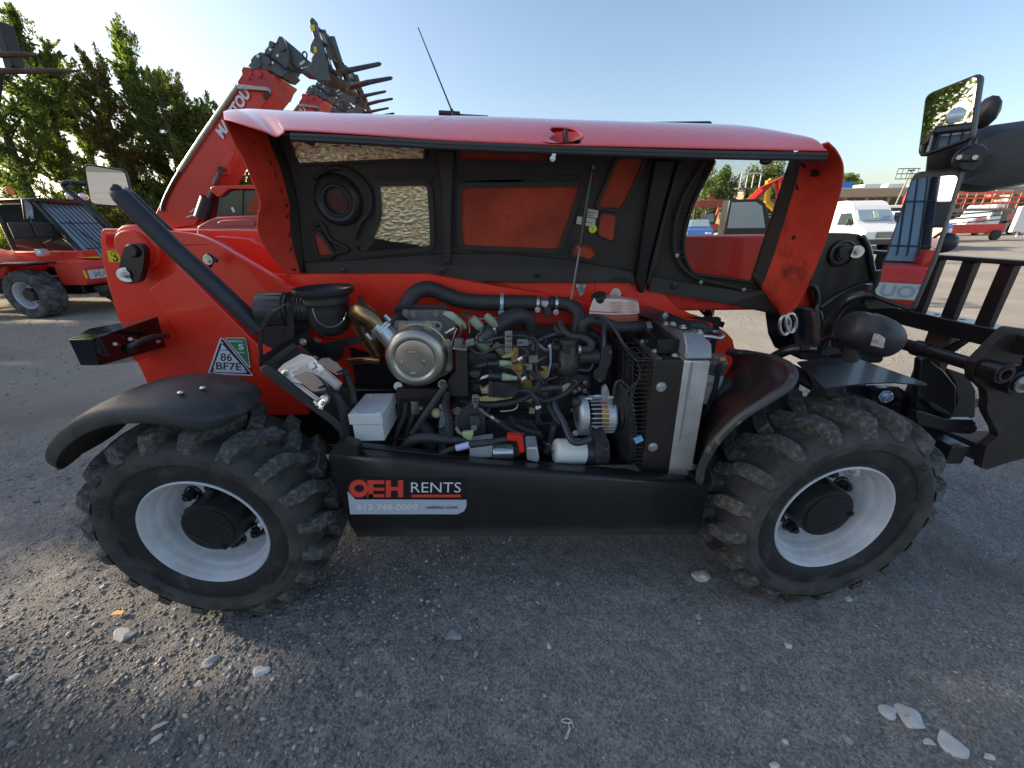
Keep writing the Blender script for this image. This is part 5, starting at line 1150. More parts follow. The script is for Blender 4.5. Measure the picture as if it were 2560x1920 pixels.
# ================================================================== FRONT END: carriage, lamp, mirrors
XC = 1.77
fc = T
def W2x(x, y, X=XC): return W2(x, y, X=X)
z_top = W2x(1400, 215).z; zb1 = W2x(1300, 590).z; zb0 = W2x(1300, 700).z
bars = [W2x(895, 300).y, W2x(1040, 300).y, W2x(1258, 300).y, W2x(1480, 300).y, W2x(1738, 300).y]
step = bars[3] - bars[4]
ys = [bars[4] + step * i for i in range(8)]
ys = [bars[4], bars[3], bars[2], bars[2] + (bars[0] - bars[2]) / 2, bars[0], bars[0] + .16, bars[0] + .32, bars[0] + .48]
yN, yF = 1.22, 2.5
carr = G().bb((XC - .045, yN, zb0), (XC + .045, yF, zb1)).build('fork_carriage', black_sat, T, bev=.004)
G().bb((XC - .02, yN - .02, z_top - .012), (XC + .025, yF, z_top + .006)).build('backrest_top_rail', black_sat, carr, bev=.003)
for y in ys: G().bb((XC - .012, y - .024, zb1), (XC + .012, y + .024, z_top - .012)).build('backrest_bar', black_sat, carr, bev=.002)
for i in range(12):
    yy = yN + .1 + i * .1; G().cyl((XC + .0, yy, zb1 + .0005), (XC + .0, yy, zb1 + .0012), .009, 14).build('index_hole', blackink, carr)
# near profile plate with its hooked outline
plt = [(1738, 684), (1770, 672), (1990, 700), (2080, 1300), (1990, 1480), (1740, 1545), (1690, 1562), (1600, 1592), (1565, 1582), (1580, 1500), (1596, 1440), (1640, 1405), (1672, 1378), (1664, 1335), (1612, 1240), (1598, 1190), (1608, 1140), (1598, 1080), (1560, 1045), (1512, 1010), (1510, 960), (1522, 898)]
YP = 1.30
G().holed(pl(W2, plt, YP), [rounded(pl(W2, [(1790, 1000), (1770, 930), (1800, 880), (1870, 850), (1900, 900), (1860, 990)], YP), .4)], (0, .03, 0)).build('end_plate', brown_blk, carr, bev=.003)
G().prism(pl(W2, [(x, y) for x, y in plt], YP + .9), (0, .03, 0)).build('end_plate', brown_blk, carr, bev=.003)
# cross tube and its bosses
tA, tB = W2(1620, 945, YP - .02), W2(1040, 790, 2.15)
tB = Vector((tA.x, 2.3, tA.z))
def ringed(name, c, ax, r1, r0, L, mat, par): return G().lathe([(r0, 0), (r1, 0), (r1, L), (r0, L), (r0, 0)], c, ax, 34).build(name, mat, par, bev=.001)
rt = rr_(W2, 1620, 945, YP, 58)
G().lathe([(rt * .75, 0), (rt * .75, .95)], tA + Vector((0, .02, 0)), (0, 1, 0), 34).build('cross_tube', black_sat, carr)
ringed('tube_boss', tA + Vector((0, -.045, 0)), (0, 1, 0), rt * 1.08, rt * .62, .06, black_sat, carr)
ringed('tube_boss', tA + Vector((0, -.05, 0)), (0, 1, 0), rt * .80, rt * .55, .02, brown_blk, carr)
ringed('tube_collar', tA + Vector((0, .22, 0)), (0, 1, 0), rt * 1.0, rt * .72, .05, black_sat, carr)
G().prism([W2(1325, 815, 1.52), W2(1350, 800, 1.52), W2(1545, 700, 1.50), W2(1550, 722, 1.50), W2(1350, 860, 1.52)], (0, .012, 0)).build('lock_lever', black_sat, carr, bev=.002)
# grey washer stack at the very edge
ringed('pin_boss', W2(1840, 1030, 1.24), (0, 1, 0), .050, .0, .05, black_sat, carr); G().bolt(W2(1835, 1035, 1.235), (0, -1, 0), .022, .02).build('bolt', steel, carr)
# quick coupler plates between boom head and carriage
slab('coupler_plate', W2, [(1175, 880), (1200, 865), (1245, 872), (1250, 900), (1330, 960), (1400, 1050), (1400, 1180), (1375, 1290), (1300, 1420), (1150, 1380), (1110, 1290), (1140, 1180), (1160, 1020)], 1.44, .03, black_sat, carr, bev=.004)
slab('coupler_rib', W2, [(1230, 1165), (1250, 1155), (1380, 1240), (1370, 1262), (1240, 1190)], 1.40, .03, black_sat, carr)
slab('coupler_arm', W2, [(1140, 1210), (1180, 1215), (1330, 1265), (1510, 1265), (1532, 1290), (1525, 1345), (1490, 1362), (1340, 1350), (1150, 1300)], 1.38, .022, black_sat, carr, bev=.003)
G().lathe([(.018, 0), (.018, -.01), (0, -.012)], W2(1487, 1325, 1.38), (0, 1, 0), 20).build('coupler_pin', black_sat, carr)
slab('coupler_plate', W2, [(1330, 930), (1480, 980), (1530, 1080), (1525, 1250), (1440, 1290), (1370, 1240), (1410, 1150), (1390, 1020)], 1.62, .03, brown_blk, carr, bev=.004)
G().prism([W2(1420, 1390, 1.42), W2(1600, 1455, 1.32), W2(1590, 1560, 1.32), W2(1380, 1470, 1.46), W2(1340, 1420, 1.5)], (.0, .1, .0)).build('lower_beam', black_sat, carr, bev=.003)
G().bb((XC - .05, YP + .03, W2(1500, 1480, 1.35).z - .04), (XC + .02, 2.25, W2(1500, 1480, 1.35).z + .04)).build('lower_beam', black_sat, carr, bev=.003)
# boom tilt linkage under the lamp
slab('boom_nose', W2, [(620, 1020), (820, 1040), (1040, 1060), (1140, 1130), (1120, 1330), (1240, 1420), (1300, 1480), (1150, 1400), (1040, 1290), (900, 1230), (700, 1130)], 1.62, .25, black_sat, T, bev=.01)
slab('boom_nose', W2, [(330, 520), (540, 560), (600, 800), (560, 900), (390, 880), (345, 780), (330, 650)], 1.75, .2, black_sat, T, bev=.01)
slab('boom_nose', W2, [(420, 940), (500, 1000), (640, 1110), (600, 1110), (470, 1060)], 1.65, .2, black_sat, T, bev=.01)
slab('link_plate', W2, [(875, 1090), (900, 1065), (960, 1060), (1000, 1085), (1045, 1140), (1050, 1200), (1020, 1245), (970, 1245), (925, 1210), (885, 1140)], 1.55, .03, black_sat, T, bev=.005, rnd=.2)
G().cyl(W2(945, 1118, 1.548), W2(945, 1118, 1.535), .024, 24).bolt(W2(945, 1118, 1.535), (0, -1, 0), .019, .016).build('bolt', bluewhite, T)
G().lathe([(.020, 0), (.018, -.006), (0, -.006)], W2(1000, 1190, 1.548), (0, 1, 0), 20).build('link_pin', black_sat, T)
hose('tilt_rod', W2, [(640, 1060, 1.5), (650, 1150, 1.5)], 34, M('dark_pipe', (0, 0, 0)), T)
hose('hydraulic_hose', W2, [(455, 560, 1.7), (480, 640, 1.7), (485, 760, 1.7)], 16, M('brown_hose', (.10, .05, .04), .6), T)
hose('hydraulic_hose', W2, [(490, 560, 1.7), (505, 660, 1.7), (500, 780, 1.7)], 12, M('brown_hose', (0, 0, 0)), T)
hose('hydraulic_hose', W2, [(450, 400, 1.72), (490, 420, 1.71), (500, 520, 1.71), (470, 600, 1.7)], 16, black_sat, T)
for i in range(2):
    G().tube([W2(290 + 40 * i + 34 * math.cos(a), 655 - 15 * i + 62 * math.sin(a), 1.68) for a in np.linspace(0, 6.0, 16)], .0075, n=8, close=True).build('shackle', steel, T)
# forks (rusty, resting low in front)
zf = W2(1700, 1290, Y=1.75).z
for y in (1.62, 2.02):
    f0 = hull('fork_tine', [(XC + .04, y - .05, zf + .02), (XC + .04, y + .05, zf + .02), (XC + .04, y - .05, zf - .02), (XC + .04, y + .05, zf - .02), (XC + 1.1, y - .03, zf - .01), (XC + 1.1, y + .03, zf - .01), (XC + .9, y - .05, zf - .02), (XC + .9, y + .05, zf - .02)], rusty, carr, bev=.003)
    G().bb((XC + .045, y - .05, zf - .02), (XC + .08, y + .05, zb0)).build('fork_shank', rusty, carr, bev=.003)

# mudguard platform and stay tubes
z0 = W2(550, 1060, 1.14).z
pts = [W2(x, y, Z=z0) for x, y in ((368, 893), (540, 868), (760, 870), (1205, 1028), (1212, 1045), (1000, 1025), (820, 1030), (550, 1062), (520, 1040))]
G().prism(rounded(pts, .06), (0, 0, -.004)).build('lamp_platform', black_sat, T, bev=.001)
G().prism([W2(820, 1018, Z=z0 - .012), W2(1000, 1018, Z=z0 - .012), W2(1000, 1030, Z=z0 - .012), W2(818, 1040, Z=z0 - .012)], (0, 0, -.002)).build('platform_label', white_s, T)
hose('lamp_stay', W2, [(180, 890, 1.50), (240, 850, 1.48), (330, 815, 1.45), (430, 808, 1.42), (540, 815, 1.38)], 30, black_sat, T, n=16)
slab('stay_plate', W2, [(395, 795), (500, 780), (640, 810), (660, 840), (540, 850), (400, 820)], 1.40, .01, black_sat, T, rnd=.1)
hose('mirror_arm', W2, [(535, 800, 1.40), (560, 730, 1.39), (590, 640, 1.37), (640, 550, 1.35), (710, 490, 1.33), (800, 460, 1.31), (850, 462, 1.30)], 28, black_sat, T, n=16)
hose('lamp_arm', W2, [(515, 830, 1.34), (540, 760, 1.32), (590, 735, 1.29), (640, 745, 1.26)], 18, black_sat, T, n=12)
# work lamp: rounded housing facing forward
lc = W2(835, 712, 1.22); axl = Vector((.90, -.02, -.34)).normalized(); kx = .80 * W2.s / pxm(lc)
lamp = G().lathe([(0, -215 * kx), (70 * kx, -210 * kx), (120 * kx, -190 * kx), (142 * kx, -140 * kx), (150 * kx, -60 * kx), (160 * kx, -50 * kx), (164 * kx, 20 * kx), (160 * kx, 110 * kx), (146 * kx, 165 * kx), (128 * kx, 200 * kx), (116 * kx, 215 * kx), (110 * kx, 212 * kx)], lc, axl, 40).build('work_lamp', M('lamp_housing', (.016, .016, .018), .48, bump=.2, bscale=300, dust=.15), T, ang=60)
G().lathe([(98 * kx, 200 * kx), (60 * kx, 214 * kx), (0, 218 * kx)], lc, axl, 32).build('lamp_glass', lens_m, lamp)
def on_lamp(x, y, d=0.):
    p = Vector(W2(x, y, 1.22)); c_ = p - lc; a_ = c_.dot(axl); 
    dd = ray(*W2.px(x, y)).normalized(); o = CO
    # nearest ray/cylinder hit
    r_ = 163 * kx + d; m_ = o - lc; A2 = dd - axl * dd.dot(axl); B2 = m_ - axl * m_.dot(axl)
    aa, bb_, cc2 = A2.dot(A2), 2 * A2.dot(B2), B2.dot(B2) - r_ * r_
    disc = bb_ * bb_ - 4 * aa * cc2
    if disc < 0: return p
    return o + dd * ((-bb_ - math.sqrt(disc)) / (2 * aa))
lq = [on_lamp(x, y, .004) for x, y in ((868, 708), (905, 715), (942, 742), (936, 775), (928, 806), (888, 795), (845, 785), (855, 745))]
G().add(lq + [sum(lq, Vector()) / 8], [(i, (i + 1) % 8, 8) for i in range(8)]).build('side_marker', M('marker_lens', (.55, .52, .48), .2, coat=.5, var=.2, vscale=120), lamp, smooth=False)
q2 = [on_lamp(x, y, .006) for x, y in ((860, 745), (895, 752), (890, 775), (855, 768))]
G().add(q2, [(0, 1, 2, 3)]).build('side_marker_bulb', M('marker_amber', (.55, .32, .18), .3), lamp)
G().cyl(W2(722, 800, 1.22), W2(718, 870, 1.23), .018, 14, .024).build('lamp_foot', black, lamp)

# mirrors: (glass outline in the picture, a point of its plane, its normal)
def mirror(name, reg, corners, cpx, Y, n, depth, parent, back=.78):
    n = Vector(n).normalized(); o = reg(*cpx, Y)
    g_ = [Ppl(*reg.px(x, y), o, n) for x, y in corners]; g_ = rounded(g_, .16, 5)
    c_ = sum(g_, Vector()) / len(g_)
    rim = [c_ + (p - c_) * 1.06 + n * .002 for p in g_]
    rows = [rim, [c_ + (p - c_) * 1.10 - n * .008 for p in g_], [c_ + (p - c_) * 1.09 - n * depth * .5 for p in g_], [c_ + (p - c_) * back - n * depth for p in g_], [c_ + (p - c_) * .3 - n * depth * 1.08 for p in g_]]
    m_ = len(g_); v = [p for r in rows for p in r]; f = []
    for i in range(len(rows) - 1):
        for k in range(m_): f.append((i * m_ + k, i * m_ + (k + 1) % m_, (i + 1) * m_ + (k + 1) % m_, (i + 1) * m_ + k))
    f.append(tuple(range(m_))); f.append(tuple(range((len(rows) - 1) * m_, len(rows) * m_)))
    hs = me_obj(name, v, f, MATS['lamp_housing'], parent, ang=50)
    gg = me_obj('mirror_glass', [p + n * .003 for p in g_], [tuple(range(m_))], mirror_m, hs, smooth=False)
    return hs
mirror('door_mirror', Z4, [(1285, 245), (1680, 88), (1612, 562), (1228, 698)], (1450, 400), 1.22, (-.90, -.433, -.01), .045, T)
mirror('door_mirror', region(0, 0, 1), [(2283, 447), (2398, 437), (2335, 640), (2280, 768), (2186, 734)], (2290, 600), 1.25, (-.866, -.50, .02), .05, T)
big = mirror('door_mirror', Z4, [(1320, 640), (1700, 505), (2080, 452), (2060, 800), (1960, 900), (1620, 968), (1290, 930)], (1700, 720), 1.34, (-.05, 1, .1), .07, T, back=.9)
G().lathe([(.0, -.018), (.028, -.018), (.032, -.012), (.033, 0), (.028, .012)], Z4(1597, 722, 1.20), (.25, 1, .1), 26).build('mirror_joint', black, T)
G().box(Z4(1600, 722, 1.18), (.055, .012, .016), Matrix.Rotation(.05, 3, 'Y')).build('joint_clamp', black, T, bev=.003)
for x in (1531, 1653): G().cyl(Z4(x, 716, 1.173), Z4(x, 716, 1.168), .0055, 14).build('bolt', steel, T)
hose('mirror_post', Z4, [(1640, 590, 1.24), (1610, 680, 1.22), (1560, 830, 1.24), (1535, 900, 1.27)], 22, black_sat, T)
hose('mirror_post', W2, [(855, 470, 1.30), (880, 440, 1.30), (900, 300, 1.30)], 18, black_sat, T)
slab('mirror_bracket', W2, [(838, 395), (868, 390), (880, 470), (1000, 520), (1005, 545), (830, 550), (808, 520)], 1.30, .02, black_sat, T, bev=.003, rnd=.1)
G().ball(Z4(1740, 372, 1.26), .030, 12, (.7, 1, 1.3)).build('mirror_knob', black, T)
for z in (335, 395): G().cyl(Z4(1755, z, 1.26), Z4(1785, z - 4, 1.26), .005, 8).build('mirror_screw', black, T)
G().ball(E5(1300, 770, 1.28), .030, 12, (1.1, 1, 1)).build('mirror_swivel', black, T)
# rear mirror on its bent tube behind the frame
mirror('rear_mirror', W4, [(222, 88), (486, 130), (530, 300), (500, 362), (265, 345)], (370, 225), 1.95, (.42, -.90, -.05), .035, T)
hose('mirror_stay', W4, [(395, 510, 1.9), (250, 370, 1.9), (110, 260, 1.9), (78, 225, 1.9), (90, 208, 1.9), (140, 206, 1.93), (225, 215, 1.96)], [15, 15, 16, 16, 16, 15, 15], black_sat, T, n=14)
hose('mirror_stay', W4, [(800, 530, 1.9), (650, 390, 1.92), (540, 280, 1.94), (500, 250, 1.98)], [17, 17, 16, 15], black_sat, T, n=14)

# ================================================================== BACKGROUND MACHINES
def place(o, loc, rz=0., s=1.):
    o.location = loc; o.rotation_euler = (0, 0, rz); o.scale = (s, s, s)
def simple_wheel(g_parent, c, r, wdt, rimr, side=-1, steer=0., tyre_mat=None):
    """tyre with chevron lugs, white rim, black hub; local coordinates, axle along y; side=-1: outer face towards -y"""
    g = G(); g.lathe([(rimr, 0), (rimr * 1.15, -.03), (r * .86, -.04), (r * .94, 0), (r * .955, wdt * .3), (r * .955, wdt * .7), (r * .94, wdt), (r * .8, wdt * 1.03), (rimr, wdt)], (0, 0, 0), (0, 1, 0), 36)
    n = 20
    for sd_ in (0, 1):
        for k in range(n):
            a0 = 2 * math.pi * (k + .5 * sd_) / n; v = []
            sec = [(-.03, 0, .86), (.0, .0, .97), (wdt * .28, .03, 1.0), (wdt * .56, .09, 1.0)]
            for (y, off, rt) in sec:
                if sd_: y = wdt - y
                for rad, ww in ((r * .84, .05), (r * rt, .038)):
                    for sg in (-1, 1):
                        a = a0 + (off + sg * ww * .9) / r; v.append(Vector((math.sin(a) * rad, y, math.cos(a) * rad)))
            f = []
            for i in range(3):
                b = i * 4; c2 = b + 4; f += [(b + 2, b + 3, c2 + 3, c2 + 2), (b, b + 2, c2 + 2, c2), (b + 3, b + 1, c2 + 1, c2 + 3)]
            f += [(0, 1, 3, 2), (12, 14, 15, 13)]; g.add(v, f)
    ty = g.build('tyre', M('tyre_grey_dusty', (.05, .05, .05), .8, var=.3, dust=.8, dscale=7, dthr=.45, dcol=(.17, .165, .155), bump=.3, bscale=40), None, ang=30)
    rm = G().lathe([(rimr * 1.02, -.01), (rimr * .97, .0), (rimr * .9, .06), (rimr * .8, .16), (rimr * .4, .17)], (0, 0, 0), (0, 1, 0), 32).build('rim', rim_m, None)
    hb = G().lathe([(rimr * .5, .17), (rimr * .48, .05), (rimr * .42, .03), (0, .03)], (0, 0, 0), (0, 1, 0), 24).build('hub', hub_m, rm)
    for k in range(8):
        a = 2 * math.pi * k / 8; G().cyl((rimr * .63 * math.cos(a), .17, rimr * .63 * math.sin(a)), (rimr * .63 * math.cos(a), .13, rimr * .63 * math.sin(a)), .02, 6).build('wheel_nut', hub_m, rm)
    mw = Matrix.Translation(c) @ Matrix.Rotation(steer + (math.pi if side > 0 else 0), 4, 'Z')
    for o in (ty, rm): o.parent = g_parent; o.matrix_basis = mw
    return ty
def LB(par):      # local builder: parent without offset (mesh coordinates are local to the thing)
    def b(name, g, mat, bev=0, **k):
        o = g.build(name, mat, None, bev=bev, **k); o.parent = par; return o
    return b

# ---- telehandler parked at the left edge ------------------------------------
A1 = root('telehandler', 'red telehandler with barred windscreen and orange beacon parked before the trees at the left edge', 'telehandler', (0, 0, 0))
b = LB(A1)
simple_wheel(A1, (0, 0, .47), .50, .36, .27, -1, R(2)); simple_wheel(A1, (0, 2.1, .47), .50, .36, .27, 1); simple_wheel(A1, (-2.7, 0, .47), .50, .36, .27, -1); simple_wheel(A1, (-2.7, 2.1, .47), .50, .36, .27, 1)
eh = b('engine_hood', G().prism([(-2.6, .1, .8), (-.55, .1, .8), (-.35, .1, .95), (-.3, .1, 1.08), (-.6, .1, 1.2), (-1.6, .1, 1.42), (-2.6, .1, 1.48)], (0, .75, 0)), red_far, .05, seg=3)
o = G().prism([(-2.5, .085, 1.3), (-1.6, .085, 1.24), (-.8, .085, 1.1), (-.55, .085, 1.0), (-1.0, .085, 1.03), (-2.5, .085, 1.15)], (0, .02, 0)).build('hood_grille', black, eh)
b('mudguard', G().grid([[(-.75, -.02, .8), (-.75, .45, .8)], [(-.55, -.02, 1.02), (-.55, .45, 1.02)], [(-.1, -.02, 1.10), (-.1, .45, 1.10)], [(.35, -.02, 1.06), (.35, .45, 1.06)]]), black, 0)
b('mudguard_pad', G().box((.1, .2, 1.10), (.7, .5, .03)), black, .01)
ns = b('nose', G().prism([(.35, .42, .62), (.95, .42, .62), (1.0, .42, .70), (1.0, .42, .98), (.88, .42, 1.10), (.35, .42, 1.13)], (0, 1.3, 0)), red_far, .02, seg=3)
o = G().prism([(1.003, .50, .74), (1.003, 1.65, .74), (1.003, 1.65, .92), (1.003, .50, .92)], (.004, 0, 0)).build('name_plate', M('plate_white', (.62, .62, .58), .5), ns, smooth=False)
text_quad('MANITOU', (1.009, .60, .76), (1.009, 1.56, .76), (1.009, .60, .90), M('letter_gray', (.40, .40, .38), .5), parent=ns, bold=.03)
for y in (.44, 1.68): G().box((1.004, y, .84), (.004, .05, .16)).build('reflector', yellow_s, ns)
G().prism([(.5, .8, 1.165), (.85, .8, 1.145), (.85, 1.1, 1.145), (.5, 1.1, 1.165)], (0, 0, .004)).build('warning_sticker', yellow_s, ns, smooth=False)
b('tow_bracket', G().box((1.02, 1.0, .52), (.3, .8, .14)).box((.9, 1.0, .40), (.2, .6, .14)), black, .02)
b('chassis', G().box((-1.2, 1.2, .6), (3.6, 1.2, .4)), black_sat, .03)
cabf = b('cab', G().box((-.65, 1.62, .95), (1.6, 1.05, .7)), black_sat, .03)
for a_, c_ in (((.35, 1.1, 1.15), (-.35, 1.1, 2.28)), ((.35, 2.1, 1.15), (-.35, 2.1, 2.28)), ((-1.4, 1.1, 1.15), (-1.4, 1.1, 2.28)), ((-1.4, 2.1, 1.15), (-1.4, 2.1, 2.28))): G().tube([a_, c_], .045, n=8, sm=1).build('cab_pillar', black_sat, cabf)
b('cab_roof', G().box((-.85, 1.6, 2.32), (1.2, 1.1, .1)), black_sat, .03)
ws = G().prism([(.33, 1.15, 1.15), (.33, 2.05, 1.15), (-.36, 2.05, 2.26), (-.36, 1.15, 2.26)], (-.01, 0, -.006)).build('windscreen', glass_pale, cabf, smooth=False)
G().prism([(-1.38, 1.10, 1.2), (.3, 1.10, 1.2), (-.36, 1.10, 2.25), (-1.38, 1.10, 2.25)], (0, .008, 0)).build('side_window', glass_dark, cabf, smooth=False)
for i in range(11):
    y = 1.12 + i * .096
    G().tube([(.50, y, 1.22), (.42, y, 1.38), (-.26, y, 2.30), (-.38, y, 2.36)], .011, n=6, sm=3).build('guard_bar', black_sat, cabf)
for t in (.03, .55, .97): G().tube([(lerp(.46, -.3, t), 1.1, lerp(1.3, 2.33, t)), (lerp(.46, -.3, t), 2.1, lerp(1.3, 2.33, t))], .012, n=6, sm=1).build('guard_bar', black_sat, cabf)
G().tube([(.36, 1.9, 1.15), (.2, 1.5, 1.5), (-.1, 1.4, 1.9)], .012, n=6).build('wiper', black, cabf)
for y in (1.72, 2.0):
    lo = b('roof_lamp', G().lathe([(0, -.06), (.07, -.05), (.085, 0)], (-.22, y, 2.45), (1, -.1, 0), 18), black)
    G().lathe([(.08, .0), (.05, .012), (0, .014)], (-.22, y, 2.45), (1, -.1, 0), 18).build('lamp_lens', lens_m, lo)
b('beacon', G().lathe([(.06, 0), (.065, .08), (.045, .15), (0, .16)], (-.5, .85, 2.42), (0, 0, 1), 16), amber)
b('side_mirror', G().box((.05, .55, 1.28), (.10, .34, .16), Matrix.Rotation(.5, 3, 'Z')), lens_m, .04)
mb = b('door_mirror', G().box((-.1, .72, 2.12), (.05, .16, .42), Matrix.Rotation(.35, 3, 'Y')), black, .03)
G().box((-.07, .72, 2.12), (.01, .13, .36), Matrix.Rotation(.35, 3, 'Y')).build('mirror_glass', mirror_m, mb)
b('mirror_back', G().box((-.15, .7, 1.72), (.06, .75, .32)), black, .04)
G().tube([(-.3, 1.0, 1.2), (-.1, .7, 1.5), (-.12, .72, 2.0)], .014, n=6).build('mirror_arm', black_sat, A1).matrix_parent_inverse = Matrix()
b('boom', G().box((-1.1, 1.0, 1.12), (3.4, .35, .35)), red_far, .03)
b('tube_pair', G().tube([(.5, .9, 1.2), (.3, .9, 1.5), (0.1, .9, 1.55), (-.3, .9, 1.45)], .02, n=8), black_sat)
place(A1, (P(92, 795, Z=0).x, P(92, 795, Z=0).y, 0), R(-6), .84)

def copy_thing(src, lab):
    c_ = src.copy(); col.objects.link(c_); c_['label'] = lab
    for ch in src.children:
        d = ch.copy(); col.objects.link(d); d.parent = c_; d.matrix_parent_inverse = ch.matrix_parent_inverse
        for g2 in ch.children:
            e2 = g2.copy(); col.objects.link(e2); e2.parent = d; e2.matrix_parent_inverse = g2.matrix_parent_inverse
    return c_
# the next machines of the row, beside and behind the photographer: seen in the mirrors
n1 = copy_thing(A1, 'red telehandler parked beside the photographer, seen in the right-hand mirrors'); place(n1, (-4.5, -1.35, 0), R(0), 1.0)
n2 = copy_thing(A1, 'red telehandler behind the photographer, seen in the small rear mirror'); place(n2, (-1.4, -5.2, 0), R(84), 1.0)
# ---- raised telescopic boom machines ---------------------------------------
def boom_machine(lab):
    Rt = root('telehandler', lab, 'telehandler', (-8.2, 9.6, 0), 'telehandlers with raised booms behind the hood')
    YB1 = 9.0
    def s(name, reg, pts, Y, t, mat, par=Rt, bev=.02, **k):
        return G().prism(pl(reg, pts, Y), (0, t, 0)).build(name, mat, par, bev=bev, **k)
    ob = s('boom', Z1, [(775, 1085), (835, 960), (1190, 425), (1375, 465), (1300, 560), (1190, 740), (1165, 800), (1020, 1060), (985, 1130), (860, 1150)], YB1, .62, red_far, ang=30)
    s('boom_collar', E4, [(390, 770), (440, 690), (430, 650), (450, 615), (520, 620), (545, 665), (575, 645), (640, 645), (700, 650), (730, 690), (770, 690), (790, 735), (740, 870), (560, 850), (400, 810)], YB1 - .05, .72, M('red_collar', (.52, .035, .03), .45, var=.15), ob, bev=.03)
    s('boom_collar', E4, [(735, 700), (855, 740), (850, 760), (775, 855), (735, 860)], YB1 + .1, .6, M('orange_red', (.70, .08, .03), .45), ob, bev=.02)
    for x, y, q in ((615, 690, 26), (510, 730, 12), (535, 685, 10)):
        p = E4(x, y, YB1 - .06); G().lathe([(q * E4.s / 105, .02), (q * E4.s / 105, -.02), (0, -.025)], p, (0, 1, 0), 18).build('collar_pin', MATS['red_collar'], ob)
    hd = s('boom_section', E4, [(490, 600), (520, 570), (515, 540), (560, 490), (625, 455), (665, 465), (670, 430), (700, 400), (725, 350), (760, 345), (785, 365), (810, 300), (850, 290), (880, 350), (920, 440), (930, 560), (890, 640), (920, 660), (860, 720), (790, 700), (735, 660), (700, 650), (640, 640), (545, 660), (525, 620)], YB1 + .06, .5, gray_boom, Rt, bev=.03)
    for x, y, q in ((610, 505, 12), (740, 438, 10), (705, 555, 28), (610, 585, 24), (765, 575, 9), (725, 465, 14), (815, 500, 10), (855, 405, 30), (750, 380, 20)):
        p = E4(x, y, YB1 + .05); G().lathe([(q * E4.s / 105, .01), (q * E4.s / 105, -.02), (0, -.024)], p, (0, 1, 0), 16).build('section_pad', steel if q < 14 else gray_boom, hd)
    G().tube([E4(680, 480, YB1 + .04), E4(800, 560, YB1 + .04), E4(890, 640, YB1 + .04)], .02, n=6).build('section_seam', blackink, hd)
    jb_ = s('jib', E4, [(805, 300), (825, 283), (970, 395), (1050, 480), (1150, 560), (1180, 640), (1175, 700), (1060, 685), (1000, 620), (930, 560), (900, 470), (860, 400)], YB1 + .15, .32, gray_boom, Rt, bev=.03)
    s('jib_sticker', E4, [(1035, 580), (1085, 540), (1098, 560), (1050, 600)], YB1 + .146, .002, white_s, jb_, bev=0)
    for pts in ([(860, 320), (880, 400), (890, 480), (885, 520)], [(870, 320), (905, 420), (910, 520)]):
        G().tube([E4(x, y, YB1 + .1) for x, y in pts], .022, n=6).build('hose', steel, jb_)
    for pts in ([(900, 600), (960, 650), (1040, 640), (1000, 620)], [(890, 620), (960, 660), (1060, 680)], [(1085, 520), (1070, 480), (1090, 455), (1115, 480), (1110, 530)]):
        G().tube([E4(x, y, YB1 + .1) for x, y in pts], .014, n=6).build('hose', black, jb_)
    cp = s('carriage', E4, [(1130, 145), (1150, 105), (1170, 92), (1205, 130), (1210, 200), (1255, 350), (1270, 400), (1300, 500), (1345, 700), (1375, 770), (1300, 760), (1215, 760), (1180, 700), (1060, 640), (1045, 620), (1130, 600), (1160, 560), (1155, 520), (1180, 480), (1140, 450), (1135, 420), (1150, 370), (1180, 310), (1150, 200)], YB1 - .1, .12, gray_boom, Rt, bev=.02)
    s('warning_sticker', E4, [(1145, 180), (1195, 172), (1200, 235), (1160, 245)], YB1 - .106, .003, yellow_s, cp, bev=0)
    s('warning_sticker', E4, [(1182, 405), (1212, 400), (1222, 460), (1192, 468)], YB1 - .106, .003, yellow_s, cp, bev=0)
    s('carriage_plate', E4, [(1060, 620), (1180, 640), (1300, 700), (1420, 790), (1540, 830), (1560, 860), (1420, 820), (1340, 760), (1240, 750), (1200, 710)], YB1 + .1, .5, rusty, cp, bev=.02)
    def bar(a, b_, w_, mat, name='backrest_bar', Ya=YB1, Yb=None):
        G().tube([E4(*a, Ya), E4(*b_, Yb or Ya)], w_, n=6, sm=1).build(name, mat, cp)
    bar((1195, 190), (1370, 330), .035, gray_boom, Ya=YB1, Yb=YB1 + 1.0); bar((1240, 320), (1430, 530), .03, rusty, Ya=YB1, Yb=YB1 + 1.0); bar((1330, 400), (1460, 560), .03, rusty)
    for (a, b_, w_, m_) in (((1280, 245), (1390, 520), .07, gray_boom), ((1375, 310), (1500, 700), .07, gray_boom), ((1270, 390), (1380, 680), .05, rusty), ((1380, 510), (1460, 690), .04, rusty), ((1480, 580), (1545, 815), .05, rusty), ((1310, 420), (1385, 690), .035, bluewhite), ((1400, 560), (1470, 700), .03, gray_boom)):
        bar(a, b_, w_, m_, Ya=YB1 + .3)
    bar((1285, 470), (1430, 560), .03, gray_boom); bar((1320, 600), (1480, 720), .03, rusty); bar((1200, 560), (1300, 640), .06, rusty); bar((1290, 700), (1540, 830), .09, rusty)
    for (a, m_, e_, yy) in (((1330, 705), (1560, 650), (1893, 580), YB1 + .1), ((1530, 835), (1760, 775), (2010, 728), YB1 + .9)):
        p0, p1, p2 = E4(*a, yy), E4(*m_, yy), E4(*e_, yy)
        G().tube([p0, p1], [.055, .05], n=8, sm=1).build('fork_tine', rusty, cp); G().tube([p1, lerp(p1, p2, .93), p2], [.048, .036, .012], n=8, sm=1).build('fork_tip', fork_m, cp)
    # chromed pipes and straps on the upper flank
    G().tube([Z1(1195, 432, YB1 - .02), Z1(1010, 700, YB1 - .02), Z1(905, 860, YB1 - .02)], .05, n=10, sm=1).build('guide_pipe', steel_warm, ob)
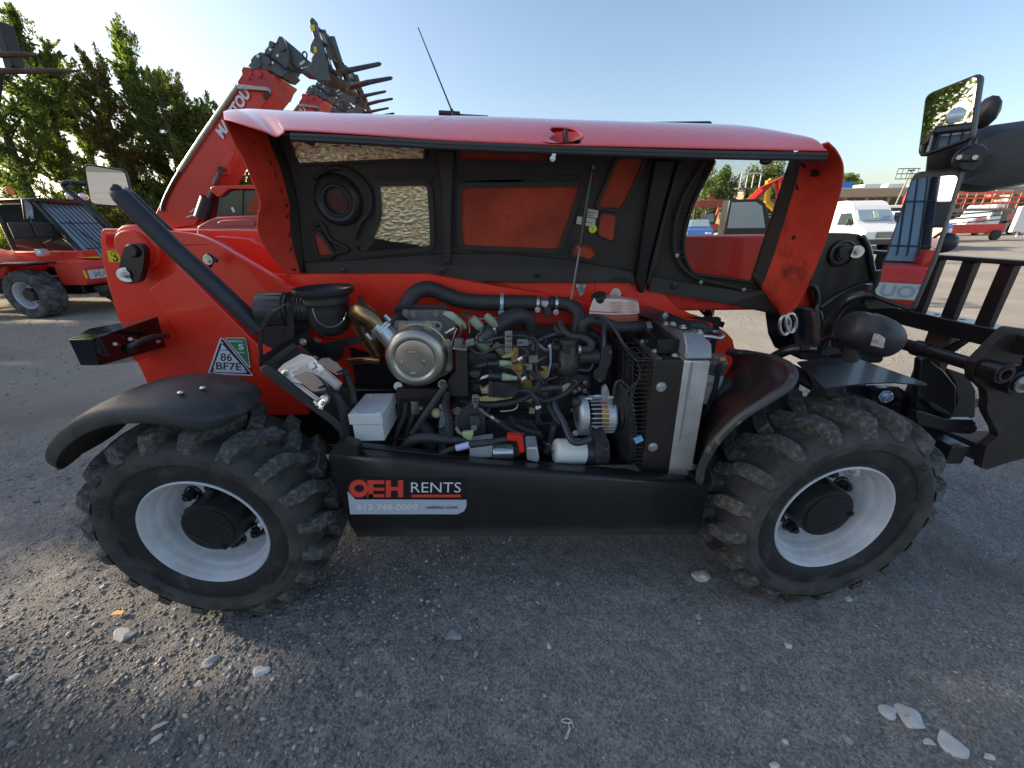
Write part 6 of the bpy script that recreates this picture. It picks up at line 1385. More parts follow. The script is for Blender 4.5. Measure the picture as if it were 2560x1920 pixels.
    G().tube([Z1(1003, 700, YB1 - .03), Z1(880, 900, YB1 - .03), Z1(825, 1010, YB1 - .03), Z1(815, 1060, YB1 - .03)], .035, n=10, sm=3).build('guide_pipe', M('dark_chain', (.10, .09, .085), .4, metal=.6, var=.5, vscale=9), ob)
    for dy in (0, 12, 24):
        G().tube([E4(395, 808 + dy, YB1 - .08), E4(560, 820 + dy, YB1 - .08), E4(700, 835 + dy, YB1 - .08), E4(738, 865 + dy, YB1 - .06)], .016, n=6).build('strap_pipe', steel, ob)
    G().prism([E4(650, 900, YB1 - .07), E4(720, 870, YB1 - .07), E4(730, 900, YB1 - .07), E4(670, 955, YB1 - .07)], (0, .05, 0)).build('junction', rusty, ob)
    text_quad('MANITOU', Z1(1122, 700, YB1 - .03), Z1(1262, 478, YB1 - .03), Z1(1080, 655, YB1 - .03), white_s, parent=ob, bold=.04)
    # tilt cylinder and its bracket
    s('cylinder_bracket', Z1, [(1165, 740), (1185, 720), (1180, 780), (1150, 830), (1145, 880), (1110, 880), (1075, 900), (1090, 850), (1110, 800)], YB1 - .04, .1, red_far, ob)
    G().cyl(Z1(1110, 850, YB1 - .06), Z1(1110, 850, YB1 - .14), .05, 16).build('cylinder_pin', black, ob)
    G().cyl(Z1(1105, 870, YB1 - .08), Z1(1050, 1000, YB1 - .08), .05, 12).build('cylinder_rod', M('rod_brown', (.20, .12, .11), .3, metal=.6), Rt)
    G().cyl(Z1(1045, 998, YB1 - .1), Z1(1012, 1095, YB1 - .1), .13, 18).build('cylinder_barrel', black, Rt)
    for pts in ([(980, 1060), (1000, 1080), (1020, 1100)], [(960, 1070), (990, 1050), (1005, 1075)], [(940, 1095), (975, 1085), (1000, 1100)]):
        G().tube([Z1(x, y, YB1 - .1) for x, y in pts], .02, n=6).build('hose', steel, Rt)
    # superstructure, cab and body
    s('turret', Z1, [(778, 1080), (800, 1060), (920, 1105), (1025, 1105), (1020, 1150), (1000, 1180), (860, 1170)], YB1 + .05, .8, red_far, Rt, bev=.04)
    ca = s('cab', Z1, [(1080, 1085), (1095, 990), (1110, 960), (1300, 945), (1400, 950), (1400, 1200), (1080, 1200)], YB1 - .1, 1.0, black_sat, Rt, bev=.03)
    s('cab_window', Z1, [(1112, 1060), (1120, 990), (1150, 962), (1220, 955), (1218, 1080), (1120, 1080)], YB1 - .12, .03, glass_dark, ca, bev=0)
    s('cab_window', Z1, [(1235, 1080), (1240, 960), (1390, 960), (1390, 1085)], YB1 - .12, .03, glass_dark, ca, bev=0)
    s('seat', Z1, [(1245, 1060), (1270, 985), (1300, 970), (1320, 1080)], YB1 - .14, .02, red_dull, ca, bev=0)
    s('control_panel', Z1, [(1160, 1045), (1170, 1040), (1182, 1065), (1172, 1068)], YB1 - .145, .02, white_s, ca, bev=0)
    s('cab_roof', Z1, [(1053, 945), (1070, 935), (1250, 928), (1400, 930), (1400, 952), (1150, 950), (1110, 985), (1090, 990), (1068, 970)], YB1 - .2, 1.2, red_far, Rt, bev=.03)
    G().prism([Z1(990, 1140, YB1 - .4), Z1(1040, 1110, YB1 - .4), Z1(1090, 1090, YB1 - .4), Z1(1290, 1082, YB1 - .4), Z1(1400, 1090, YB1 - .4), Z1(1400, 1260, YB1 - .4), Z1(980, 1260, YB1 - .4)], (0, 1.2, 0)).build('engine_cover', M('red_pinkish', (.45, .035, .05), .3, coat=.4), Rt, bev=.10, seg=4)
    s('engine_cover_rib', Z1, [(1090, 1118), (1120, 1105), (1260, 1100), (1290, 1110), (1280, 1135), (1100, 1135)], YB1 - .44, .06, MATS['red_pinkish'], Rt, bev=.02)
    x0 = Z1(780, 1150, YB1).x
    bd = G().bb((x0 - .4, YB1 - .2, .7), (x0 + 4.0, YB1 + 1.6, 1.45)).build('chassis', red_far, Rt, bev=.05)
    for dx in (.6, 3.4):
        for dy, sd_ in ((-.35, -1), (1.75, 1)):
            t_ = G().lathe([(.3, 0), (.5, -.03), (.58, .02), (.6, .2), (.58, .38), (.3, .4)], (x0 + dx, YB1 + dy - (0 if sd_ < 0 else .4), .6), (0, 1, 0), 28).build('tyre', tyre_in, Rt)
            G().lathe([(.3, .0), (.27, .1), (.1, .12), (0, .05)], (x0 + dx, YB1 + dy - (0 if sd_ < 0 else -.0) + (0 if sd_ < 0 else .0), .6), (0, 1, 0), 20).build('rim', rim_m, Rt)
    return Rt
M1 = boom_machine('nearest of the raised booms, red with the whole dark fork carriage against the sky')
def shift_to(px, Y, src_px=(653, 183), Y0=9.0): return P(*px, Y) - P(*src_px, Y0)
for (px, Y, lab) in (((783, 243), 14.5, 'middle raised boom, red with forks just above the open hood'), ((823, 282), 17.5, 'farthest raised boom, only its grey head and red collar over the hood edge')):
    t_ = shift_to(px, Y); c_ = copy_thing(M1, lab); c_.location = M1.location + Vector((t_.x, t_.y, 0)); c_.scale = (1, 1, 1)
    dz = t_.z; c_.location.z = 0; t_.z += .35
    # the machines farther off have their booms out a little longer: raise the boom group, keep wheels on the ground
    for ch in c_.children:
        if not ch.name.startswith(('tyre', 'rim', 'chassis')): ch.matrix_basis = Matrix.Translation((0, 0, dz)) @ ch.matrix_basis

# ---- forks of a machine standing out of the frame, top left ---------------------
Fk = root('telehandler_forks', 'dark raised fork tines reaching in from the top left corner before the trees', 'forks', (-7.0, 5.2, 0))
def zz(x, y, Y=5.0): return Z1(x, y, Y)
for pts in ([(-160, 272), (0, 274), (120, 272), (185, 280)], [(-200, 350), (0, 357), (250, 357), (398, 357)]):
    p = [zz(*q) for q in pts]; G().tube(p, [.030, .030, .026, .008], n=8, sm=1).build('fork_tine', rusty, Fk)
G().prism([zz(-60, 100), zz(0, 105), zz(22, 190), (zz(66, 330)), zz(55, 345), zz(20, 340), zz(-10, 230), zz(-120, 200)], (0, .12, 0)).build('fork_carriage', M('dark_mast', (.02, .021, .024), .5), Fk, bev=.01)
G().prism([zz(-120, 320), zz(-90, 320), P(-140, 1200, 5.0), P(-200, 1200, 5.0)], (0, .2, 0)).build('mast', MATS['dark_mast'], Fk, bev=.01)

# ================================================================== VEHICLES AND PLANT ON THE RIGHT
def wheel_lo(par, c, r, wd, side):
    ty = G().lathe([(r * .6, 0), (r * .9, -.01), (r, .03), (r, wd - .03), (r * .6, wd)], (0, 0, 0), (0, 1, 0), 26).build('tyre', tyre_in, None)
    rm = G().lathe([(r * .6, .0), (r * .55, .03), (r * .3, .05), (r * .22, .0), (0, -.01)], (0, 0, 0), (0, 1, 0), 20).build('rim', steel, None)
    for o in (ty, rm): o.parent = par; o.matrix_basis = Matrix.Translation(c) @ Matrix.Rotation(math.pi if side > 0 else 0, 4, 'Z')
def car_body(par, prof, w, mat, taper=.12, zt=1.0, name='body'):
    """side profile (x, z) extruded over the width, tumbling in above zt"""
    n = len(prof); rows = []
    zmax = max(z for x, z in prof)
    for y in (-w / 2, -w / 2 * .985, 0, w / 2 * .985, w / 2):
        rows.append([Vector((x, y * (1 - taper * max(0, (z - zt)) / (zmax - zt + .001)), z - (.03 if abs(y) > w * .495 else 0))) for x, z in prof])
    g = G().grid([r + [r[0]] for r in rows]); k = len(g.v)
    for r in (rows[0], rows[-1]):
        g.add(r, [tuple(t) for t in geometry.tessellate_polygon([r])])
    o = g.build(name, mat, None, ang=30); o.parent = par; return o
def quad(par, pts, mat, name, t=.012):
    pts = [Vector(p) for p in pts]; n = (pts[1] - pts[0]).cross(pts[2] - pts[0]).normalized()
    o = G().prism(pts, n * t).build(name, mat, None, smooth=False); o.parent = par; return o
# white high-roof van, front towards -Y (local front = +x)
def van(lab, loc, rz, s=1., H=2.5):
    V = root('van', lab, 'van', (0, 0, 0))
    prof = [(-2.9, .35), (-2.95, H - .1), (-2.8, H), (.9, H), (1.25, H - .1), (1.55, H - .38), (2.05, 1.45), (2.2, 1.32), (2.75, 1.12), (2.95, .95), (3.0, .6), (3.0, .35)]
    bd = car_body(V, prof, 2.0, van_w, .10, 1.2)
    quad(V, [(1.62, -.80, H - .50), (1.62, .80, H - .50), (2.06, .86, 1.50), (2.06, -.86, 1.50)], glass_pale, 'windscreen', -.05)
    for s_ in (-1, 1):
        y0_, y1_ = 1.003 * s_, .93 * s_
        quad(V, [(.75, y0_, 1.30), (1.98, y0_, 1.30), (1.9, y0_ * .99, 1.45), (1.5, y1_, H - .58), (.75, y1_, H - .58)], glass_dark, 'side_window', .012 * -s_ if False else .01)
        quad(V, [(1.22, y0_ * 1.006, 1.30), (1.27, y0_ * 1.006, 1.30), (1.27, y1_ * 1.01, H - .58), (1.22, y1_ * 1.01, H - .58)], black, 'window_post', .01)
        o = G().box((1.75, 1.16 * s_, 1.42), (.14, .2, .34)).build('wing_mirror', black, None, bev=.04); o.parent = V
        quad(V, [(2.25, 1.0 * s_, .95), (2.8, .95 * s_, .88), (2.86, .9 * s_, 1.02), (2.4, .99 * s_, 1.15)], lens_m, 'headlight', .02)
        quad(V, [(-2.8, 1.004 * s_, .5), (2.7, 1.004 * s_, .5), (2.7, 1.004 * s_, .68), (-2.8, 1.004 * s_, .68)], black, 'rubbing_strip', .008)
        wheel_lo(V, (1.95, -.98 * 1 if s_ < 0 else .98, .36), .36, .24, s_); wheel_lo(V, (-1.75, -.98 if s_ < 0 else .98, .36), .36, .24, s_)
    gr_ = G().box((3.0, 0, .82), (.05, 1.0, .30)).build('grille', black, None, bev=.02); gr_.parent = V
    for i in range(4): G().box((3.03, 0, .71 + i * .075), (.02, .94, .028)).build('grille_bar', chrome, gr_)
    o = G().box((2.98, 0, .48), (.14, 1.95, .26)).build('bumper', M('bumper_gray', (.05, .05, .052), .5), None, bev=.05); o.parent = V
    quad(V, [(2.09, -.15, 1.62), (2.09, .1, 1.62), (1.86, .1, 1.95), (1.86, -.15, 1.95)], M('paper_green', (.42, .55, .42), .7), 'dashboard_paper', .02)
    V.location = loc; V.rotation_euler = (0, 0, rz); V.scale = (s, s, s); return V
van('white high-roof van with dark side window parked behind the hood', (18.4, 23.2, 0), R(-93), .96, 2.5)
# white cab-over truck beside the van
Ck = root('flatbed_truck', 'cream white truck cab with dark windscreen partly hidden by the lower mirror', 'truck', (0, 0, 0))
car_body(Ck, [(-1.2, .5), (-1.2, 2.3), (-1.0, 2.42), (.6, 2.42), (.75, 2.35), (1.15, 1.55), (2.0, 1.35), (2.15, 1.1), (2.15, .5)], 2.1, M('cream_paint', (.78, .72, .58), .35, coat=.3), .1, 1.3)
quad(Ck, [(.80, -.82, 2.22), (.80, .82, 2.22), (1.13, .9, 1.60), (1.13, -.9, 1.60)], glass_dark, 'windscreen', -.04)
for s_ in (-1, 1):
    quad(Ck, [(-.6, 1.053 * s_, 1.45), (.95, 1.053 * s_, 1.45), (.65, .97 * s_, 2.2), (-.6, .97 * s_, 2.2)], glass_dark, 'side_window', .01)
    wheel_lo(Ck, (1.3, -1.0 if s_ < 0 else 1.0, .42), .42, .26, s_)
o = G().box((-3.5, 0, 1.0), (4.6, 2.2, .25)).build('flatbed', black_sat, None, bev=.02); o.parent = Ck
for s_ in (-1, 1): wheel_lo(Ck, (-4.2, s_ * 1.0, .42), .42, .26, s_)
o = G().box((2.16, 0, .9), (.05, 1.3, .3)).build('grille', black, None, bev=.02); o.parent = Ck
Ck.location = (27.0, 30.5, 0); Ck.rotation_euler = (0, 0, R(-95))
# pickup nose right of the mirror
Pk = root('pickup', 'red and blue pickup with chrome grille peeking out behind the lower mirror', 'pickup', (0, 0, 0))
car_body(Pk, [(-2.8, .5), (-2.8, 1.25), (-.9, 1.3), (-.7, 1.85), (.5, 1.9), (1.1, 1.3), (2.5, 1.2), (2.75, 1.0), (2.75, .5)], 2.0, M('pickup_white', (.7, .7, .72), .3, coat=.4), .12, 1.1)
quad(Pk, [(.55, -.75, 1.82), (.55, .75, 1.82), (1.08, .85, 1.34), (1.08, -.85, 1.34)], glass_dark, 'windscreen', -.03)
quad(Pk, [(1.2, -1.0, 1.296), (2.5, -1.0, 1.216), (2.5, 1.0, 1.216), (1.2, 1.0, 1.296)], M('hood_redblue', (.55, .05, .06), .3), 'hood_graphic', .02)
quad(Pk, [(2.45, -1.0, 1.24), (2.75, -1.0, 1.05), (2.75, 1.0, 1.05), (2.45, 1.0, 1.24)], M('blue_band', (.06, .10, .40), .3), 'blue_band', .02)
gk = G().box((2.77, 0, .86), (.05, 1.7, .36)).build('grille', black, None, bev=.02); gk.parent = Pk
for i in range(4): G().box((2.80, 0, .73 + i * .09), (.03, 1.66, .045)).build('grille_bar', chrome, gk)
o = G().box((2.78, 0, .52), (.16, 1.95, .2)).build('bumper', chrome, None, bev=.04); o.parent = Pk
for s_ in (-1, 1):
    wheel_lo(Pk, (1.8, s_ * .97, .4), .4, .26, s_); wheel_lo(Pk, (-1.8, s_ * .97, .4), .4, .26, s_)
    quad(Pk, [(-.5, 1.0 * s_, 1.3), (.9, 1.0 * s_, 1.3), (.45, .92 * s_, 1.8), (-.5, .92 * s_, 1.8)], glass_dark, 'side_window', .01)
Pk.location = (22.0, 23.6, 0); Pk.rotation_euler = (0, 0, R(-115))
# conventional truck with crane
Tr = root('crane_truck', 'white and red bonneted truck carrying a folded red crane, far right', 'truck', (0, 0, 0))
hood_prof = [(.6, .75), (.6, 1.75), (1.0, 1.78), (2.3, 1.55), (2.65, 1.4), (2.75, 1.05), (2.75, .75)]
car_body(Tr, hood_prof, 1.9, van_w, .18, 1.2, 'bonnet')
cb_ = car_body(Tr, [(-.8, .6), (-.8, 2.6), (-.6, 2.72), (.35, 2.72), (.5, 2.62), (.95, 1.75), (1.0, .6)], 2.2, van_w, .06, 1.6, 'cab')
quad(Tr, [(.54, -.92, 2.58), (.54, .92, 2.58), (.94, .98, 1.84), (.94, -.98, 1.84)], glass_pale, 'windscreen', -.04)
for s_ in (-1, 1):
    quad(Tr, [(-.45, 1.105 * s_, 1.75), (.6, 1.105 * s_, 1.75), (.3, 1.05 * s_, 2.5), (-.45, 1.05 * s_, 2.5)], glass_dark, 'side_window', .01)
    quad(Tr, [(1.1, .96 * s_, 1.2), (2.4, .96 * s_, 1.1), (2.3, .86 * s_, 1.50), (1.1, .84 * s_, 1.72)], M('truck_red', (.65, .04, .035), .3, coat=.3), 'bonnet_graphic', .02)
    for x in (1.7, -3.6, -4.9): wheel_lo(Tr, (x, s_ * 1.0, .52), .52, .28, s_)
    o = G().box((2.72, .72 * s_, 1.15), (.08, .36, .28)).build('headlight', lens_m, None, bev=.04); o.parent = Tr
    o = G().box((1.7, 1.02 * s_, .98), (1.3, .28, .18)).build('wing', van_w, None, bev=.08); o.parent = Tr
    o = G().tube([(.9, 1.05 * s_, 1.9), (1.1, 1.35 * s_, 2.0), (1.1, 1.35 * s_, 1.7)], .03, n=6).build('mirror_arm', black, None); o.parent = Tr
gk = G().prism([(2.78, -.42, .95), (2.78, .42, .95), (2.70, .55, 1.45), (2.70, -.55, 1.45)], (.04, 0, 0)).build('grille', chrome, None, bev=.02); gk.parent = Tr
for i in range(6): G().box((2.83, 0, 1.02 + i * .07), (.01, .8, .02)).build('grille_slot', black, gk)
o = G().box((2.9, 0, .68), (.24, 2.3, .34)).build('bumper', chrome, None, bev=.06); o.parent = Tr
o = G().box((3.03, 0, .62), (.02, .5, .2)).build('number_plate', white_s, None); o.parent = Tr
o = G().cyl((-.95, -.8, 1.0), (-.95, -.8, 3.1), .07, 12).build('exhaust_stack', steel, None); o.parent = Tr
o = G().box((-1.5, 0, 1.9), (.8, 2.0, 2.2)).build('equipment_box', black_sat, None, bev=.04); o.parent = Tr
o = G().cyl((-.3, -1.0, .7), (-1.2, -1.0, .7), .28, 18).build('fuel_tank', steel, None); o.parent = Tr
o = G().box((-4.5, 0, 1.15), (5.6, 2.4, .18)).build('deck', black_sat, None); o.parent = Tr
o = G().box((-3.8, 0, 1.6), (3.6, 1.4, .7)).build('crane_base', M('truck_red', (0, 0, 0)), None, bev=.04); o.parent = Tr
o = G().tube([(-3.2, 0, 1.9), (-2.2, -.3, 3.4), (-.9, -.5, 3.5)], .22, n=6, sm=1).build('crane_arm', M('crane_red', (.72, .07, .03), .4), None); o.parent = Tr
o = G().tube([(-3.4, .2, 1.9), (-2.8, .5, 3.6), (-4.6, .6, 3.3), (-6.6, .4, 2.4)], .2, n=6, sm=1).build('crane_arm', MATS['crane_red'], None); o.parent = Tr
o = G().box((-2.6, 0, 3.25), (1.1, 1.2, .9)).build('crane_cab', black_sat, None, bev=.06); o.parent = Tr
quad(Tr, [(-2.04, -.5, 3.0), (-2.04, .5, 3.0), (-2.04, .45, 3.6), (-2.04, -.45, 3.6)], glass_pale, 'crane_window', .01)
o = G().box((-2.8, 0, 3.95), (1.6, 1.4, .16)).build('crane_roof', black_sat, None, bev=.04); o.parent = Tr
for i in range(5): o = G().box((-2.8, -.5 + i * .25, 4.2), (1.3, .04, .04)).build('roof_rack_bar', black_sat, None); o.parent = Tr
Tr.location = (46.5, 42.0, 0); Tr.rotation_euler = (0, 0, R(196))
# blue-grey hatchback, blue pickup, dark car seen through the mesh
def small_car(lab, loc, rz, colr, s=1., nm='parked_car', cat='car', grp=None):
    V = root(nm, lab, cat, (0, 0, 0), grp)
    car_body(V, [(-2.1, .3), (-2.15, .95), (-1.75, 1.05), (-1.1, 1.5), (.2, 1.52), (1.0, 1.05), (2.0, .9), (2.15, .65), (2.15, .3)], 1.8, M('car_paint_%s' % nm + str(round(colr[2], 2)), colr, .3, coat=.5), .2, .95)
    for s_ in (-1, 1):
        quad(V, [(-1.45, .91 * s_, 1.02), (.75, .91 * s_, 1.02), (.1, .76 * s_, 1.44), (-1.0, .76 * s_, 1.44)], glass_dark, 'side_window', .02)
        quad(V, [(-.42, .925 * s_, 1.02), (-.36, .925 * s_, 1.02), (-.38, .77 * s_, 1.44), (-.42, .77 * s_, 1.44)], black, 'window_post', .02)
        for x in (1.35, -1.3): wheel_lo(V, (x, s_ * .9, .33), .33, .22, s_)
        o = G().box((2.08, .65 * s_, .72), (.1, .35, .14)).build('headlight', lens_m, None, bev=.03); o.parent = V
    quad(V, [(.26, -.68, 1.47), (.26, .68, 1.47), (.96, .78, 1.08), (.96, -.78, 1.08)], glass_pale, 'windscreen', -.03)
    quad(V, [(-1.16, -.68, 1.46), (-1.16, .68, 1.46), (-1.70, .78, 1.08), (-1.70, -.78, 1.08)], glass_dark, 'rear_window', .03)
    V.location = loc; V.rotation_euler = (0, 0, rz); V.scale = (s, s, s); return V
small_car('pale blue hatchback seen through the mesh of the hood', (13.6, 23.0, 0), R(182), (.28, .38, .50))
small_car('bright blue car seen through the mesh behind the dark-cabbed machine', (12.9, 29.5, 0), R(250), (.05, .14, .42), 1.1)
small_car('silver car seen through the mesh under the yellow boom', (17.6, 29.8, 0), R(265), (.6, .62, .62), 1.1)
small_car('dark green-windowed car beside the silver one, seen through the mesh', (19.6, 30.6, 0), R(262), (.05, .055, .06), 1.2)
small_car('pale car far behind the blue one, seen through the mesh', (16.2, 24.6, 0), R(170), (.52, .50, .47), .95)
# compact telehandler with dark cab, orange frame (through the mesh)
Mh = root('telehandler', 'dark-cabbed telehandler on an orange-red frame, seen through the hood mesh', 'telehandler', (0, 0, 0))
b = LB(Mh)
b('cab', G().prism([(-.8, -.5, .9), (.8, -.5, .9), (.75, -.5, 1.6), (.45, -.5, 2.2), (.2, -.5, 2.35), (-.8, -.5, 2.35)], (0, 1.0, 0)), black_sat, .05)
b('cab_window', G().prism([(-.7, -.515, 1.35), (.6, -.515, 1.35), (.35, -.515, 2.1), (.1, -.515, 2.25), (-.7, -.515, 2.25)], (0, .01, 0)), glass_pale)
b('frame', G().box((0, 0, .75), (2.6, 1.3, .4)).box((.9, -.3, 1.0), (.5, .4, .5)), M('orange_frame', (.75, .10, .03), .45, var=.1), .03)
b('boom', G().tube([(-.6, .7, 1.4), (.6, .8, 2.7), (1.1, .8, 3.1), (1.7, .8, 1.3)], .16, n=6, sm=1), red_far)
b('counterweight', G().box((1.6, -.4, .65), (.7, .6, .5)), red_far, .04)
for x in (-.9, .95):
    simple_wheel(Mh, (x, -.75, .45), .45, .3, .25, -1); simple_wheel(Mh, (x, .75, .45), .45, .3, .25, 1)
Mh.location = (8.4, 15.2, 0); Mh.rotation_euler = (0, 0, R(-14)); Mh.scale = (.92, .92, .92)
# pile of orange hoses / tarpaulin next to it
To = root('orange_stack', 'stack of orange folded covers beside the dark-cabbed machine', 'covers', (7.2, 14.0, 0))
for i in range(6):
    G().box((7.2 + .05 * math.sin(i * 2), 14.0, .12 + i * .16), (1.3 - .05 * i, .8, .15), Matrix.Rotation(.1 * math.sin(i), 3, 'Z')).build('cover', cloth_o, To, bev=.05, seg=3)
# yellow articulated boom lift and red beam behind
Yl = root('boom_lift', 'yellow boom lift standing behind the cars, seen through the mesh', 'boom lift', (22.0, 36, 0))
for pts, r_, nm in (([(22, 36, .8), (22.5, 36, 2.2), (21.4, 36, 3.0), (21.2, 36, 4.6)], .26, 'boom'), ([(21.2, 36, 4.6), (22.3, 36, 3.9), (22.6, 36, 1.9)], .2, 'boom')):
    G().tube(pts, r_, n=6, sm=1).build(nm, M('lift_yellow', (.70, .42, .03), .4), Yl)
G().bb((20.8, 35.2, .4), (23.6, 36.8, 1.2)).build('chassis', MATS['lift_yellow'], Yl, bev=.05)
for x in (21.3, 23.1):
    G().lathe([(0, 0), (.4, 0), (.4, .3), (0, .3)], (x, 34.95, .4), (0, 1, 0), 18).build('tyre', tyre_in, Yl)
G().bb((18.8, 35.8, 4.0), (20.4, 36.6, 4.08)).build('basket_floor', graycon, Yl)
for x in (18.8, 19.3, 19.8, 20.4):
    G().cyl((x, 35.8, 4.05), (x, 35.8, 5.1), .04, 6).build('basket_rail', white_s, Yl)
G().cyl((18.8, 35.8, 5.1), (20.4, 35.8, 5.1), .04, 6).build('basket_rail', white_s, Yl)
Rb = root('crane_beam', 'long rust-red crane arm lying level above the parked cars, seen through the mesh', 'crane arm', (19, 38, 0))
G().bb((16.0, 38, 2.7), (24.5, 38.5, 3.3)).build('beam', M('beam_red', (.40, .09, .06), .5, var=.2), Rb, bev=.04)
for x in (16.5, 20.5, 24): G().cyl((x, 38.2, 0), (x, 38.2, 2.7), .12, 8).build('post', black_sat, Rb)
# parked plant in a ragged row far behind (each its own thing)
rp = random.Random(11)
cols = [(.55, .05, .03), (.60, .12, .04), (.04, .045, .05), (.5, .5, .48), (.05, .10, .30), (.55, .40, .04), (.06, .2, .08), (.3, .02, .02)]
for i in range(8):
    x = 15.5 + i * 2.6 + rp.uniform(-.4, .4); y = 40 + rp.uniform(-2, 4); cc_ = cols[i]
    names_ = ['red', 'orange', 'black', 'grey', 'blue', 'yellow', 'green', 'dark red']; cn = names_[cols.index(cc_)]
    W_ = root('work_machine', 'small %s work machine in the far row behind the cars' % cn, 'work machine', (x, y, 0), 'work machines in the far row')
    m_ = M('far_plant_' + cn, cc_, .45)
    G().bb((x - .8, y - .6, .5), (x + .8, y + .6, 1.2 + rp.random() * .3)).build('chassis', m_, W_, bev=.06)
    G().prism([(x - .5, y - .5, 1.2), (x + .5, y - .5, 1.2), (x + .35, y - .5, 2.3), (x - .5, y - .5, 2.35)], (0, 1, 0)).build('cab', black_sat, W_, bev=.05)
    G().prism([(x - .4, y - .52, 1.5), (x + .35, y - .52, 1.5), (x + .25, y - .52, 2.2), (x - .4, y - .52, 2.2)], (0, .01, 0)).build('cab_window', glass_pale, W_)
    G().tube([(x + .6, y, 1.2), (x + .9, y, 2.4 + rp.random()), (x - .3, y, 3.2 + rp.random() * .6)], .12, n=6, sm=1).build('boom', m_, W_)
    for dx in (-.55, .55): G().lathe([(0, 0), (.36, 0), (.36, .26), (0, .26)], (x + dx, y - .8, .36), (0, 1, 0), 16).build('tyre', tyre_in, W_)
# red boom lift with basket and red railed platform in front of the building
Bl = root('boom_lift', 'red boom lift arm upright before the tan building, beside the van roof', 'boom lift', (31.5, 34, 0))
G().tube([(31.4, 34, 1.0), (31.2, 34, 3.0), (31.6, 34, 4.5)], .22, n=8, sm=1).build('boom', red_far, Bl); G().bb((30.4, 33.4, .4), (33, 34.8, 1.2)).build('chassis', red_far, Bl, bev=.05)
for z in (4.4, 4.75, 5.1): G().cyl((29.8, 34, z), (31.5, 34, z), .03, 6).build('basket_rail', black_sat, Bl)
for x in (29.8, 30.2, 30.6, 31.0, 31.4): G().cyl((x, 34, 4.4), (x, 34, 5.1), .025, 6).build('basket_rail', black_sat, Bl)
for x in (30.7, 32.6): G().lathe([(0, 0), (.4, 0), (.4, .3), (0, .3)], (x, 33.2, .4), (0, 1, 0), 18).build('tyre', tyre_in, Bl)
Sl = root('scissor_lift', 'red railed scissor lift platform between the van and the building', 'scissor lift', (33, 31, 0))
for z in (2.5, 2.85, 3.2):
    for y in (30.4, 31.6): G().cyl((30.2, y, z), (36.5, y, z), .035, 6).build('guard_rail', M('rail_red', (.72, .12, .06), .4), Sl)
for i in range(11):
    x = 30.2 + i * .63; G().cyl((x, 30.4, 2.1), (x, 30.4, 3.2), .03, 6).build('rail_post', MATS['rail_red'], Sl)
G().bb((30.2, 30.4, 2.0), (36.5, 31.6, 2.15)).build('platform', graycon, Sl); G().bb((31, 30.5, .5), (35.8, 31.5, 1.1)).build('chassis', red_far, Sl)
for k in range(3):
    z = 1.1 + k * .3
    G().cyl((31.2, 30.7, z), (35.6, 30.7, z + .3), .05, 6).build('scissor_arm', graycon, Sl)
for x in (31.6, 35.2): G().lathe([(0, 0), (.35, 0), (.35, .2), (0, .2)], (x, 30.3, .35), (0, 1, 0), 16).build('tyre', tyre_in, Sl)
# white leaning sign board at the right edge
Sg = root('sign_board', 'tall white board leaning at the right edge of the yard', 'sign', (37.5, 28.5, 0))
G().prism([E5(2070, 650, 28.5), E5(2145, 640, 28.5), E5(2260, 660, 28.5), E5(2260, 340, 28.5), E5(2195, 350, 28.5), E5(2160, 440, 28.5)], (0, .25, 0)).build('panel', van_w, Sg, bev=.03)
for x in (2130, 2230): G().cyl(E5(x, 650, 28.6), P(*E5.px(x - 8, 694), 28.6), .06, 8).build('leg', white_s, Sg)
# rock-red machine arm left of the truck
Ar = root('excavator', 'rusty red jumble of a parked excavator left of the crane truck', 'excavator', (39.0, 41, 0))
for pts in ([(39, 41, .6), (39.3, 41, 2.4), (40.5, 41, 3.4)], [(40.5, 41, 3.4), (41.3, 41, 2.2), (41.0, 41, .8)]): G().tube(pts, .28, n=6, sm=1).build('arm', red_far, Ar)
G().bb((38.2, 40.5, .3), (40.4, 42, 1.3)).build('tracks', black_sat, Ar, bev=.1); G().bb((38.4, 40.6, 1.3), (39.8, 41.8, 2.2)).build('house', M('far_plant_red', (0, 0, 0)), Ar, bev=.08)

# ---- building -------------------------------------------------------------------
Bd = root('workshop_building', 'long low tan building with a row of dark windows and white parapet, behind the van', 'building', (52, 52, 0))
tan = M('tan_fascia', (.42, .32, .22), .7, var=.06); tanp = M('tan_post', (.52, .44, .28), .7); brick = M('tan_wall', (.36, .24, .13), .8, var=.15)
bx0, bx1, by, ht = 30.0, 72.0, 52.0, 5.0
G().bb((bx0, by + .5, 0), (bx1, by + 14, ht)).build('wall', brick, Bd)
G().bb((bx0 - .4, by - .6, ht - .95), (bx1 + .4, by + 14.4, ht)).build('fascia', tan, Bd, bev=.03)
G().bb((bx0 - .2, by - .3, ht + .002), (bx1 + .2, by + 14, ht + .06)).build('roof', white_p, Bd)
nb = 16
for i in range(nb + 1):
    x = bx0 + (bx1 - bx0) * i / nb; G().bb((x - .16, by + .2, 0), (x + .16, by + .52, ht - .95)).build('post', tanp, Bd)
for i in range(nb):
    x0 = bx0 + (bx1 - bx0) * i / nb; x1 = bx0 + (bx1 - bx0) * (i + 1) / nb
    w_ = G().bb((x0 + .25, by + .42, 1.0), (x1 - .25, by + .49, ht - 1.15)).build('window', glass_dark, Bd)
    G().bb((x0 + .25, by + .36, 2.3), (x1 - .25, by + .42, 2.42)).build('frame', tanp, w_)
    G().bb(((x0 + x1) / 2 - .05, by + .36, 1.0), ((x0 + x1) / 2 + .05, by + .42, ht - 1.15)).build('frame', tanp, w_)
rr2 = random.Random(5)
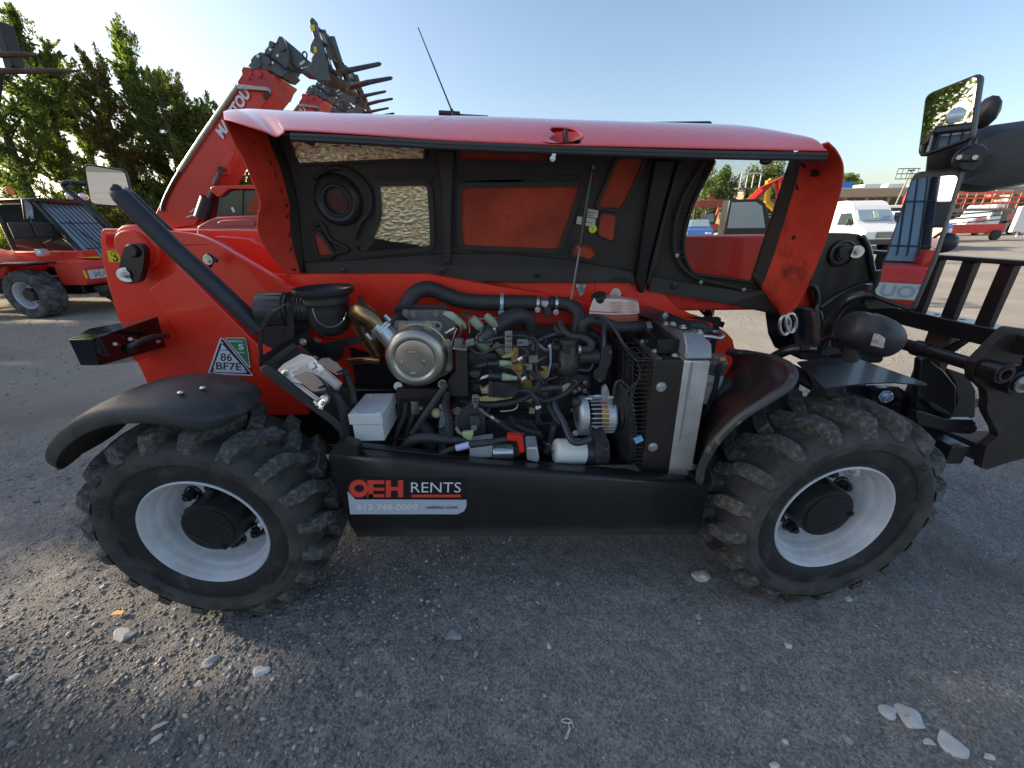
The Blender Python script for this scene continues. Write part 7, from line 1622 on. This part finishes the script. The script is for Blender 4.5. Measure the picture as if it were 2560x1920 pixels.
for i in range(14):
    x = bx0 + 1 + i * 2.8; blue = i in (3, 9)
    G().bb((x, by, ht + .06), (x + rr2.uniform(1.4, 2.6), by + 2, ht + (.75 if i == 3 else rr2.uniform(.25, .5)))).build('roof_unit', M('roof_blue', (.03, .18, .62), .4) if blue else white_p, Bd, bev=.03)
# utility poles and cables on the right
for (x, y, lab) in ((56, 50, 'pale wooden utility pole among the trees at far right'),):
    Up = root('utility_pole', lab, 'pole', (x, y, 0)); G().cyl((x, y, 0), (x, y, 9), .16, 10, .11).build('pole', M('pole_wood', (.30, .25, .18), .8), Up); G().box((x, y, 8.4), (2.0, .12, .12)).build('crossarm', MATS['pole_wood'], Up)
    for k, z in enumerate((5.2, 6.4)):
        G().tube([(x, y, z), (x - 5, y - 2, z - .4), (x - 10, y - 4, z - .3)], .03, n=5).build('cable', graycon, Up)
for (x, lab) in ((36.0, 'slim dark lamp post before the building windows'),):
    Up = root('lamp_post', lab, 'pole', (x, 40, 0)); G().cyl((x - .6, 40, 0), (x + .3, 40, 5.6), .06, 8).build('post', graycon, Up); G().box((x + .3, 40, 5.6), (.5, .2, .1)).build('lamp', black_sat, Up)

# ================================================================== TREES
leaf_mats = {}
def leaf_mat(name, c1, c2, tr=.35):
    m = bpy.data.materials.new(name); m.use_nodes = True; n = m.node_tree.nodes; l = m.node_tree.links
    b = n['Principled BSDF']; b.inputs['Roughness'].default_value = .55; b.inputs['Specular IOR Level'].default_value = .35
    g = n.new('ShaderNodeNewGeometry'); x = n.new('ShaderNodeMix'); x.data_type = 'RGBA'
    x.inputs[6].default_value = (*c1, 1); x.inputs[7].default_value = (*c2, 1)
    l.new(g.outputs['Random Per Island'], x.inputs[0]); l.new(x.outputs[2], b.inputs['Base Color'])
    t = n.new('ShaderNodeBsdfTranslucent'); mx = n.new('ShaderNodeMixShader'); mx.inputs[0].default_value = tr
    br = n.new('ShaderNodeMix'); br.data_type = 'RGBA'; br.blend_type = 'MULTIPLY'; br.inputs[0].default_value = 1; br.inputs[7].default_value = (1.5, 1.7, .6, 1)
    l.new(x.outputs[2], br.inputs[6]); l.new(br.outputs[2], t.inputs[0])
    l.new(b.outputs[0], mx.inputs[1]); l.new(t.outputs[0], mx.inputs[2]); l.new(mx.outputs[0], n['Material Output'].inputs[0]); return m
leafL = leaf_mat('cedar_foliage', (.07, .10, .035), (.23, .27, .085), .55)
leafL2 = leaf_mat('cedar_foliage_rusty', (.09, .095, .035), (.27, .24, .08), .55)
leafR = leaf_mat('yard_tree_foliage', (.07, .12, .03), (.20, .25, .06), .3)
bark = M('bark', (.10, .08, .06), .9, var=.3, bump=.6, bscale=30)
rng = np.random.default_rng(4)
SD = np.array(sun_dir)
HOLES = [(tuple(P(290, 1545, Z=0)), .28), (tuple(Z5(560, 240, 1.5)), .10)]
def leaves(name, P0, D, L, Wd, mat, parent):
    """quads: centre P0, long axis D, size L x Wd, random roll"""
    for hp_, hr_ in HOLES:        # gaps cut through the foliage along sun rays to place lit patches
        rel = P0 - np.array(hp_); al = rel @ SD; k_ = (np.linalg.norm(rel - al[:, None] * SD, axis=1) > hr_) | (al < 9); P0, D, L, Wd = P0[k_], D[k_], L[k_], Wd[k_]
    n = len(P0); D = D / np.linalg.norm(D, axis=1, keepdims=True)
    r = rng.normal(size=(n, 3)); S = np.cross(D, r); S /= np.linalg.norm(S, axis=1, keepdims=True)
    L = L[:, None] / 2; Wd = Wd[:, None] / 2
    v = np.stack([P0 - D * L, P0 + S * Wd - D * L * .1, P0 + D * L, P0 - S * Wd + D * L * .1], 1).reshape(-1, 3)
    me = bpy.data.meshes.new(name); me.vertices.add(n * 4); me.vertices.foreach_set('co', v.astype(np.float32).ravel())
    me.loops.add(n * 4); me.loops.foreach_set('vertex_index', np.arange(n * 4, dtype=np.int32))
    me.polygons.add(n); me.polygons.foreach_set('loop_start', np.arange(0, n * 4, 4, dtype=np.int32)); me.polygons.foreach_set('loop_total', np.full(n, 4, dtype=np.int32))
    me.materials.append(mat); me.update(); me.validate()
    o = bpy.data.objects.new(name, me); col.objects.link(o)
    if parent: attach(o, parent)
    return o
def cedar(lab, x, y, h, rad, n, mat, lean=0., grp='trees in the row at the left', big=1.):
    Rt = root('cedar_tree', lab, 'tree', (x, y, 0), grp)
    top = Vector((x + lean, y, h))
    g = G().tube([(x, y, -.1), (x + lean * .3, y, h * .5), tuple(top)], [.13, .08, .015], n=8)
    tips = []; dirs = []
    nb_ = int(26 * h / 6 * (rad / 1.3))
    for i in range(nb_):
        t = .06 + .94 * (i + rng.random()) / nb_; z = h * t
        rr_m = rad * (1.12 - t) ** .75 * (.55 + .6 * rng.random()); a = rng.random() * 6.28
        b0 = Vector((x + lean * t, y, z * .93)); up = .35 + .6 * t + .3 * rng.random()
        e1 = b0 + Vector((math.cos(a) * rr_m, math.sin(a) * rr_m, rr_m * up))
        mid = b0.lerp(e1, .5) + Vector((0, 0, -.08 * rr_m))
        g.tube([b0, mid, e1], [.028 * (1.2 - t), .016, .005], n=5, sm=3)
        k_ = 9
        for j in range(k_):
            s_ = (j + .8) / k_; p = b0.lerp(mid, s_ * 2) if s_ < .5 else mid.lerp(e1, s_ * 2 - 1)
            for q_ in range(3):
                d = Vector((math.cos(a) * .5, math.sin(a) * .5, .9)) + Vector(rng.normal(size=3)) * .6
                tips.append((p, d.normalized(), (.22 + .30 * rng.random()) * (1.1 - .45 * t) * (1 + (big - 1) * .7)))
    for q_ in range(18):   # leader plumes
        tips.append((top + Vector(rng.normal(size=3)) * Vector((.09, .09, .28)).length * .35 - Vector((0, 0, .2)), Vector((rng.normal() * .25, rng.normal() * .25, 1)).normalized(), .42))
    trunk = g.build('trunk', bark, Rt)
    per = max(8, n // len(tips)); Pc = []; Dc = []
    for p, d, l_ in tips:
        s_ = rng.random(per) ** .8; off = rng.normal(size=(per, 3)) * (l_ * .16)
        Pc.append(np.array(p)[None] + np.array(d)[None] * (s_[:, None] * l_) + off * (1.15 - s_[:, None]))
        Dc.append(np.array(d)[None] + rng.normal(size=(per, 3)) * .55)
    Pc = np.concatenate(Pc); Dc = np.concatenate(Dc); m_ = len(Pc)
    leaves('crown', Pc, Dc, (.05 + .07 * rng.random(m_)) * big, (.014 + .024 * rng.random(m_)) * big, mat, Rt)
def pt(u, v, Y): return P(u, v, Y)
trees = [(-130, 10, 11.0, 1.9), (35, 45, 11.6, 1.5), (150, 175, 12.6, 1.5), (215, 165, 11.2, 1.1), (325, 95, 12.4, 1.35), (395, 205, 11.4, 1.2), (445, 225, 12.6, 1.3), (510, 285, 11.8, 1.2), (560, 330, 13.0, 1.3)]
desc = ['broad dark cedar at the extreme left edge', 'tall cedar behind the fork tines, leftmost whole one', 'rounded lower cedar right of the tall leftmost one', 'narrow rusty-tinged cedar between the two tall ones', 'tallest pointed cedar with a feathery leader above the rear mirror', 'leaning cedar right beside the pointed tall one', 'loose cedar whose crown meets the red boom', 'smaller cedar partly behind the red boom', 'last low cedar right of the red boom']
for (u, v, Y, rad), ds in zip(trees, desc):
    p = pt(u, v, Y); cedar(ds, p.x, p.y, p.z, rad * 1.12, 46000, leafL2 if 'rusty' in ds or 'loose' in ds else leafL, lean=.15 * math.sin(u))
# taller unseen row beyond the left edge, added to shade the near yard
sh_ = Vector((math.sin(SUN_AZ), math.cos(SUN_AZ), 0)); pp_ = Vector((sh_.y, -sh_.x, 0)).normalized()
base_ = Vector((-1.22, .93, 0)) + sh_ * 18.5
for t_, nm_ in ((-3.9, 'fourth before the yard corner'), (-2.2, 'leaning slightly'), (-.6, 'level with the machine tail'), (.9, 'level with the front trees'), (2.3, 'at the row end')):
    q = base_ + pp_ * t_
    cedar('tall unseen cedar added to shade the near yard, ' + nm_, q.x, q.y, 12.0 + math.sin(t_ * 3) * .5, 2.7 if t_ < 2 else 2.0, 30000, leafL, grp='cedars added beyond the left edge for shade', big=2.6)
q = base_ + pp_ * 4.0
cedar('shorter unseen cedar added for shade, ending the row beyond the left edge', q.x, q.y, 8.3, 2.2, 26000, leafL, grp='cedars added beyond the left edge for shade', big=2.3)
# low undergrowth between the trunks
def shrub(lab, x, y, z0, rx, ry, rz, n, mat, nm='shrub', cat='shrub', grp=None, lf=.10, trunk=True, clumps=26):
    Rt = root(nm, lab, cat, (x, y, 0), grp)
    g = G(); Pc = []; Dc = []
    for c_ in range(clumps):
        a = rng.random() * 6.28; e = math.acos(1 - 1.5 * rng.random()); rr_m = .45 + .5 * rng.random()
        c = np.array([x + rx * math.cos(a) * math.sin(e) * rr_m, y + ry * math.sin(a) * math.sin(e) * rr_m, z0 + rz * (.12 + .88 * math.cos(e) * rr_m + .1)])
        if trunk: g.tube([(x, y, z0 * .6), (lerp(x, c[0], .4), lerp(y, c[1], .4), lerp(z0 * .7, c[2], .5)), tuple(c)], [.05 * rx, .025 * rx, .008], n=5, sm=3)
        k = n // clumps; sz = np.array([rx, ry, rz]) * (.20 + .14 * rng.random())
        q = rng.normal(size=(k, 3)); q /= np.linalg.norm(q, axis=1, keepdims=True); q *= (rng.random((k, 1)) ** .45)
        Pc.append(c + q * sz); Dc.append(q + rng.normal(size=(k, 3)) * .7)
    if trunk:
        g.cyl((x, y, 0), (x, y, z0), .06 * rx, 8, .05 * rx); g.build('trunk', bark, Rt)
    Pc = np.concatenate(Pc); Dc = np.concatenate(Dc); m_ = len(Pc)
    leaves('crown', Pc, Dc, lf * (.7 + .6 * rng.random(m_)), lf * .5 * (.7 + .6 * rng.random(m_)), mat, Rt)
for i, (x, y, rx, rz, ds) in enumerate(((-13.6, 10.4, 1.6, 1.5, 'low bush under the leftmost cedars'), (-11.0, 10.8, 1.5, 1.6, 'bushy undergrowth behind the parked telehandler cab'), (-8.8, 11.2, 1.5, 1.7, 'undergrowth right of the parked telehandler, below the rear mirror'), (-6.9, 11.6, 1.5, 1.7, 'undergrowth by the base of the red boom'))):
    shrub(ds, x, y, .3, rx, .8, rz, 9000, leafL, lf=.09, trunk=False)
# trees on the right
def ptR(u, v, Y): return P(u, v, Y)
def yard_tree(lab, uc, vt, vb, wpx, Y, n=9000, lf=.22, clumps=30):
    c = P(uc, (vt + vb) / 2, Y); zt_ = P(uc, vt, Y).z; zb_ = max(.8, P(uc, vb, Y).z); k = pxm(c)
    shrub(lab, c.x, c.y, zb_, wpx / 2 / k, wpx / 2 / k * .8, (zt_ - zb_) * .95, n, leafR, nm='yard_tree', cat='tree', grp='trees across the yard', lf=lf, clumps=clumps)
yard_tree('left of the two green trees seen through the mesh', 1795, 412, 505, 110, 42)
yard_tree('right of the two green trees seen through the mesh', 1915, 405, 500, 120, 40)
yard_tree('small tree behind the building roof, by the hood end', 2120, 438, 485, 70, 66, 6000, .3)
yard_tree('small weedy tree at the foot of the cars in the mesh opening', 1862, 560, 590, 34, 17, 2500, .09, 12)
for i, (u, vt, w_, Y, ds) in enumerate(((2385, 468, 130, 58, 'green tree just right of the lower mirror'), (2455, 455, 150, 60, 'wide green tree behind the crane truck'), (2530, 438, 150, 56, 'tall green tree above the crane truck cab'), (2620, 420, 160, 58, 'green tree cut by the right edge'))):
    yard_tree(ds, u, vt, 560, w_, Y, 14000, .34, 36)
for i, (u, vt, w_, Y, ds) in enumerate(((1700, 470, 120, 60, 'dark tree hidden mostly behind the hood ribs'), (1870, 478, 150, 62, 'low far tree between the two mesh trees'), (1990, 470, 120, 64, 'far tree behind the hood end wall'))):
    yard_tree(ds, u, vt, 545, w_, Y, 6000, .34, 20)

# ================================================================== GROUND
def vnoise(X, Y, s, seed):
    r = np.random.default_rng(seed); N_ = 512; T_ = r.random((N_, N_))
    x = X / s + 200.3; y = Y / s + 100.7; xi = np.floor(x).astype(int); yi = np.floor(y).astype(int); fx = x - xi; fy = y - yi
    fx = fx * fx * (3 - 2 * fx); fy = fy * fy * (3 - 2 * fy)
    a = T_[xi % N_, yi % N_]; b_ = T_[(xi + 1) % N_, yi % N_]; c_ = T_[xi % N_, (yi + 1) % N_]; d_ = T_[(xi + 1) % N_, (yi + 1) % N_]
    return (a * (1 - fx) + b_ * fx) * (1 - fy) + (c_ * (1 - fx) + d_ * fx) * fy - .5
def axis_pts(lo, hi, far, st):
    c = list(np.arange(lo, hi, st)); s_ = st; p = hi
    out = []
    while p < far: out.append(p); s_ *= 1.12; p += s_
    out.append(far); neg = []; s_ = st; p = lo - st
    while p > -far: neg.append(p); s_ *= 1.12; p -= s_
    neg.append(-far); return np.array(neg[::-1] + c + out)
gx = axis_pts(-2.6, 2.9, 260, .0125); gy = axis_pts(.2, 2.6, 260, .0125)
XX, YY = np.meshgrid(gx, gy, indexing='ij')
near = 1 / (1 + (np.maximum(0, np.hypot(XX, (YY - 1.2)) - 3.0) / 2.0) ** 2)
HH = (vnoise(XX, YY, .9, 1) * .030 + vnoise(XX, YY, .30, 2) * .016 + vnoise(XX, YY, .11, 3) * .010 + vnoise(XX, YY, .045, 4) * .009 + vnoise(XX, YY, .022, 5) * .0045) * near
HH += (vnoise(XX, YY, 3.1, 6) * .02) * (1 - near)
def ground_z(x, y):
    x = np.array([x]); y = np.array([y]); nr = 1 / (1 + (np.maximum(0, np.hypot(x, (y - 1.2)) - 3.0) / 2.0) ** 2)
    return float(((vnoise(x, y, .9, 1) * .030 + vnoise(x, y, .30, 2) * .016 + vnoise(x, y, .11, 3) * .010 + vnoise(x, y, .045, 4) * .009) * nr + vnoise(x, y, 3.1, 6) * .02 * (1 - nr))[0]) - .012
HH -= .012
V = np.stack([XX, YY, HH], -1).reshape(-1, 3).astype(np.float32); nx, ny = len(gx), len(gy)
idx = np.arange(nx * ny).reshape(nx, ny); Q = np.stack([idx[:-1, :-1], idx[1:, :-1], idx[1:, 1:], idx[:-1, 1:]], -1).reshape(-1, 4).astype(np.int32)
me = bpy.data.meshes.new('ground'); me.vertices.add(len(V)); me.vertices.foreach_set('co', V.ravel()); me.loops.add(Q.size); me.loops.foreach_set('vertex_index', Q.ravel())
me.polygons.add(len(Q)); me.polygons.foreach_set('loop_start', np.arange(0, Q.size, 4, dtype=np.int32)); me.polygons.foreach_set('loop_total', np.full(len(Q), 4, dtype=np.int32)); me.update(); me.shade_smooth()
gm = bpy.data.materials.new('gravel_yard'); gm.use_nodes = True; n = gm.node_tree.nodes; l = gm.node_tree.links; b = n['Principled BSDF']; b.inputs['Roughness'].default_value = .95; b.inputs['Specular IOR Level'].default_value = .12
tc = n.new('ShaderNodeTexCoord')
def nz(s, d=8, r=.6):
    t = n.new('ShaderNodeTexNoise'); t.inputs['Scale'].default_value = s; t.inputs['Detail'].default_value = d; t.inputs['Roughness'].default_value = r; l.new(tc.outputs['Object'], t.inputs['Vector']); return t
def mr(s, a, bb, c=0., d=1.):
    r = n.new('ShaderNodeMapRange'); r.inputs[1].default_value = a; r.inputs[2].default_value = bb; r.inputs[3].default_value = c; r.inputs[4].default_value = d; l.new(s, r.inputs[0]); return r.outputs[0]
def mxc(f, a, bb):
    x = n.new('ShaderNodeMix'); x.data_type = 'RGBA'; l.new(f, x.inputs[0])
    for i, q in ((6, a), (7, bb)):
        if isinstance(q, tuple): x.inputs[i].default_value = (*q, 1)
        else: l.new(q, x.inputs[i])
    return x.outputs[2]
c_ = mxc(mr(nz(1.1).outputs[0], .35, .65), (.185, .176, .165), (.265, .252, .235))
c_ = mxc(mr(nz(9, 10, .75).outputs[0], .35, .68), c_, (.32, .305, .28))
vr = n.new('ShaderNodeTexVoronoi'); vr.inputs['Scale'].default_value = 95; l.new(tc.outputs['Object'], vr.inputs['Vector'])
c_ = mxc(mr(vr.outputs['Color'], .80, .9), c_, (.23, .22, .21))
vr2 = n.new('ShaderNodeTexVoronoi'); vr2.inputs['Scale'].default_value = 150; l.new(tc.outputs['Object'], vr2.inputs['Vector'])
dk = n.new('ShaderNodeMix'); dk.data_type = 'RGBA'; dk.blend_type = 'MULTIPLY'; dk.inputs[0].default_value = .75; l.new(c_, dk.inputs[6]); l.new(mr(vr2.outputs['Color'], 0, 1, .35, 1.6), dk.inputs[7]); c_ = dk.outputs[2]
c_ = mxc(mr(nz(.55, 4).outputs[0], .52, .66), c_, (.165, .148, .13))
# far yard is paler and tan: its sunlit look is put into the colour
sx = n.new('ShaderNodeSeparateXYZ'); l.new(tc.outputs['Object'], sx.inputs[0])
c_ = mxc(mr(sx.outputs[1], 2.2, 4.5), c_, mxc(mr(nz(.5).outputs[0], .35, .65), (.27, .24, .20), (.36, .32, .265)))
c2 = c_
l.new(c2, b.inputs['Base Color'])
bp = n.new('ShaderNodeBump'); bp.inputs['Strength'].default_value = .8; bp.inputs['Distance'].default_value = .006
ad0 = n.new('ShaderNodeMath'); ad0.operation = 'MULTIPLY_ADD'; ad0.inputs[1].default_value = 2.5; l.new(nz(13, 9, .75).outputs[0], ad0.inputs[0]); l.new(nz(60, 8, .7).outputs[0], ad0.inputs[2])
ad = n.new('ShaderNodeMath'); ad.operation = 'ADD'; l.new(ad0.outputs[0], ad.inputs[0])
m2 = n.new('ShaderNodeMath'); m2.operation = 'MULTIPLY'; m2.inputs[1].default_value = -.6; l.new(vr.outputs['Distance'], m2.inputs[0]); l.new(m2.outputs[0], ad.inputs[1])
l.new(ad.outputs[0], bp.inputs['Height']); l.new(bp.outputs[0], b.inputs['Normal'])
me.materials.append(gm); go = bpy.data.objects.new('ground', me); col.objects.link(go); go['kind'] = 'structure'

# loose gravel: real little stones
ico = bmesh.new(); bmesh.ops.create_icosphere(ico, subdivisions=1, radius=1); iv = np.array([v.co[:] for v in ico.verts]); ifc = np.array([[v.index for v in f.verts] for f in ico.faces]); ico.free()
def stones(name, X, Y, S, mat, sink=.35):
    n_ = len(X); nv = len(iv)
    jit = 1 + rng.normal(size=(n_, nv, 1)) * .17; sc = S[:, None, None] * np.stack([.8 + .6 * rng.random(n_), .6 + .5 * rng.random(n_), .35 + .35 * rng.random(n_)], 1)[:, None, :]
    v = iv[None] * jit * sc; a = rng.random(n_) * 6.28; ca, sa = np.cos(a)[:, None], np.sin(a)[:, None]
    x = v[..., 0] * ca - v[..., 1] * sa; y = v[..., 0] * sa + v[..., 1] * ca
    nr = 1 / (1 + (np.maximum(0, np.hypot(X, (Y - 1.2)) - 3.0) / 2.0) ** 2)
    Z = ((vnoise(X, Y, .9, 1) * .030 + vnoise(X, Y, .30, 2) * .016 + vnoise(X, Y, .11, 3) * .010 + vnoise(X, Y, .045, 4) * .009) * nr + vnoise(X, Y, 3.1, 6) * .02 * (1 - nr)) - .012
    w_ = np.stack([x + X[:, None], y + Y[:, None], v[..., 2] + (Z + S * (.5 - sink))[:, None]], -1).reshape(-1, 3)
    f = (ifc[None] + (np.arange(n_) * nv)[:, None, None]).reshape(-1, 3).astype(np.int32)
    me = bpy.data.meshes.new(name); me.vertices.add(len(w_)); me.vertices.foreach_set('co', w_.astype(np.float32).ravel()); me.loops.add(f.size); me.loops.foreach_set('vertex_index', f.ravel())
    me.polygons.add(len(f)); me.polygons.foreach_set('loop_start', np.arange(0, f.size, 3, dtype=np.int32)); me.polygons.foreach_set('loop_total', np.full(len(f), 3, dtype=np.int32)); me.materials.append(mat); me.update()
    o = bpy.data.objects.new(name, me); col.objects.link(o); o['kind'] = 'stuff'; return o
def stone_mat(name, stops):
    m = bpy.data.materials.new(name); m.use_nodes = True; n = m.node_tree.nodes; l = m.node_tree.links; b = n['Principled BSDF']; b.inputs['Roughness'].default_value = .85
    g = n.new('ShaderNodeNewGeometry'); r = n.new('ShaderNodeValToRGB'); l.new(g.outputs['Random Per Island'], r.inputs[0]); l.new(r.outputs[0], b.inputs['Base Color'])
    r.color_ramp.elements[0].position = stops[0][0]; r.color_ramp.elements[0].color = (*stops[0][1], 1); r.color_ramp.elements[1].position = stops[-1][0]; r.color_ramp.elements[1].color = (*stops[-1][1], 1)
    for p, c in stops[1:-1]: e = r.color_ramp.elements.new(p); e.color = (*c, 1)
    return m
sm1 = stone_mat('gravel_stones', [(0, (.11, .105, .10)), (.6, (.22, .21, .195)), (.9, (.32, .31, .29)), (1, (.50, .49, .46))])
def scatter(n_, x0, x1, y0, y1, dens_s, seed, thr):
    X = rng.uniform(x0, x1, n_ * 3); Y = rng.uniform(y0, y1, n_ * 3); d = vnoise(X, Y, dens_s, seed) + rng.normal(size=n_ * 3) * .18
    k = d > thr; return X[k][:n_], Y[k][:n_]
X, Y = scatter(52000, -2.4, 2.8, .25, 2.4, .5, 21, -.12); S = .0016 + .0032 * rng.random(len(X)) ** 2.2 + .006 * (rng.random(len(X)) > .985) * rng.random(len(X))
stones('gravel', X, Y, S, sm1)
X, Y = scatter(9000, -2.2, .1, .25, 1.6, .6, 22, .0); S = .003 + .0075 * rng.random(len(X)) ** 2.5
stones('gravel', X, Y, S, sm1)
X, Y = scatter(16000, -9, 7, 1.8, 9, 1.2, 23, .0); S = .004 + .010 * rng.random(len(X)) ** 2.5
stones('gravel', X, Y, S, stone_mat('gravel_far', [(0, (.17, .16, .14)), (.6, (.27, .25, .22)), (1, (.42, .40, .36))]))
# pale chips scattered at the lower right and by the wheels
sm2 = stone_mat('pale_chips', [(0, (.22, .215, .205)), (.6, (.36, .35, .34)), (1, (.50, .49, .46))])
chips = []
for cx, cyy, spx, nn in ((2190, 1560, 26, 60), (2350, 1490, 30, 50), (2440, 1600, 40, 70), (2480, 1700, 50, 60), (2260, 1860, 40, 26), (1960, 1540, 30, 14), (2500, 1640, 60, 40), (760, 1500, 90, 60), (830, 1490, 60, 40), (560, 1800, 120, 26), (350, 1880, 60, 12), (1750, 1490, 60, 10), (880, 1700, 200, 18), (1300, 1650, 400, 30), (2000, 1750, 300, 26), (1500, 1450, 250, 16)):
    for k in range(nn):
        p = P(cx + rng.normal() * spx, min(1915, cyy + rng.normal() * spx * .8), Z=0); chips.append((p.x, p.y))
chips = np.array(chips); stones('gravel', chips[:, 0], chips[:, 1], .0018 + .0045 * rng.random(len(chips)) ** 2.4, sm2, .25)
# individually recognisable stones
rockm = {k: M('rock_' + k, c, .85, var=.22, vscale=40, bump=.6, bscale=90) for k, c in (('white', (.64, .63, .60)), ('gray', (.36, .355, .345)), ('tan', (.33, .28, .21)))}
def rock(lab, u, v, wpx, hpx, mat, rot=0., flat=.55, sd_=0, grp='loose stones on the ground'):
    p = P(u, v, Z=0); k = pxm(p); r_ = np.random.default_rng(sd_ + int(u))
    bm = bmesh.new(); bmesh.ops.create_icosphere(bm, subdivisions=3, radius=1)
    ph = r_.random(6) * 6
    cuts = [(Vector(r_.normal(size=3)).normalized(), r_.uniform(.55, .85)) for _ in range(11)]
    for q in bm.verts:
        for n_, d_ in cuts:
            if q.co.dot(n_) > d_: q.co -= n_ * (q.co.dot(n_) - d_)
        c = q.co * 1.2; f = 1 + .16 * math.sin(c.x * 2.3 + ph[0]) + .14 * math.sin(c.y * 3.1 + ph[1]) + .10 * math.sin(c.z * 4 + c.x * 3 + ph[2]) + r_.normal() * .012
        q.co = Vector((c.x * f, c.y * f, max(-.5, c.z * f)))
    sx_, sy_ = wpx / 2 / k, hpx / 2 / k / (CAM_H * k / F_PX)
    o_me = bpy.data.meshes.new('stone'); bm.to_mesh(o_me); bm.free(); o_me.materials.append(mat); o_me.shade_smooth(); o_me.set_sharp_from_angle(angle=R(22))
    o = bpy.data.objects.new('stone', o_me); col.objects.link(o)
    o.location = (p.x, p.y, ground_z(p.x, p.y) + min(sx_, sy_) * flat * .35); o.rotation_euler = (0, 0, R(rot)); o.scale = (sx_, sy_, min(sx_, sy_) * flat)
    o['label'] = lab; o['category'] = 'stone'; o['group'] = grp
for a_ in (('rounded pale tan stone just left of the right front tyre', 1749, 1438, 38, 30, rockm['white']),
    ('grey stone lying in the sunlit patch by the left tyre', 310, 1582, 46, 36, rockm['gray']),
    ('half-moon pale stone in front of the left tyre', 519, 1648, 38, 22, rockm['gray'], 25),
    ('bright white broken stone below the left tyre', 652, 1672, 30, 26, rockm['white']),
    ('grey stone with a twig beside it, left of centre', 1138, 1585, 32, 26, rockm['gray']),
    ('small brown-grey stone right of the twig', 1190, 1629, 16, 14, rockm['gray']),
    ('upright pale pebble in a dark hollow, left of centre', 896, 1728, 18, 26, rockm['gray'], 20),
    ('long pale stone, upper of the pair at lower left', 392, 1811, 34, 16, rockm['white'], 35),
    ('long pale stone, lower of the pair at lower left', 392, 1838, 34, 18, rockm['white'], 45),
    ('pale stone at the left edge low in the frame', 30, 1690, 24, 16, rockm['white'], 30),
    ('large pale stone at lower right, leftmost of the three', 2226, 1778, 42, 32, rockm['white'], -20),
    ('large pale stone at lower right, middle of the three', 2280, 1796, 52, 54, rockm['white'], -30),
    ('largest angular white stone near the lower right corner', 2385, 1858, 64, 56, rockm['white'], -25),
    ('small white stone right of the largest one at lower right', 2470, 1892, 26, 18, rockm['white']),
    ('small white stone below the three large ones', 2320, 1852, 28, 16, rockm['white'], -10),
    ('white pointed stone at the bottom edge', 1942, 1908, 22, 22, rockm['white']),
    ('small white wedge stone above the bottom edge, right of centre', 1965, 1842, 14, 16, rockm['white']),
    ('egg-shaped pale stone below the right tyre', 1973, 1610, 18, 14, rockm['white']),
    ('upright pale pebble right of the white string', 1863, 1708, 14, 20, rockm['gray']),
    ('small grey pebble left of the right tyre, half way down', 1747, 1538, 14, 12, rockm['gray']),
    ('diamond-shaped grey stone at lower right of centre', 1926, 1778, 18, 18, rockm['gray'], 45),
    ('white chip under the right tyre', 2120, 1490, 18, 12, rockm['white']),
    ('tall white pebble left of the white string', 1372, 1613, 10, 14, rockm['white']),
    ('square grey chip under the skirt', 1397, 1457, 14, 12, rockm['gray']),
    ('flat grey stone among the gravel at lower left', 500, 1700, 20, 14, rockm['gray']),
    ('elongated brown pebble at lower centre right', 2120, 1840, 18, 26, rockm['gray'], 30)):
    rock(*a_)
# twig, leaf and white string
def gp(reg, x, y, dz=.004): p = reg(x, y, Z=0); p.z = ground_z(p.x, p.y) + dz + .004; return p
G().tube([gp(W7, 1842, 358), gp(W7, 1862, 310), gp(W7, 1885, 282), gp(W7, 1925, 270)], [.0016, .002, .002, .0014], n=6).build('twig', bark, None)
o = bpy.data.objects['twig']; o['label'] = 'thin curved dry twig beside a grey stone'; o['category'] = 'twig'
o = G().tube([gp(W8, x, y, .006) for x, y in ((236, 768), (225, 738), (200, 730), (182, 738), (200, 748), (232, 745), (215, 752), (216, 775), (204, 800), (198, 816), (208, 812), (214, 790), (222, 770))], .0013, n=6).build('string', white_p, None); o['label'] = 'short loop of white string on the dark gravel'; o['category'] = 'string'
o = G().add([gp(W7, 470, 170, .01), gp(W7, 500, 152, .014), gp(W7, 535, 155, .012), gp(W7, 520, 172, .016)], [(0, 1, 2, 3)]).build('fallen_leaf', M('leaf_orange', (.55, .28, .05), .7), None); o['label'] = 'orange fallen leaf in the sunlit patch'; o['category'] = 'leaf'
